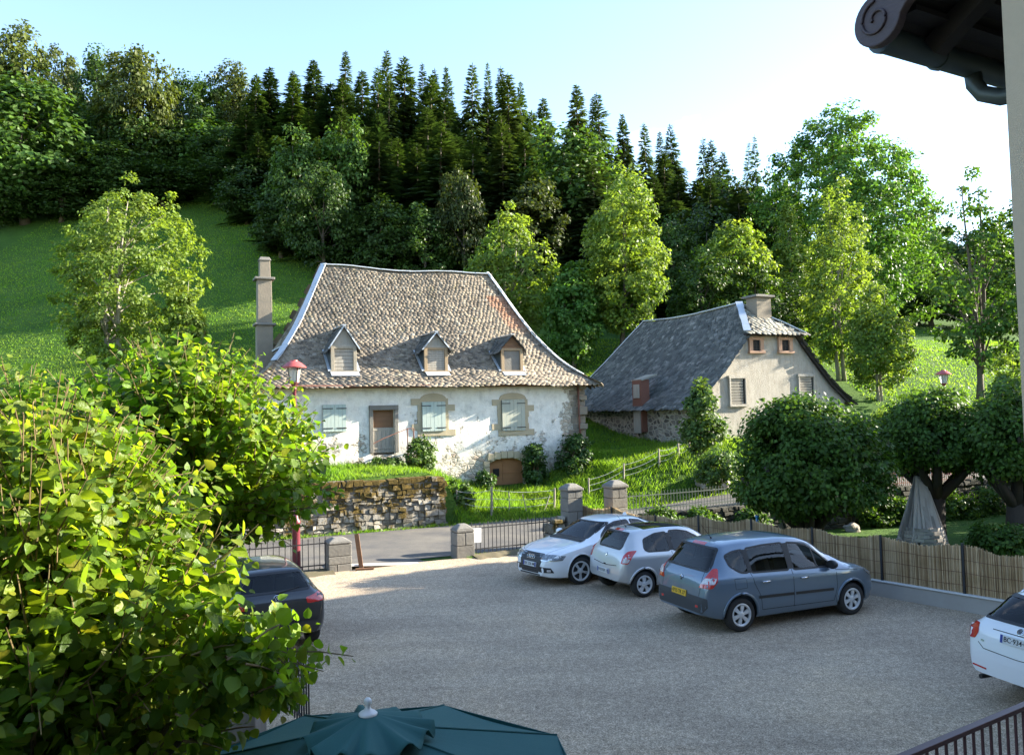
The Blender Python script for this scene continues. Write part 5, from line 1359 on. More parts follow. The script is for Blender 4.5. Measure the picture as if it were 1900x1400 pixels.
# ---- blue-grey people carrier
mpv = Car("parked_car", "blue-grey people carrier with yellow rear plate parked nose to the reed fence", dict(L=4.30, W=1.81, tyre=.316, rim=.205, spokes=6, spw=(.022, .045), axle=(.76, 3.45), lip=.028,
    top=[(0, .60), (.03, .74), (.07, .92), (.12, 1.02), (.19, 1.12), (.34, 1.36), (.46, 1.51), (.56, 1.575), (.75, 1.60), (1.3, 1.63), (1.9, 1.63), (2.35, 1.59), (2.65, 1.50), (3.0, 1.29), (3.38, 1.06), (3.55, 1.00), (3.85, .93), (4.08, .83), (4.22, .68), (4.28, .56), (4.30, .46)],
    belt=[(0, 1.03), (.6, 1.03), (1.4, 1.0), (2.6, .965), (3.4, .94), (4.3, .9)], plan=[(0, .70), (.05, .78), (.15, .845), (.4, .89), (.8, .905), (3.3, .905), (3.7, .885), (3.95, .82), (4.15, .70), (4.25, .58), (4.30, .46)],
    roof=[(0, .62), (.5, .60), (1.3, .635), (2.3, .62), (2.9, .60), (3.4, .66), (4.3, .4)], bot=[(0, .34), (.3, .25), (.8, .2), (3.6, .2), (4.1, .22), (4.3, .28)]), 'blue_paint')
for k in 'RL':
    mpv.window(k, [(.60, 1.20), (.80, 1.075), (.98, 1.06), (.98, 1.46), (.76, 1.44), (.56, 1.38)], label="small rear quarter window")
    mpv.window(k, [(1.05, 1.055), (1.93, 1.025), (1.93, 1.51), (1.45, 1.505), (1.05, 1.475)]); mpv.window(k, [(2.04, 1.02), (3.02, .995), (2.96, 1.09), (2.78, 1.25), (2.52, 1.42), (2.3, 1.475), (2.04, 1.505)])
    mpv.line(k, [(1.015, 1.06), (1.015, 1.46)], .06, 'trim', "window_pillar", .007); mpv.line(k, [(1.985, 1.04), (1.985, 1.5)], .085, 'trim', "window_pillar", .004)
    mpv.line(k, [(2.62, 1.01), (2.62, 1.36)], .035, 'trim', "window_pillar", .008)
    mpv.line(k, [(1.99, 1.5), (1.99, .34)]); mpv.line(k, [(1.02, 1.06), (1.07, .86), (1.2, .62), (1.24, .36), (2.98, .34), (3.06, .6), (3.05, .94)])
    mpv.line(k, [(1.15, .60), (1.98, .585)], .05, 'trim', "side_moulding", .012); mpv.line(k, [(2.02, .585), (2.96, .565)], .05, 'trim', "side_moulding", .012)
    mpv.handle(k, 1.32, .875, 'chrome'); mpv.handle(k, 2.24, .86, 'chrome')
    mpv.line(k, [(.62, .98), (.88, .98), (.9, .80), (.64, .79), (.62, .98)], .006)
    mpv.line(k, [(3.05, .93), (3.62, .88)], .008)
mpv.window('B', [(-.66, 1.115), (.66, 1.115), (.565, 1.50), (-.565, 1.50)], "rear_window"); mpv.line('B', [(-.2, 1.545), (.2, 1.545)], .04, 'lamp_tail', "high_brake_light", .006)
for k, sg in (('BR', 1), ('BL', 1)):
    mpv.patch(k, [(-.22, .83), (.06, .845), (.15, .97), (.115, 1.17), (.03, 1.17), (-.10, 1.0)], 'lamp_tail', "tail_lamp", off=.012, r=.03); mpv.patch(k, [(-.165, .905), (.095, .92), (.125, 1.02), (-.085, 1.005)], 'lamp_clear', "tail_lamp_lens", off=.018, r=.02)
mpv.patch('B', [(-.80, .50), (-.70, .38), (.70, .38), (.80, .50), (.80, .66), (.70, .67), (-.70, .67), (-.80, .66)], 'bumper', "rear_bumper", off=.008, r=.03)
for sg in (-1, 1): mpv.patch('B' , [(sg * .60, .47), (sg * .52, .47), (sg * .52, .515), (sg * .60, .515)][::sg], 'lamp_tail', "reflector", off=.012, r=.01)
mpv.line('B', [(-.58, 1.1), (-.62, .9), (-.6, .68)], .009); mpv.line('B', [(.58, 1.1), (.62, .9), (.6, .68)], .009)
mpv.plate('B', 0, .665, "4715 TK 27", .46, .115, 'plate_yellow', False); diamond_badge(mpv, 'B', 0, .93); mpv.mirror(-1, 2.92, 1.02, 'trim'); mpv.mirror(1, 2.92, 1.02, 'trim'); mpv.antenna(.78, 0, .38)
mpv.window('F', [(-.62, 1.04), (.62, 1.04), (.57, 1.46), (-.57, 1.46)], "windscreen")
for k in ('FR', 'FL'): mpv.patch(k, [(-.32, .70), (.16, .74), (.30, .86), (-.02, .84)], 'lamp_head', "headlamp", off=.01, r=.02)
p = at_z(1375, 1171, 0); q = at_z(1581, 1139, 0); an = math.atan2(q.y - p.y, q.x - p.x)
def put(car, wp, ang, ax, sy):
    car.finish()
    """finish the car and stand it so that the tyre contact of axle ax on side sy is at wp"""
    loc = Vector((car.sp['axle'][ax], sy * (car.sp['W'] / 2 - .06), 0)); r = Matrix.Rotation(ang, 3, 'Z') @ loc; car.place(wp.x - r.x, wp.y - r.y, ang)
AN_MPV = an
put(mpv, p, an, 0, -1)

# ---- silver hatchback
hat = Car("parked_car", "small silver hatchback with dark glass roof between white saloon and blue-grey people carrier", dict(L=3.60, W=1.65, tyre=.287, rim=.195, spokes=5, spw=(.03, .06), axle=(.56, 2.93), lip=.03,
    top=[(0, .56), (.03, .70), (.07, .84), (.12, .95), (.17, 1.03), (.30, 1.26), (.40, 1.385), (.50, 1.43), (.7, 1.455), (1.2, 1.475), (1.7, 1.46), (2.05, 1.40), (2.35, 1.26), (2.78, 1.0), (2.95, .945), (3.2, .88), (3.42, .76), (3.54, .62), (3.6, .46)],
    belt=[(0, .96), (.6, .955), (1.6, .93), (2.7, .89), (3.6, .85)], plan=[(0, .64), (.05, .72), (.14, .785), (.35, .82), (.6, .825), (2.8, .825), (3.1, .80), (3.3, .73), (3.5, .58), (3.6, .42)],
    roof=[(0, .58), (.45, .545), (1.2, .575), (1.9, .565), (2.4, .55), (2.8, .62), (3.6, .4)], bot=[(0, .36), (.3, .27), (.7, .2), (3.0, .2), (3.45, .23), (3.6, .3)]), 'silver_paint')
for k in 'RL':
    hat.window(k, [(.62, 1.04), (.70, .985), (1.28, .965), (1.28, 1.36), (.98, 1.34), (.66, 1.24)], label="rounded rear side window"); hat.window(k, [(1.37, .965), (2.38, .935), (2.34, 1.0), (2.12, 1.19), (1.88, 1.32), (1.62, 1.37), (1.37, 1.375)])
    hat.line(k, [(1.325, 1.34), (1.325, .97)], .10, 'trim', "window_pillar", .006); hat.line(k, [(1.32, .95), (1.32, .36), (2.3, .34), (2.42, .6), (2.42, .88)]); hat.handle(k, 1.46, .80)
    hat.line(k, [(1.06, .57), (1.30, .565)], .035, 'trim', "side_moulding", .01); hat.line(k, [(1.34, .565), (2.3, .55)], .035, 'trim', "side_moulding", .01)
hat.window('B', [(-.49, 1.10), (-.44, 1.035), (.44, 1.035), (.49, 1.10), (.46, 1.37), (-.46, 1.37)], "rear_window"); hat.line('B', [(-.16, 1.41), (.16, 1.41)], .035, 'lamp_tail', "high_brake_light", .008)
for k in ('BR', 'BL'): hat.patch(k, [(-.10, .76), (.08, .76), (.22, 1.03), (.06, 1.02), (-.04, .93)], 'lamp_tail', "tail_lamp", off=.012, r=.03); hat.patch(k, [(-.05, .785), (.075, .785), (.12, .86), (-.01, .88)], 'lamp_clear', "tail_lamp_lens", off=.016, r=.02)
hat.patch('T', [(.78, -.47), (1.9, -.46), (1.9, .46), (.78, .47)], 'glass', "glass_roof", off=.004, r=.05)
hat.line('B', [(-.50, .70), (-.1, .665), (.1, .665), (.50, .70)], .014); hat.line('B', [(-.05, .675), (.05, .675)], .035); hat.plate('B', 0, .535, "918 BX 15", .5, .11); diamond_badge(hat, 'B', 0, .885, .09); hat.antenna(.62, 0, .36); hat.mirror(-1, 2.28, .96); hat.mirror(1, 2.28, .96)
hat.window('F', [(-.56, 1.0), (.56, 1.0), (.50, 1.36), (-.50, 1.36)], "windscreen")
for k in ('FR', 'FL'): hat.patch(k, [(-.26, .62), (.1, .66), (.2, .8), (-.05, .80)], 'lamp_head', "headlamp", off=.01, r=.03)
put(hat, at_z(1195, 1107, 0), rad(24), 0, -1)

# ---- white saloon facing us
sal = Car("parked_car", "white saloon with dark grille facing the gateway, leftmost along the reed fence", dict(L=4.70, W=1.83, tyre=.325, rim=.228, spokes=5, spw=(.012, .014), twin=True, axle=(1.0, 3.82), lip=.02, steer=rad(-14),
    top=[(0, .66), (.03, .86), (.09, 1.0), (.2, 1.045), (.5, 1.065), (.75, 1.09), (1.0, 1.19), (1.4, 1.345), (1.75, 1.41), (2.2, 1.43), (2.55, 1.405), (2.82, 1.335), (3.15, 1.16), (3.46, 1.0), (3.6, .965), (4.0, .90), (4.35, .82), (4.55, .74), (4.64, .66), (4.68, .54), (4.70, .44)],
    belt=[(0, .95), (.8, .965), (1.8, .955), (2.8, .935), (3.6, .90), (4.7, .8)], plan=[(0, .66), (.06, .76), (.2, .85), (.6, .905), (1.2, .915), (3.6, .915), (4.05, .895), (4.35, .83), (4.52, .74), (4.63, .62), (4.70, .50)],
    roof=[(0, .62), (.9, .58), (1.4, .54), (2.0, .565), (2.7, .56), (3.2, .62), (3.6, .7), (4.7, .4)], bot=[(0, .36), (.4, .25), (1, .18), (3.9, .17), (4.5, .19), (4.7, .24)]), 'white_paint')
for k in 'LR':
    sal.window(k, [(2.02, .975), (3.12, .95), (3.02, 1.06), (2.72, 1.26), (2.44, 1.33), (2.02, 1.345)]); sal.window(k, [(1.18, .985), (1.94, .975), (1.94, 1.345), (1.6, 1.30), (1.24, 1.13)])
    sal.line(k, [(1.98, .95), (1.98, .36), (3.05, .33), (3.16, .6), (3.18, .92)]); sal.line(k, [(1.98, .4), (1.3, .42), (1.22, .7), (1.1, .95)]); sal.handle(k, 2.2, .82); sal.handle(k, 1.34, .83); sal.line(k, [(3.2, .60), (1.2, .68)], .006)
sal.window('F', [(-.64, 1.015), (.64, 1.015), (.545, 1.335), (-.545, 1.335)], "windscreen")
gr = sal.patch('F', [(-.43, .72), (-.39, .745), (.39, .745), (.43, .72), (.42, .58), (.33, .30), (-.33, .30), (-.42, .58)], 'trim', "grille", off=.008, r=.02)
for i in range(9): 
    z = .335 + i * .046; hwid = .33 + .085 * min(1, (z - .3) / .28); sal.line('F', [(-hwid + .02, z), (hwid - .02, z)], .012, 'bumper', "grille_bar", .014, gr)
four_rings(sal, 'F', 0, .655); sal.plate('F', 0, .49, "BX 256 ML", .50, .11)
for k in ('FL', 'FR'):
    sal.patch(k, [(-.36, .60), (.18, .625), (.25, .72), (-.05, .745), (-.42, .725)], 'lamp_head', "headlamp", off=.008, r=.015); sal.line(k, [(-.36, .605), (.17, .63)], .016, 'chrome', "running_light", .013)
    sal.patch(k, [(-.42, .335), (-.02, .335), (-.10, .45), (-.44, .465)], 'trim', "fog_lamp_intake", off=.008, r=.02); sal.patch(k, [(-.2, .36), (-.1, .36), (-.1, .41), (-.2, .41)], 'lamp_clear', "fog_lamp", off=.013, r=.02)
sal.line('F', [(-.40, .265), (.40, .265)], .035, 'trim', "lower_intake", .005); sal.line('F', [(-.5, .755), (-.72, .80)], .006); 
sal.line('T', [(3.5, .66), (4.1, .60), (4.52, .45)], .007); sal.line('T', [(3.5, -.66), (4.1, -.60), (4.52, -.45)], .007)
sal.mirror(1, 3.0, .96); sal.mirror(-1, 3.0, .96)
m = MB(); h = sal.hit('T', 1.55, 0)[0]; m.box(h + Vector((0, 0, .03)), (.14, .04, .07), taper=.4); m.build("antenna", MAT['white_paint'], sal.R)
sal.window('B', [(-.55, 1.12), (.55, 1.12), (.5, 1.32), (-.5, 1.32)], "rear_window")
for k in ('BR', 'BL'): sal.patch(k, [(-.2, .75), (.15, .75), (.2, .9), (-.2, .9)], 'lamp_tail', "tail_lamp", off=.01)
put(sal, at_z(1078, 1083, 0), rad(180 + 35), 1, 1)

# ---- white estate cut by the right edge
est = Car("parked_car", "white estate car with red tail lamp cut off by the right edge", dict(L=4.53, W=1.78, tyre=.316, rim=.21, spokes=5, spw=(.03, .05), axle=(1.06, 3.64), lip=.016,
    top=[(0, .60), (.03, .74), (.07, .90), (.11, 1.0), (.18, 1.10), (.40, 1.30), (.56, 1.415), (.66, 1.45), (.85, 1.475), (1.5, 1.50), (2.3, 1.49), (2.65, 1.43), (3.0, 1.25), (3.38, 1.04), (3.55, .99), (4.0, .90), (4.3, .78), (4.46, .64), (4.53, .46)],
    belt=[(0, .98), (.8, .98), (1.8, .95), (3.4, .92), (4.53, .85)], plan=[(0, .70), (.05, .77), (.14, .83), (.4, .875), (.8, .89), (3.6, .89), (4.0, .86), (4.25, .77), (4.45, .6), (4.53, .48)],
    roof=[(0, .62), (.6, .57), (1.4, .59), (2.4, .58), (3.0, .6), (3.4, .66), (4.53, .4)], bot=[(0, .36), (.4, .26), (1, .2), (3.7, .2), (4.3, .22), (4.53, .28)]), 'white_paint')
for k in 'LR':
    est.window(k, [(.62, 1.04), (1.38, 1.0), (1.38, 1.39), (.9, 1.37), (.66, 1.26)]); est.window(k, [(1.45, 1.0), (2.2, .985), (2.2, 1.40), (1.45, 1.40)]); est.window(k, [(2.28, .985), (3.1, .96), (3.0, 1.08), (2.7, 1.32), (2.28, 1.40)]); est.line(k, [(2.24, 1.4), (2.24, .35)]); est.handle(k, 2.42, .84); est.handle(k, 1.58, .85)
    h0 = est.hit('T', .8, -.55 if k == 'R' else .55)[0]; h1 = est.hit('T', 2.5, -.55 if k == 'R' else .55)[0]; m = MB(); m.tube([h0 - Vector((0, 0, .01)), h0.lerp(h1, .06) + Vector((0, 0, .05)), h0.lerp(h1, .5) + Vector((0, 0, .06)), h0.lerp(h1, .94) + Vector((0, 0, .05)), h1 - Vector((0, 0, .01))], .016, 8); m.build("roof_rail", MAT['chrome'], est.R, smooth_=True)
est.window('B', [(-.655, 1.11), (.655, 1.11), (.53, 1.40), (-.53, 1.40)], "rear_window"); est.line('B', [(-.2, 1.435), (.2, 1.435)], .03, 'lamp_tail', "high_brake_light", .008)
for k in ('BR', 'BL'): est.patch(k, [(-.12, .80), (.08, .80), (.10, .88), (.09, 1.0), (-.08, 1.02), (-.14, .9)], 'lamp_tail', "tail_lamp", off=.01, r=.025)
est.line('B', [(-.62, .77), (-.52, .70), (0, .68), (.52, .70), (.62, .77)], .010); est.line('B', [(-.42, .985), (.42, .985)], .010); est.plate('B', -.0, .90, "BC·934·QR", .52, .115); ring_badge(est, 'B', 0, 1.035, .048)
for sg in (-1, 1): est.line('B', [(sg * .74, .455), (sg * .46, .435)], .022, 'lamp_tail', "reflector", .006)
p_, M_ = est.badge_frame('B', .55, .80); text("TDI", .035, MAT['chrome'], "lettering", est.R, p_, M_)
m = MB(); m.tube([(-.02, .55, .31), (.3, .55, .31)], .032, 10); m.build("exhaust", MAT['trim'], est.R)
est.window('F', [(-.58, 1.06), (.58, 1.06), (.52, 1.4), (-.52, 1.4)], "windscreen"); est.mirror(1, 2.98, .98); est.mirror(-1, 2.98, .98)
est.finish(); ea = rad(17); pe = at_z(1801, 1283, 0); r = Matrix.Rotation(ea, 3, 'Z') @ Vector((.06, est.sp['W'] / 2 - .08, 0)); est.place(pe.x - r.x, pe.y - r.y, ea)

# ---- black hatchback behind the lime
blk = Car("parked_car", "black hatchback with red mirror half hidden behind the near lime", dict(L=4.25, W=1.79, tyre=.316, rim=.21, spokes=5, spw=(.02, .03), axle=(.80, 3.38), lip=.016,
    top=[(0, .60), (.03, .74), (.07, .92), (.11, 1.02), (.18, 1.09), (.36, 1.28), (.46, 1.39), (.56, 1.435), (.8, 1.46), (1.4, 1.475), (2.0, 1.46), (2.35, 1.40), (2.7, 1.22), (3.1, 1.02), (3.3, .97), (3.8, .87), (4.05, .76), (4.2, .62), (4.25, .46)],
    belt=[(0, .98), (.8, .98), (1.6, .95), (3.1, .91), (4.25, .85)], plan=[(0, .72), (.05, .79), (.14, .845), (.4, .885), (.8, .895), (3.3, .895), (3.7, .87), (4.0, .77), (4.18, .6), (4.25, .48)],
    roof=[(0, .62), (.5, .56), (1.2, .585), (2.1, .575), (2.7, .6), (3.1, .66), (4.25, .4)], bot=[(0, .36), (.4, .26), (.9, .2), (3.4, .2), (4.05, .22), (4.25, .28)]), 'black_paint')
for k in 'LR': blk.window(k, [(.66, 1.05), (1.4, .985), (1.4, 1.375), (1.0, 1.37), (.72, 1.25)]); blk.window(k, [(1.48, .985), (2.85, .95), (2.7, 1.08), (2.4, 1.28), (2.1, 1.36), (1.48, 1.385)]); blk.line(k, [(1.44, 1.0), (1.44, .35)]); blk.handle(k, 1.6, .84)
blk.window('B', [(-.62, 1.095), (.62, 1.095), (.50, 1.38), (-.50, 1.38)], "rear_window"); m = MB(); h = blk.hit('B', 0, 1.08)[0]; h2 = blk.hit('B', -.42, 1.14)[0]; m.tube([h - Vector((.02, 0, 0)), h2 - Vector((.02, 0, 0))], [.014, .008], 6); m.build("rear_wiper", MAT['trim'], blk.R)
for k in ('BR', 'BL'): blk.patch(k, [(-.24, .86), (.10, .88), (.16, 1.02), (-.02, 1.02), (-.24, .96)], 'lamp_tail', "tail_lamp", off=.01, r=.03)
blk.plate('B', 0, .74, "AM 418 TZ", .52, .11); ring_badge(blk, 'B', 0, 1.0, .06); blk.mirror(-1, 2.75, .99, 'red_paint'); blk.mirror(1, 2.75, .99, 'red_paint'); blk.window('F', [(-.58, 1.05), (.58, 1.05), (.52, 1.38), (-.52, 1.38)], "windscreen")
put(blk, at_z(583, 1186, 0), rad(90 + 29), 0, -1)
# ================================================================== vegetation
KITE_V = [(0, 0, 0), (.4, .34, .06), (1, 0, -.05), (.4, -.34, .06)]; KITE_F = [(0, 1, 2), (0, 2, 3)]
HEART_V = [(0, 0, 0), (-.02, .22, .03), (.2, .46, .07), (.52, .46, .05), (.8, .25, -.03), (1.05, 0, -.14), (.8, -.25, -.03), (.52, -.46, .05), (.2, -.46, .07), (-.02, -.22, .03), (.5, 0, -.03)]
HEART_F = [(0, 10, 3, 2, 1), (10, 5, 4, 3), (0, 9, 8, 7, 10), (10, 7, 6, 5)]
SPRAY_V = [(0, 0, 0), (.15, .2, -.02), (.3, .13, 0), (.42, .3, -.06), (.55, .13, 0), (.7, .2, -.06), (1, 0, -.1), (.7, -.2, -.06), (.55, -.13, 0), (.42, -.3, -.06), (.3, -.13, 0), (.15, -.2, -.02)]
SPRAY_F = [(0, 1, 2), (2, 3, 4), (4, 5, 6), (0, 2, 4, 6), (0, 6, 8, 10), (0, 10, 11), (10, 8, 9), (8, 6, 7)]
def env_round(t): return np.sqrt(np.clip(1 - (2 * t - 1) ** 2, 0, 1))
def env_oval(t): return np.sin(np.pi * np.clip(t, 0, 1) ** .75) ** .65
def env_tall(t): return np.sin(np.pi * np.clip(t, 0, 1) ** .62) ** .8
def env_dome(t): return np.clip(1.05 - (1.05 * t) ** 2.4, 0, 1) ** .5 * np.clip(t / .16, 0, 1) ** .6
def env_col(t): return np.sin(np.pi * (.08 + .92 * np.clip(t, 0, 1))) ** .4
def crown(seed, env, H0, H1, Wd, ncl, per, leaf, clr, mat, name="crown", bias=.42, up=.5, lob=.22, Wy=None, tv=KITE_V, tf=KITE_F, flat=.75, droop=.15):
    rng = np.random.default_rng(seed)
    dirs = rng.normal(size=(9, 3)); dirs /= np.linalg.norm(dirs, axis=1, keepdims=True)
    amp = rng.uniform(-1, 1, 9) * lob
    tt = []
    while len(tt) < ncl:
        t = rng.random(); 
        if rng.random() < float(env(np.array(t))) ** 1.3 + .03: tt.append(t)
    t = np.array(tt); a = rng.random(ncl) * 2 * np.pi
    r = np.maximum(env(t), .05) * rng.random(ncl) ** bias * np.where(rng.random(ncl) < .1, rng.uniform(1.02, 1.17, ncl), 1)
    o = np.stack([np.cos(a), np.sin(a), (t - .45) * 1.4], -1); o /= np.linalg.norm(o, axis=1, keepdims=True)
    f = 1 + (np.clip(o @ dirs.T, 0, 1) ** 4 * amp).sum(1)
    ctr = np.stack([np.cos(a) * r * Wd / 2 * f, np.sin(a) * r * (Wy or Wd) / 2 * f, H0 + (H1 - H0) * t * (1 + (f - 1) * .35)], -1)
    n = ncl * per; ci = np.repeat(np.arange(ncl), per); cs = rng.uniform(.6, 1.35, ncl)
    g = rng.normal(size=(n, 3)); g /= np.linalg.norm(g, axis=1, keepdims=True) + 1e-9; g *= rng.random((n, 1)) ** .45
    off = g * np.array([1, 1, flat]) * (clr * cs[ci])[:, None]
    P = ctr[ci] + off
    out = o[ci] * .7 + g * .8
    N = out * .55 + np.array([0, 0, up]) + rng.normal(size=(n, 3)) * .38
    D = out + np.array([0, 0, -droop]) + rng.normal(size=(n, 3)) * .5
    D -= N * (np.sum(D * N, 1) / np.sum(N * N, 1))[:, None]
    s = leaf * rng.uniform(.65, 1.25, n); sc = np.stack([s, s * rng.uniform(.8, 1.2, n), s], -1)
    return template(name, P, D, N, sc, tv, tf, mat), ctr
def trunk(seed, H, r, ctr, nlimb=14, base=.2, mat=None, name="trunk", bend=.02, nst=1, spread=.6):
    rng = random.Random(seed); m = MB()
    for st in range(nst):
        a0 = st * 2 * math.pi / max(nst, 1) + .5; ox = (0 if nst == 1 else spread)
        pts = []; k = 9
        for i in range(k):
            t = i / (k - 1); pts.append(Vector((math.cos(a0) * ox * (.15 + t) + math.sin(t * 4 + seed + st) * bend * H, math.sin(a0) * ox * (.15 + t) + math.cos(t * 3 + seed) * bend * H, H * t)))
        rs = [r * (1.25 - .25 * min(1, i / 1.0)) * (1 - .88 * i / (k - 1)) for i in range(k)]
        m.tube(pts, rs, 9)
        idx = list(range(len(ctr))); rng.shuffle(idx)
        for i in idx[:nlimb]:
            c = Vector(ctr[i]); t = max(base, min(.85, (c.z / H) * rng.uniform(.5, .8))); j = min(k - 2, int(t * (k - 1))); p = pts[j].lerp(pts[j + 1], t * (k - 1) - j)
            md = p.lerp(c, .5) + Vector((0, 0, .08 * (c - p).length)); rr = rs[j] * .45
            m.tube([p, md, p.lerp(c, .92)], [rr, rr * .6, rr * .2], 6, cap=False)
    return m.mesh(name, mat or MAT['bark'], True)
def plant(name, label, cat, loc, tm, cm, sc=(1, 1, 1), rz=0, group=None, cn="crown", tn="trunk"):
    R = root(name, label, cat, loc, rz, group); R.scale = sc
    obj(tn, tm, R); obj(cn, cm, R); return R

# ---- shared shapes for the wood
def conifer_mesh(seed, mat, H=20., Wd=6.6, thin=1.0):
    rng = np.random.default_rng(seed); P = []; D = []; N = []; sc = []
    z = 1.2
    while z < H - .25:
        f = 1 - z / H; Lb = (Wd / 2 * min(f * 1.25, f ** .7) * rng.uniform(.68, 1.15) + .05); nb = int(rng.integers(9, 13)) if f > .06 else 6
        a0 = rng.random() * 6.28
        for b in range(nb):
            a = a0 + b * 2 * np.pi / nb + rng.normal() * .22; L_ = Lb * rng.uniform(.6, 1.18); ca, sa_ = np.cos(a), np.sin(a); zj = rng.normal() * .28 * min(1, f * 3)
            dz = (.25 if f < .25 else -.12 - .35 * f) ; ns = max(2, int(L_ / .3 * thin))
            for i in range(ns):
                u = (i + rng.random()) / ns; r = L_ * (.12 + .88 * u); zz = z + dz * r * (1 if f < .25 else u) + (.18 * L_ * u * u if f > .25 else 0)
                P.append((ca * r * .75, sa_ * r * .75, zz + zj)); s = (.55 + .4 * (1 - u)) * min(.26 + 1.5 * f, 0.55 + .7 * f) * rng.uniform(.75, 1.4)
                lat = rng.normal() * .5
                D.append((ca - sa_ * lat, sa_ + ca * lat, -.25 - .45 * rng.random() if f > .2 else .25)); N.append((ca * .5 + rng.normal() * .2, sa_ * .5 + rng.normal() * .2, .8)); sc.append((s * 1.35, s, s))
        z += (.24 + .2 * f) * rng.uniform(.7, 1.3)
    for i in range(8): P.append((0, 0, H - .9 + i * .1)); a = i * 2.4; D.append((np.cos(a) * .3, np.sin(a) * .3, 1)); N.append((np.cos(a), np.sin(a), 0)); sc.append((.32, .13, .13))
    return template("crown", P, D, N, sc, SPRAY_V, SPRAY_F, mat)
def conifer_trunk(H=20.):
    m = MB(); m.tube([(0, 0, -1), (0, 0, H * .5), (0, 0, H * .98)], [.13, .09, .02], 6); return m.mesh("trunk", MAT['bark'], True)
CON = [conifer_mesh(11, MAT['spruce']), conifer_mesh(12, MAT['spruce'], Wd=5.4), conifer_mesh(13, MAT['spruce'], Wd=7.4), conifer_mesh(14, MAT['spruce2'], Wd=7.0), conifer_mesh(15, MAT['spruce'], Wd=4.6, thin=.8), conifer_mesh(16, MAT['spruce2'], Wd=5.6, thin=.7), conifer_mesh(17, MAT['spruce'], Wd=8.4), conifer_mesh(18, MAT['spruce'], Wd=6.0, thin=.65)]
CONT = conifer_trunk()
DEC = []
for i, (mt, ev, w, b0) in enumerate((('wood1', env_oval, 9, 2.0), ('wood1', env_round, 10, 1.5), ('wood2', env_oval, 8.5, 3), ('wood2', env_round, 10.5, 4), ('wood3', env_oval, 9, 1.5), ('wood3', env_tall, 8, 1.2))):
    cm, ctr = crown(40 + i, ev, b0, 15, w, 150, 58, .48, 1.15, MAT[mt], up=.45, lob=.35)
    DEC.append((cm, trunk(40 + i, 13, .3, ctr, 10, mat=MAT['bark']), w, 15.3))

def stand(px, ytop, Y, wpx, kind, label, group=None, seed=0, sink=.3):
    top = at_depth(px, ytop, Y); z0 = ter(top.x, top.y) - sink; Hh = top.z - z0; w = wpx / 1500 * Y; rng = random.Random(seed + int(px * 7 + ytop))
    if kind[0] == 'c':
        i = int(kind[1]); i = {0: (0, 5, 7), 1: (1, 7), 2: (2, 6), 3: (3, 5), 4: (4, 4)}[i][rng.randrange(2)]; R = plant("spruce_tree", label, "spruce", (top.x, top.y, z0), CONT, CON[i], (w / 3.3 * rng.uniform(.8, 1.3), w / 3.3 * rng.uniform(.8, 1.3), Hh / 20.2), rng.uniform(0, 6.28), group); R.rotation_euler.x = rng.gauss(0, .022); R.rotation_euler.y = rng.gauss(0, .022)
    else:
        i = int(kind[1]); cm, tm, ww, hh = DEC[i]; R = plant("broadleaf_tree", label, "tree", (top.x, top.y, z0), tm, cm, (w / ww, w / ww, Hh / hh), rng.uniform(0, 6.28), group)
    return R
# ---- skyline spruces, left to right
marks = [(490, "the cottage chimney"), (590, "the ridge's left end"), (638, "the left dormer"), (755, "the mid cottage ridge"), (809, "the middle dormer"), (910, "the ridge's right end"), (950, "the right dormer"), (1105, "the cottage's right eave"), (1200, "the barn ridge's far end"), (1300, "the mid barn ridge"), (1375, "the barn ridge's near end"), (1415, "the barn chimney")]
sky_sp = [(470, 128, 100, 70, 2, 'broad'), (497, 122, 104, 66, 0, 'pointed'), (545, 128, 108, 52, 1, 'slim'), (583, 106, 104, 62, 0, 'ragged'), (637, 90, 110, 50, 4, 'thin-tipped'), (672, 130, 106, 60, 1, 'bushy'), (697, 118, 98, 62, 2, 'twin-leadered'), (712, 92, 104, 66, 0, 'tall'), (748, 103, 96, 74, 2, 'broad'), (785, 118, 104, 48, 4, 'slim'), (803, 124, 110, 46, 1, 'short-tipped'), (836, 118, 98, 60, 0, 'full'), (868, 113, 90, 78, 3, 'olive-tinged'), (908, 112, 106, 40, 4, 'sparse thin'), (934, 116, 98, 62, 0, 'tall'), (962, 146, 100, 54, 2, 'leaning'), (1010, 178, 112, 56, 1, 'lone dark'), (1068, 152, 108, 62, 0, 'tall'), (1095, 178, 112, 46, 4, 'slim'), (1116, 168, 106, 58, 1, 'ragged'), (1157, 206, 112, 56, 0, 'bluish'), (1197, 228, 114, 56, 1, 'dark'), (1219, 241, 110, 44, 4, 'short'), (1245, 227, 108, 66, 2, 'wide-skirted'), (1297, 255, 114, 48, 0, 'slim'), (1322, 254, 110, 52, 1, 'twin'), (1368, 260, 118, 36, 4, 'small separate'), (1398, 252, 118, 44, 0, 'separate pointed')]
seen = set()
for px, yt, Y, w, k, adj in sky_sp:
    mp_ = min(marks, key=lambda m: abs(m[0] - px)); d = px - mp_[0]; rel = "straight above" if abs(d) < 9 else ("just left of being above" if d < 0 else "just right of being above")
    lab = f"{adj} spruce on the skyline {rel} {mp_[1]}"
    if lab in seen: lab = lab.replace("spruce", "darker spruce")
    seen.add(lab); stand(px, yt, Y, w, 'c%d' % k, lab, "spruces on the wooded skyline")
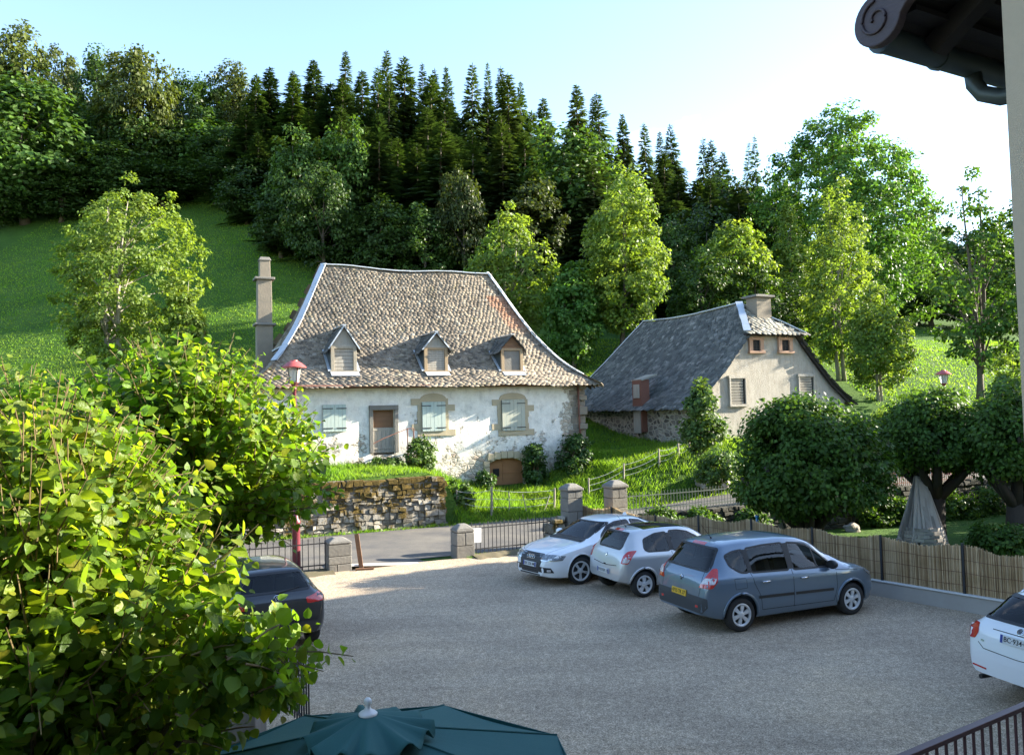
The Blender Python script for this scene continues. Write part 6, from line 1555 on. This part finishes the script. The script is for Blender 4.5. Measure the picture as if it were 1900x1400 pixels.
# ---- spruces filling the slope below the skyline
rng_ = random.Random(77); n = 0
fill = []
for Y, x0, x1, y0, st in ((92, 455, 1010, 172, 38), (84, 480, 1000, 225, 44), (96, 1020, 1350, 262, 42), (88, 1130, 1420, 330, 46), (77, 1000, 1420, 285, 34), (69, 1160, 1400, 400, 40), (77, 560, 1010, 245, 32)):
    x = x0
    while x < x1:
        yy = y0 + rng_.uniform(-45, 40) + (x - 700) * .12 * (1 if x > 950 else 0) * (1 if Y < 94 else .7)
        fill.append((x, yy, Y + rng_.uniform(-3, 3), rng_.uniform(64, 92), rng_.choice((0, 1, 2, 2, 3) if 820 < x < 960 else (0, 1, 2, 2))))
        x += st * rng_.uniform(.75, 1.25)
for px, yt, Y, w, k in fill: stand(px, yt, Y, w, 'c%d' % k, "dark spruce hemmed in by others inside the hillside wood", "spruces packed inside the hillside wood")
# ---- broadleaf trees of the wood
dl = [(35, 42, 100, 135, 2, "tall feathery tree at the far left of the skyline"), (-35, 60, 104, 150, 0, "dark tree cut off by the left edge on the skyline"), (108, 84, 108, 105, 3, "olive tree on the skyline right of the far left feathery one"), (178, 84, 102, 120, 0, "airy dark tree on the skyline above the left half of the meadow ash"), (262, 72, 96, 150, 3, "dense brownish round-headed tree on the skyline above the meadow ash"), (335, 130, 104, 110, 0, "dark skyline tree right of the round-headed brownish tree"), (388, 136, 108, 105, 4, "lighter green tree on the skyline between the round-headed tree and the spruces"), (437, 116, 110, 100, 2, "yellowish tree on the skyline touching the first spruces"),
      (40, 132, 90, 250, 4, "big mid-green tree in front of the left part of the wood"), (150, 215, 95, 150, 0, "dark tree behind the big mid-green tree at left"), (225, 190, 96, 160, 1, "dark bushy tree below the round-headed skyline tree"), (300, 215, 97, 150, 0, "dark broad tree in the shade right of the wood's left group"), (370, 200, 98, 150, 5, "soft green tree in front of the lighter skyline tree"), (425, 235, 96, 140, 1, "shaded tree at the left foot of the spruces"),
      (205, 265, 92, 160, 1, "low dark tree at the wood's edge behind the meadow ash"), (300, 300, 93, 160, 0, "low dark tree at the wood's edge right of the meadow ash"), (395, 300, 93, 160, 1, "dark tree at the top corner of the meadow"), (110, 300, 90, 150, 0, "dark low tree left of the meadow ash at the wood's edge"), (-10, 300, 88, 150, 1, "dark low tree at the left edge above the meadow"), (460, 290, 84, 130, 0, "dark tree above the cottage chimney at the wood's edge"),
      (545, 235, 74, 120, 4, "soft green tree in front of the spruces above the cottage's left hip"), (640, 215, 74, 130, 4, "pale topped tree in front of the spruces above the left dormer"), (600, 320, 71, 130, 1, "dark leafy tree behind the left end of the cottage roof"), (705, 360, 71, 130, 0, "dark leafy tree behind the middle of the cottage roof"), (790, 390, 71, 130, 1, "dark leafy tree behind the right half of the cottage roof"), (520, 340, 74, 120, 0, "dark leafy tree right behind the cottage chimney"), (860, 300, 71, 100, 3, "olive tree between the spruces and the yellow-green tree"),
      (1050, 226, 80, 200, 4, "big drooping fresh green tree amid the spruces right of the cottage"), (985, 330, 74, 130, 2, "olive leafy tree left below the drooping green tree"), (1240, 400, 66, 110, 0, "dark slender leafy tree behind the left part of the barn"), (1310, 400, 70, 150, 1, "dark tree behind the barn roof's middle"), (1340, 318, 82, 150, 0, "dark spreading tree left of the tallest leafy tree"), (1425, 330, 80, 140, 1, "dark tree tucked behind the tallest leafy tree's left side"), (1300, 480, 58, 120, 1, "shadowy tree just behind the barn ridge"), (1400, 480, 58, 120, 0, "shadowy tree just behind the barn chimney"), (1490, 520, 60, 130, 1, "shadowy tree right of the barn chimney")]
for px, yt, Y, w, k, lab in dl: stand(px, yt, Y, w, 'd%d' % k, lab, seed=3)
# far wood on the right
for px, yt, Y, w, k, lab in ((1700, 398, 118, 130, 0, "distant dark tree at the right, left of the sparse tall tree"), (1770, 430, 112, 140, 1, "distant dark tree behind the sparse tall tree"), (1840, 420, 116, 150, 0, "distant dark tree between the sparse tall tree and the hotel wall"), (1910, 400, 112, 150, 1, "distant dark tree behind the hotel wall's edge"), (1725, 470, 92, 150, 0, "shaded tree at the top of the right meadow"), (1810, 480, 88, 160, 1, "shaded bushy tree at the top right of the right meadow"), (1890, 470, 90, 140, 1, "shaded tree at the meadow's top beside the hotel wall"), (1655, 450, 90, 130, 0, "shaded tree behind the tallest leafy tree's right flank")):
    stand(px, yt, Y, w, 'd%d' % k, lab, seed=9)

# ---- single trees with shapes of their own
def single(px, ytop, Y, wpx, label, mat, env, b0, ncl, per, leaf, clr, seed, r=.2, bark='bark', nst=1, lob=.3, bias=.42, limbs=18, name="broadleaf_tree", cat="tree", up=.45, Wy=None, spread=.6, zbase=None, droop=.15):
    top = at_depth(px, ytop, Y); z0 = (ter(top.x, top.y) if zbase is None else zbase) - .15; H = top.z - z0; w = wpx / 1500 * Y - 2 * clr * .55
    cm, ctr = crown(seed, env, H * b0 + clr * .4, H - clr * .5, w, ncl, per, leaf, clr, MAT[mat], lob=lob, bias=bias, up=up, Wy=Wy, droop=droop)
    return plant(name, label, cat, (top.x, top.y, z0), trunk(seed, H * .93, r, ctr, limbs, mat=MAT[bark], nst=nst, spread=spread), cm)
single(215, 345, 52, 275, "sunlit olive ash tree standing alone in the left meadow", 'ash', env_round, .1, 420, 52, .25, .52, 21, .22, 'bark_pale', 2, .4, limbs=22, name="ash_tree")
single(345, 505, 51, 78, "small sunlit side tree at the right foot of the meadow ash", 'ash', env_round, .25, 80, 50, .25, .42, 22, .09, 'bark_pale')
single(938, 388, 56, 175, "yellow-green tree rising behind the right half of the cottage roof", 'yellow', env_tall, .1, 300, 48, .27, .5, 23, .16, 'bark_pale', 2, .4)
single(1150, 335, 55, 165, "tall yellow-green tree between the cottage and the barn with a bare trunk", 'yellow', env_oval, .16, 400, 50, .26, .52, 24, .2, 'bark', 1, .4)
single(1060, 480, 54, 120, "rounded green tree between the two yellow-green trees", 'bright', env_oval, .08, 180, 50, .28, .55, 25, .14)
single(1545, 192, 72, 350, "tallest bright leafy tree on the right above the barn", 'bright', env_oval, .04, 900, 60, .34, .75, 26, .35, lob=.3, limbs=24)
single(1365, 412, 60, 150, "bright yellow topped maple behind the barn's near ridge end", 'yellow', env_round, .08, 220, 52, .29, .55, 27, .15)
single(1545, 345, 54, 165, "slender pale birch-like tree right of the barn gable", 'yellow', env_tall, .06, 420, 48, .21, .42, 28, .13, 'bark_pale', 2, .35)
single(1625, 520, 50, 130, "lower yellow-green tree leaning right of the slender pale tree", 'yellow', env_oval, .06, 260, 46, .21, .42, 29, .1, 'bark_pale', 2)
single(1460, 365, 64, 90, "small sunlit green tree at the tall bright tree's left foot", 'yellow', env_tall, .1, 140, 48, .27, .48, 30, .1)
single(1800, 318, 48, 200, "sparse dark tall tree with open crown at the right", 'wood3', env_tall, .16, 105, 62, .27, .62, 31, .2, 'bark', 2, .45, .4)
single(1905, 335, 46, 150, "sparse dark tree partly hidden by the hotel wall", 'wood3', env_tall, .2, 80, 62, .27, .62, 32, .16, 'bark', 1, .45)
single(1880, 640, 40, 110, "feathery yellow-green bush tree at the right edge below the sparse trees", 'yellow', env_oval, .02, 70, 70, .22, .5, 33, .08)

# ---- pollarded limes of the garden
def dome(px, ytop, ybot, Y, wpx, label, seed, trunk_px=None, n=230, per=70, dy=None):
    top = at_depth(px, ytop, Y); bot = at_depth(px, ybot, Y); zb = -.28 if sq(top.x, top.y)[1] < 22 else ter(top.x, top.y); w = wpx / 1500 * Y
    cm, ctr = crown(seed, env_dome, bot.z - zb + .3, top.z - zb - .3, w - .7, n, int(per * 1.5), .135, .46, MAT['dome'], lob=.24, bias=.36, up=.35, tv=KITE_V, tf=KITE_F, droop=.45, Wy=dy)
    m = MB(); rng = random.Random(seed); hb = bot.z - zb; base = Vector((0, 0, -.1)); fork = Vector((.1, 0, max(.9, hb * .75)))
    m.tube([base, fork * .5, fork], [.34, .26, .24], 12)
    for k in range(7):
        a = k * .9 + rng.uniform(-.2, .2); e = Vector((math.cos(a) * w * .36, math.sin(a) * w * .36, hb + (top.z - bot.z) * rng.uniform(.2, .5))); md = fork.lerp(e, .5) + Vector((0, 0, -.1))
        m.tube([fork - Vector((0, 0, .15)), md, e], [.17, .12, .05], 8)
    tm = m.mesh("trunk", MAT['bark_dark'], True)
    R = plant("lime_tree", label, "tree", (top.x, top.y, zb), tm, cm); return R
dome(1482, 712, 968, 23.2, 305, "round dark clipped lime in front of the barn gable", 51, n=330, per=80)
dome(1722, 706, 885, 25.0, 230, "spreading lime with forked dark trunk beside the conical hut", 52, n=240, per=75)
dome(1868, 715, 900, 23.5, 210, "dark lime at the right edge with trunk near the hotel wall", 53, n=200, per=75)
dome(1960, 700, 900, 27.5, 220, "lime crown hidden mostly beyond the right edge", 54, n=160, per=70)

# ---- shrubs and saplings
def shrub(px, ytop, Y, wpx, hpx, label, mat, seed, env=env_oval, ncl=45, per=60, leaf=.13, clr=.22, zb=None, name="shrub", sink=.1, cat="shrub"):
    top = at_depth(px, ytop, Y); z0 = ter(top.x, top.y) if zb is None else zb; H = hpx / 1500 * Y if hpx else top.z - z0
    z0 = top.z - H if hpx else z0
    cm, ctr = crown(seed, env, .05, H - clr * .6, wpx / 1500 * Y - clr, ncl, per, leaf, clr, MAT[mat], lob=.35, up=.4)
    return plant(name, label, cat, (top.x, top.y, z0), trunk(seed, H * .8, .03, ctr, 8, mat=MAT['twig'], nst=2, spread=.15), cm, tn="stem", cn="foliage")
def qY(px, q):   # depth of the plane q at a pixel column
    return hit_plane(px, 800, (*xy(0, q), 0), DQ).y
shrub(992, 806, qY(992, 32.75), 50, 118, "upright leafy bush against the cottage wall right of the cellar door", 'ivy', 61, env_col, 60, 60, .15, .24)
shrub(782, 805, qY(782, 32.4), 62, 78, "pale green bush beside the cottage door handrail", 'shrub', 62, env_oval, 50, 60, .13, .22)
shrub(1065, 800, qY(1065, 32.6), 78, 85, "dark spreading bush at the cottage's right corner", 'ivy', 63, env_oval, 60, 60, .15, .26)
shrub(715, 842, qY(715, 32.3), 110, 44, "low rough weeds under the cottage door", 'shrub', 64, env_dome, 55, 60, .12, .2, name="weeds", cat="weeds")
shrub(850, 885, qY(850, 30.2), 60, 62, "bright weeds at the right end of the retaining wall", 'shrub', 65, env_oval, 40, 55, .14, .22, name="weeds", cat="weeds")
shrub(895, 868, qY(895, 32.5), 46, 48, "weeds left of the cellar door", 'ivy', 66, env_oval, 30, 50, .13, .2, name="weeds", cat="weeds")
shrub(1298, 692, 33.8, 95, 150, "feathery sapling standing before the barn's left corner", 'shrub', 67, env_tall, 90, 60, .17, .36, name="sapling", cat="sapling")
shrub(1330, 830, 30.5, 90, 70, "rough bush on the bank behind the round lime's left side", 'shrub', 68, env_oval, 50, 55, .15, .3)
shrub(1855, 962, 22.0, 130, 75, "low leafy bush on the lawn at the right edge", 'dome', 69, env_dome, 60, 60, .13, .28)
shrub(1660, 745, 33, 150, 90, "yellow-green hedge bush behind the gap between the two limes", 'yellow', 70, env_dome, 80, 65, .18, .4)
shrub(1600, 900, 28.2, 60, 40, "creeper on the garden wall right of the round lime", 'shrub', 71, env_oval, 30, 45, .13, .22)

for i, (px, yt, w_, h_, q_, lab) in enumerate(((1225, 946, 90, 40, 21.7, "dark ivy spilling over the garden wall near the tall pillar"), (1300, 940, 100, 55, 21.7, "dark ivy over the garden wall left of the round lime"), (1385, 945, 90, 60, 21.6, "dark ivy on the garden wall touching the round lime's left side"), (1625, 915, 90, 62, 21.6, "dark ivy on the garden wall below the squat pillar"), (1680, 925, 70, 50, 21.5, "dark ivy on the garden wall left of the conical hut"), (1770, 905, 100, 80, 21.5, "dark undergrowth right of the conical hut by the garden wall"), (1840, 900, 110, 90, 21.5, "dark undergrowth under the dark lime at the right edge"))):
    Yq = qY(px, q_); H_ = h_ / 1500 * Yq; tp = at_depth(px, yt, Yq)
    cm, ctr = crown(120 + i, env_oval, .02, H_, w_ / 1500 * Yq, 60, 60, .12, .24, MAT['dome'], lob=.4, up=.35, Wy=.9); plant("ivy_bush", lab, "ivy", (tp.x, tp.y, tp.z - H_), trunk(120 + i, H_ * .8, .02, ctr, 6, mat=MAT['bark_dark'], nst=2, spread=.2), cm, rz=A24, tn="stem", cn="foliage")

# ---- the two near limes with full leaves on shoots
def near_lime(label, base, H0, H1, Wx, Wy, nsh, mat, leaf, seed, per=(9, 15), arms=(), trunk_r=.13, up=.7, env=env_oval):
    rng = np.random.default_rng(seed); P = []; D = []; N = []; sc = []; tw = MB(); r2 = random.Random(seed)
    ends = []
    shoots = []
    for i in range(nsh):
        while True:
            t = rng.random()
            if rng.random() < float(env(np.array(t))) + .05: break
        a = rng.random() * 2 * np.pi; e = float(env(np.array(t))); lum = 1 + .16 * math.sin(a * 3 + seed) + .12 * math.sin(a * 5 + t * 7)
        r = e * lum * rng.random() ** .33; o = Vector((math.cos(a), math.sin(a), (t - .4) * 1.3)).normalized()
        tip = Vector((math.cos(a) * r * Wx / 2, math.sin(a) * r * Wy / 2, H0 + (H1 - H0) * t)); d = (o + Vector((0, 0, up * rng.uniform(.3, 1.4))) + Vector(rng.normal(size=3)) * .3).normalized()
        L_ = rng.uniform(.45, 1.0); shoots.append((tip - d * L_ * .6, d, L_, int(rng.integers(*per))))
    for (b, d, L_, n) in arms: shoots.append((Vector(b), Vector(d).normalized(), L_, n))
    for b, d, L_, n in shoots:
        sd = d.orthogonal().normalized(); s2_ = d.cross(sd); ph = rng.random() * 6.28; bend = Vector((0, 0, -.18 * L_)) if d.z < .5 else Vector((0, 0, .05))
        pts = [b + d * (L_ * k / 3) + bend * (k / 3) ** 2 for k in range(4)]; ends.append(b)
        if r2.random() < .6: tw.tube(pts, [.008, .007, .005, .003], 4, cap=False)
        for k in range(n):
            t = (k + .5) / n; p = b + d * (L_ * t) + bend * t * t; a = ph + k * math.pi + rng.normal() * .35
            lat = sd * math.cos(a) + s2_ * math.sin(a); dd = (lat * 1.0 + d * .45 + Vector((0, 0, -.35 - .25 * rng.random()))).normalized()
            nn = (Vector((0, 0, .62)) + lat * .45 + d * .2 + Vector(rng.normal(size=3)) * .55).normalized(); s = leaf * rng.uniform(.6, 1.2) * (1 - .45 * max(0, t - .7) / .3)
            q = p + lat * leaf * .25; P.append(q); D.append(dd); N.append(nn); sc.append((s, s * rng.uniform(.85, 1.05), s * rng.uniform(-1.2, 2.6)))
    cm = template("crown", [tuple(p) for p in P], [tuple(p) for p in D], [tuple(p) for p in N], sc, HEART_V, HEART_F, MAT[mat], True)
    m = MB(); hb = H0 + .3
    m.tube([(0, 0, -.1), (.03, .02, hb * .5), (0, 0, hb)], [trunk_r * 1.3, trunk_r, trunk_r * .9], 10)
    for k in range(26):
        e = ends[r2.randrange(len(ends))]; p = Vector((0, 0, hb)) + Vector((e.x, e.y, 0)) * .1; md = p.lerp(e, .55) + Vector((0, 0, -.1)); m.tube([p, md, e], [.028, .018, .008], 6, cap=False)
    for (b, d, L_, n) in arms[:6]: b = Vector(b); m.tube([(0, 0, hb), b.lerp(Vector((0, 0, hb)), .5), b], [.024, .016, .008], 6, cap=False)
    R = plant("lime_tree", label, "tree", base, m.mesh("trunk", MAT['bark'], True), cm); obj("shoots", tw.mesh("shoots", MAT['twig']), R)
    return R
# nearest one: an arm reaches out over the car park
bA = at_depth(85, 1100, 5.6); bA.z = 0
def armA(px0, py0, px1, py1, Y0, Y1, n):
    a = at_depth(px0, py0, Y0) - bA; b = at_depth(px1, py1, Y1) - bA; return (tuple(a), tuple(b - a), (b - a).length, n)
rgA = random.Random(31); armsA = []
for i in range(95):
    x_ = rgA.uniform(300, 500); y_ = rgA.uniform(1070, 1400) if x_ < 380 else rgA.uniform(1180, 1290); armsA.append(armA(x_, y_, min(600, x_ + rgA.uniform(20, 110)), y_ + rgA.uniform(-70, 30), 5.3 + rgA.uniform(-.5, .3), 5.2 + rgA.uniform(-.4, .3), 13))
near_lime("nearest lime with big sunlit leaves filling the lower left corner", bA, .7, at_depth(60, 790, 5.6).z, 2.2, 2.2, 2100, 'lime_near', .10, 5,
    arms=[armA(470, 1215, 655, 1180, 5.3, 5.2, 16), armA(470, 1225, 600, 1215, 5.3, 5.1, 12), armA(430, 1180, 560, 1150, 5.5, 5.5, 13), armA(420, 1120, 470, 1050, 5.5, 5.5, 12), armA(430, 1190, 590, 1120, 5.5, 5.5, 14), armA(430, 1255, 560, 1250, 5.3, 5.2, 12), armA(360, 960, 415, 860, 5.5, 5.5, 13), armA(400, 1100, 440, 985, 5.4, 5.4, 13), armA(320, 1000, 380, 870, 5.5, 5.5, 13), armA(380, 1060, 480, 985, 5.5, 5.5, 14), armA(420, 1240, 520, 1210, 5.3, 5.3, 14), armA(420, 1280, 540, 1260, 5.2, 5.1, 14), armA(400, 1150, 500, 1120, 5.4, 5.3, 14), armA(400, 1200, 490, 1160, 5.4, 5.3, 14), armA(380, 1250, 480, 1230, 5.2, 5.2, 14)] + armsA, env=env_col)
bB = at_depth(325, 1000, 9.2); bB.z = 0
def armB(px0, py0, px1, py1, n):
    a = at_depth(px0, py0, 9.0) - bB; b = at_depth(px1, py1, 8.9) - bB; return (tuple(a), tuple(b - a), (b - a).length * 1.1, n)
near_lime("second lime with yellow-green sunlit crown behind the nearest one", bB, 2.75, at_depth(300, 655, 9.2).z, 3.05, 3.0, 1050, 'lime_mid', .115, 7, env=env_oval, arms=[armB(500, 790, 560, 735, 12), armB(500, 815, 575, 775, 12), armB(495, 840, 560, 825, 11), armB(480, 780, 530, 700, 12), armB(430, 900, 500, 900, 12), armB(420, 940, 490, 950, 12)])
bC = at_depth(40, 1000, 9.6); bC.z = 0
near_lime("third lime at the left edge beside the second one", bC, 1.6, at_depth(60, 705, 9.6).z, 2.6, 2.6, 480, 'lime_mid', .115, 9, env=env_oval)

# ---- grass
def blades(name, label_kind, spots, n, h, w, seed, mat='grass', keep=None):
    rng = np.random.default_rng(seed); P = []
    for (s0, s1, q0, q1, wt) in spots:
        k = int(n * wt); s = rng.uniform(s0, s1, k); q = rng.uniform(q0, q1, k); x = s * DS.x + q * DQ.x; y = s * DS.y + q * DQ.y; P.append(np.stack([x, y, terrain(x, y) - .02], -1))
    P = np.concatenate(P)
    patch_ = np.array([noise.noise(Vector((p[0] * .9, p[1] * .9, 0))) for p in P[::1]])
    a = rng.random(len(P)) * 6.28; ln = rng.uniform(.15, .7, len(P))
    D = np.stack([np.cos(a) * ln, np.sin(a) * ln, np.ones(len(P))], -1); N = np.stack([np.cos(a + 1.2), np.sin(a + 1.2), .2 * np.ones(len(P))], -1)
    hh = h * rng.uniform(.5, 1.25, len(P)) * (1 + .8 * patch_); sc = np.stack([hh, np.full(len(P), w), hh], -1)
    tv = [(0, -.5, 0), (0, .5, 0), (.55, .38, .04), (.55, -.38, .04), (1, 0, .16)]; tf = [(0, 1, 2, 3), (3, 2, 4)]
    tag(obj(name, template(name, P, D, N, sc, tv, tf, MAT[mat])), kind="stuff")
blades("lawn_grass", 0, [(-6, sR - .1, 29.5, 33.0, 1.0)], 15000, .19, .022, 1)
blades("bank_grass", 0, [(sR + .2, 19, 29.1, 33.0, .55), (16, 27, 28.8, 33, .45)], 26000, .27, .026, 2)
blades("yard_grass", 0, [(18.6, 24.5, 33, 41, 1)], 9000, .2, .03, 3)
blades("wall_foot_grass", 0, [(-6, sR, 28.75, 29.05, .5), (sR, 27, 28.6, 29.1, .5)], 5000, .16, .02, 4)
blades("verge_weeds", 0, [(sq(pR.x, pR.y)[0], sq(p1.x, p1.y)[0], 21.9, 22.4, .6), (sq(pL.x, pL.y)[0] - 6, sq(pL.x, pL.y)[0] - .4, 21.8, 22.5, .4)], 2600, .13, .016, 5)
rngm = np.random.default_rng(8)
def meadow(name, x0, x1, y0, y1, n, h, w, seed):
    rng = np.random.default_rng(seed); x = rng.uniform(x0, x1, n); y = rng.uniform(y0, y1, n)
    P = np.stack([x, y, terrain(x, y) - .03], -1); a = rng.random(n) * 6.28; D = np.stack([np.cos(a) * .5, np.sin(a) * .5, np.ones(n)], -1); N = np.stack([np.cos(a + 1.2), np.sin(a + 1.2), .2 * np.ones(n)], -1)
    hh = h * rng.uniform(.5, 1.3, n); tv = [(0, -.5, 0), (0, .5, 0), (.55, .38, .04), (.55, -.38, .04), (1, 0, .16)]; tf = [(0, 1, 2, 3), (3, 2, 4)]
    tag(obj(name, template(name, P, D, N, np.stack([hh, np.full(n, w), hh], -1), tv, tf, MAT['grass'])), kind="stuff")
meadow("meadow_grass", -52, -4, 43, 98, 120000, .15, .06, 1)
meadow("meadow_grass", 22, 46, 42, 76, 30000, .15, .06, 2)
meadow("meadow_grass", -2, 14, 45, 60, 16000, .18, .06, 3)

# hedge added just outside the frame on the right to shade the garden
cm, ctr = crown(90, env_col, .2, 3.4, 2.4, 380, 60, .18, .45, MAT['dome'], lob=.1, bias=.5, Wy=16)
plant("hedge", "tall dark hedge along the right side of the garden", "hedge", (22.2, 28.5, -.3), trunk(90, 2.6, .08, ctr, 30, mat=MAT['bark']), cm, tn="stem", cn="foliage", rz=rad(-8))

# unseen trees added beyond the left edge to darken car window reflections
for x, y, sc_, lab in ((-21, 3, .8, "unseen broad tree added beyond the left edge nearest the hotel"), (-22, 12, .9, "unseen broad tree added beyond the left edge level with the black car"), (-26, 21, .8, "unseen broad tree added beyond the left edge by the road")):
    cm, tm, ww, hh = DEC[5]; plant("broadleaf_tree", lab, "tree", (x, y, -.1), tm, cm, (sc_, sc_, sc_), x)
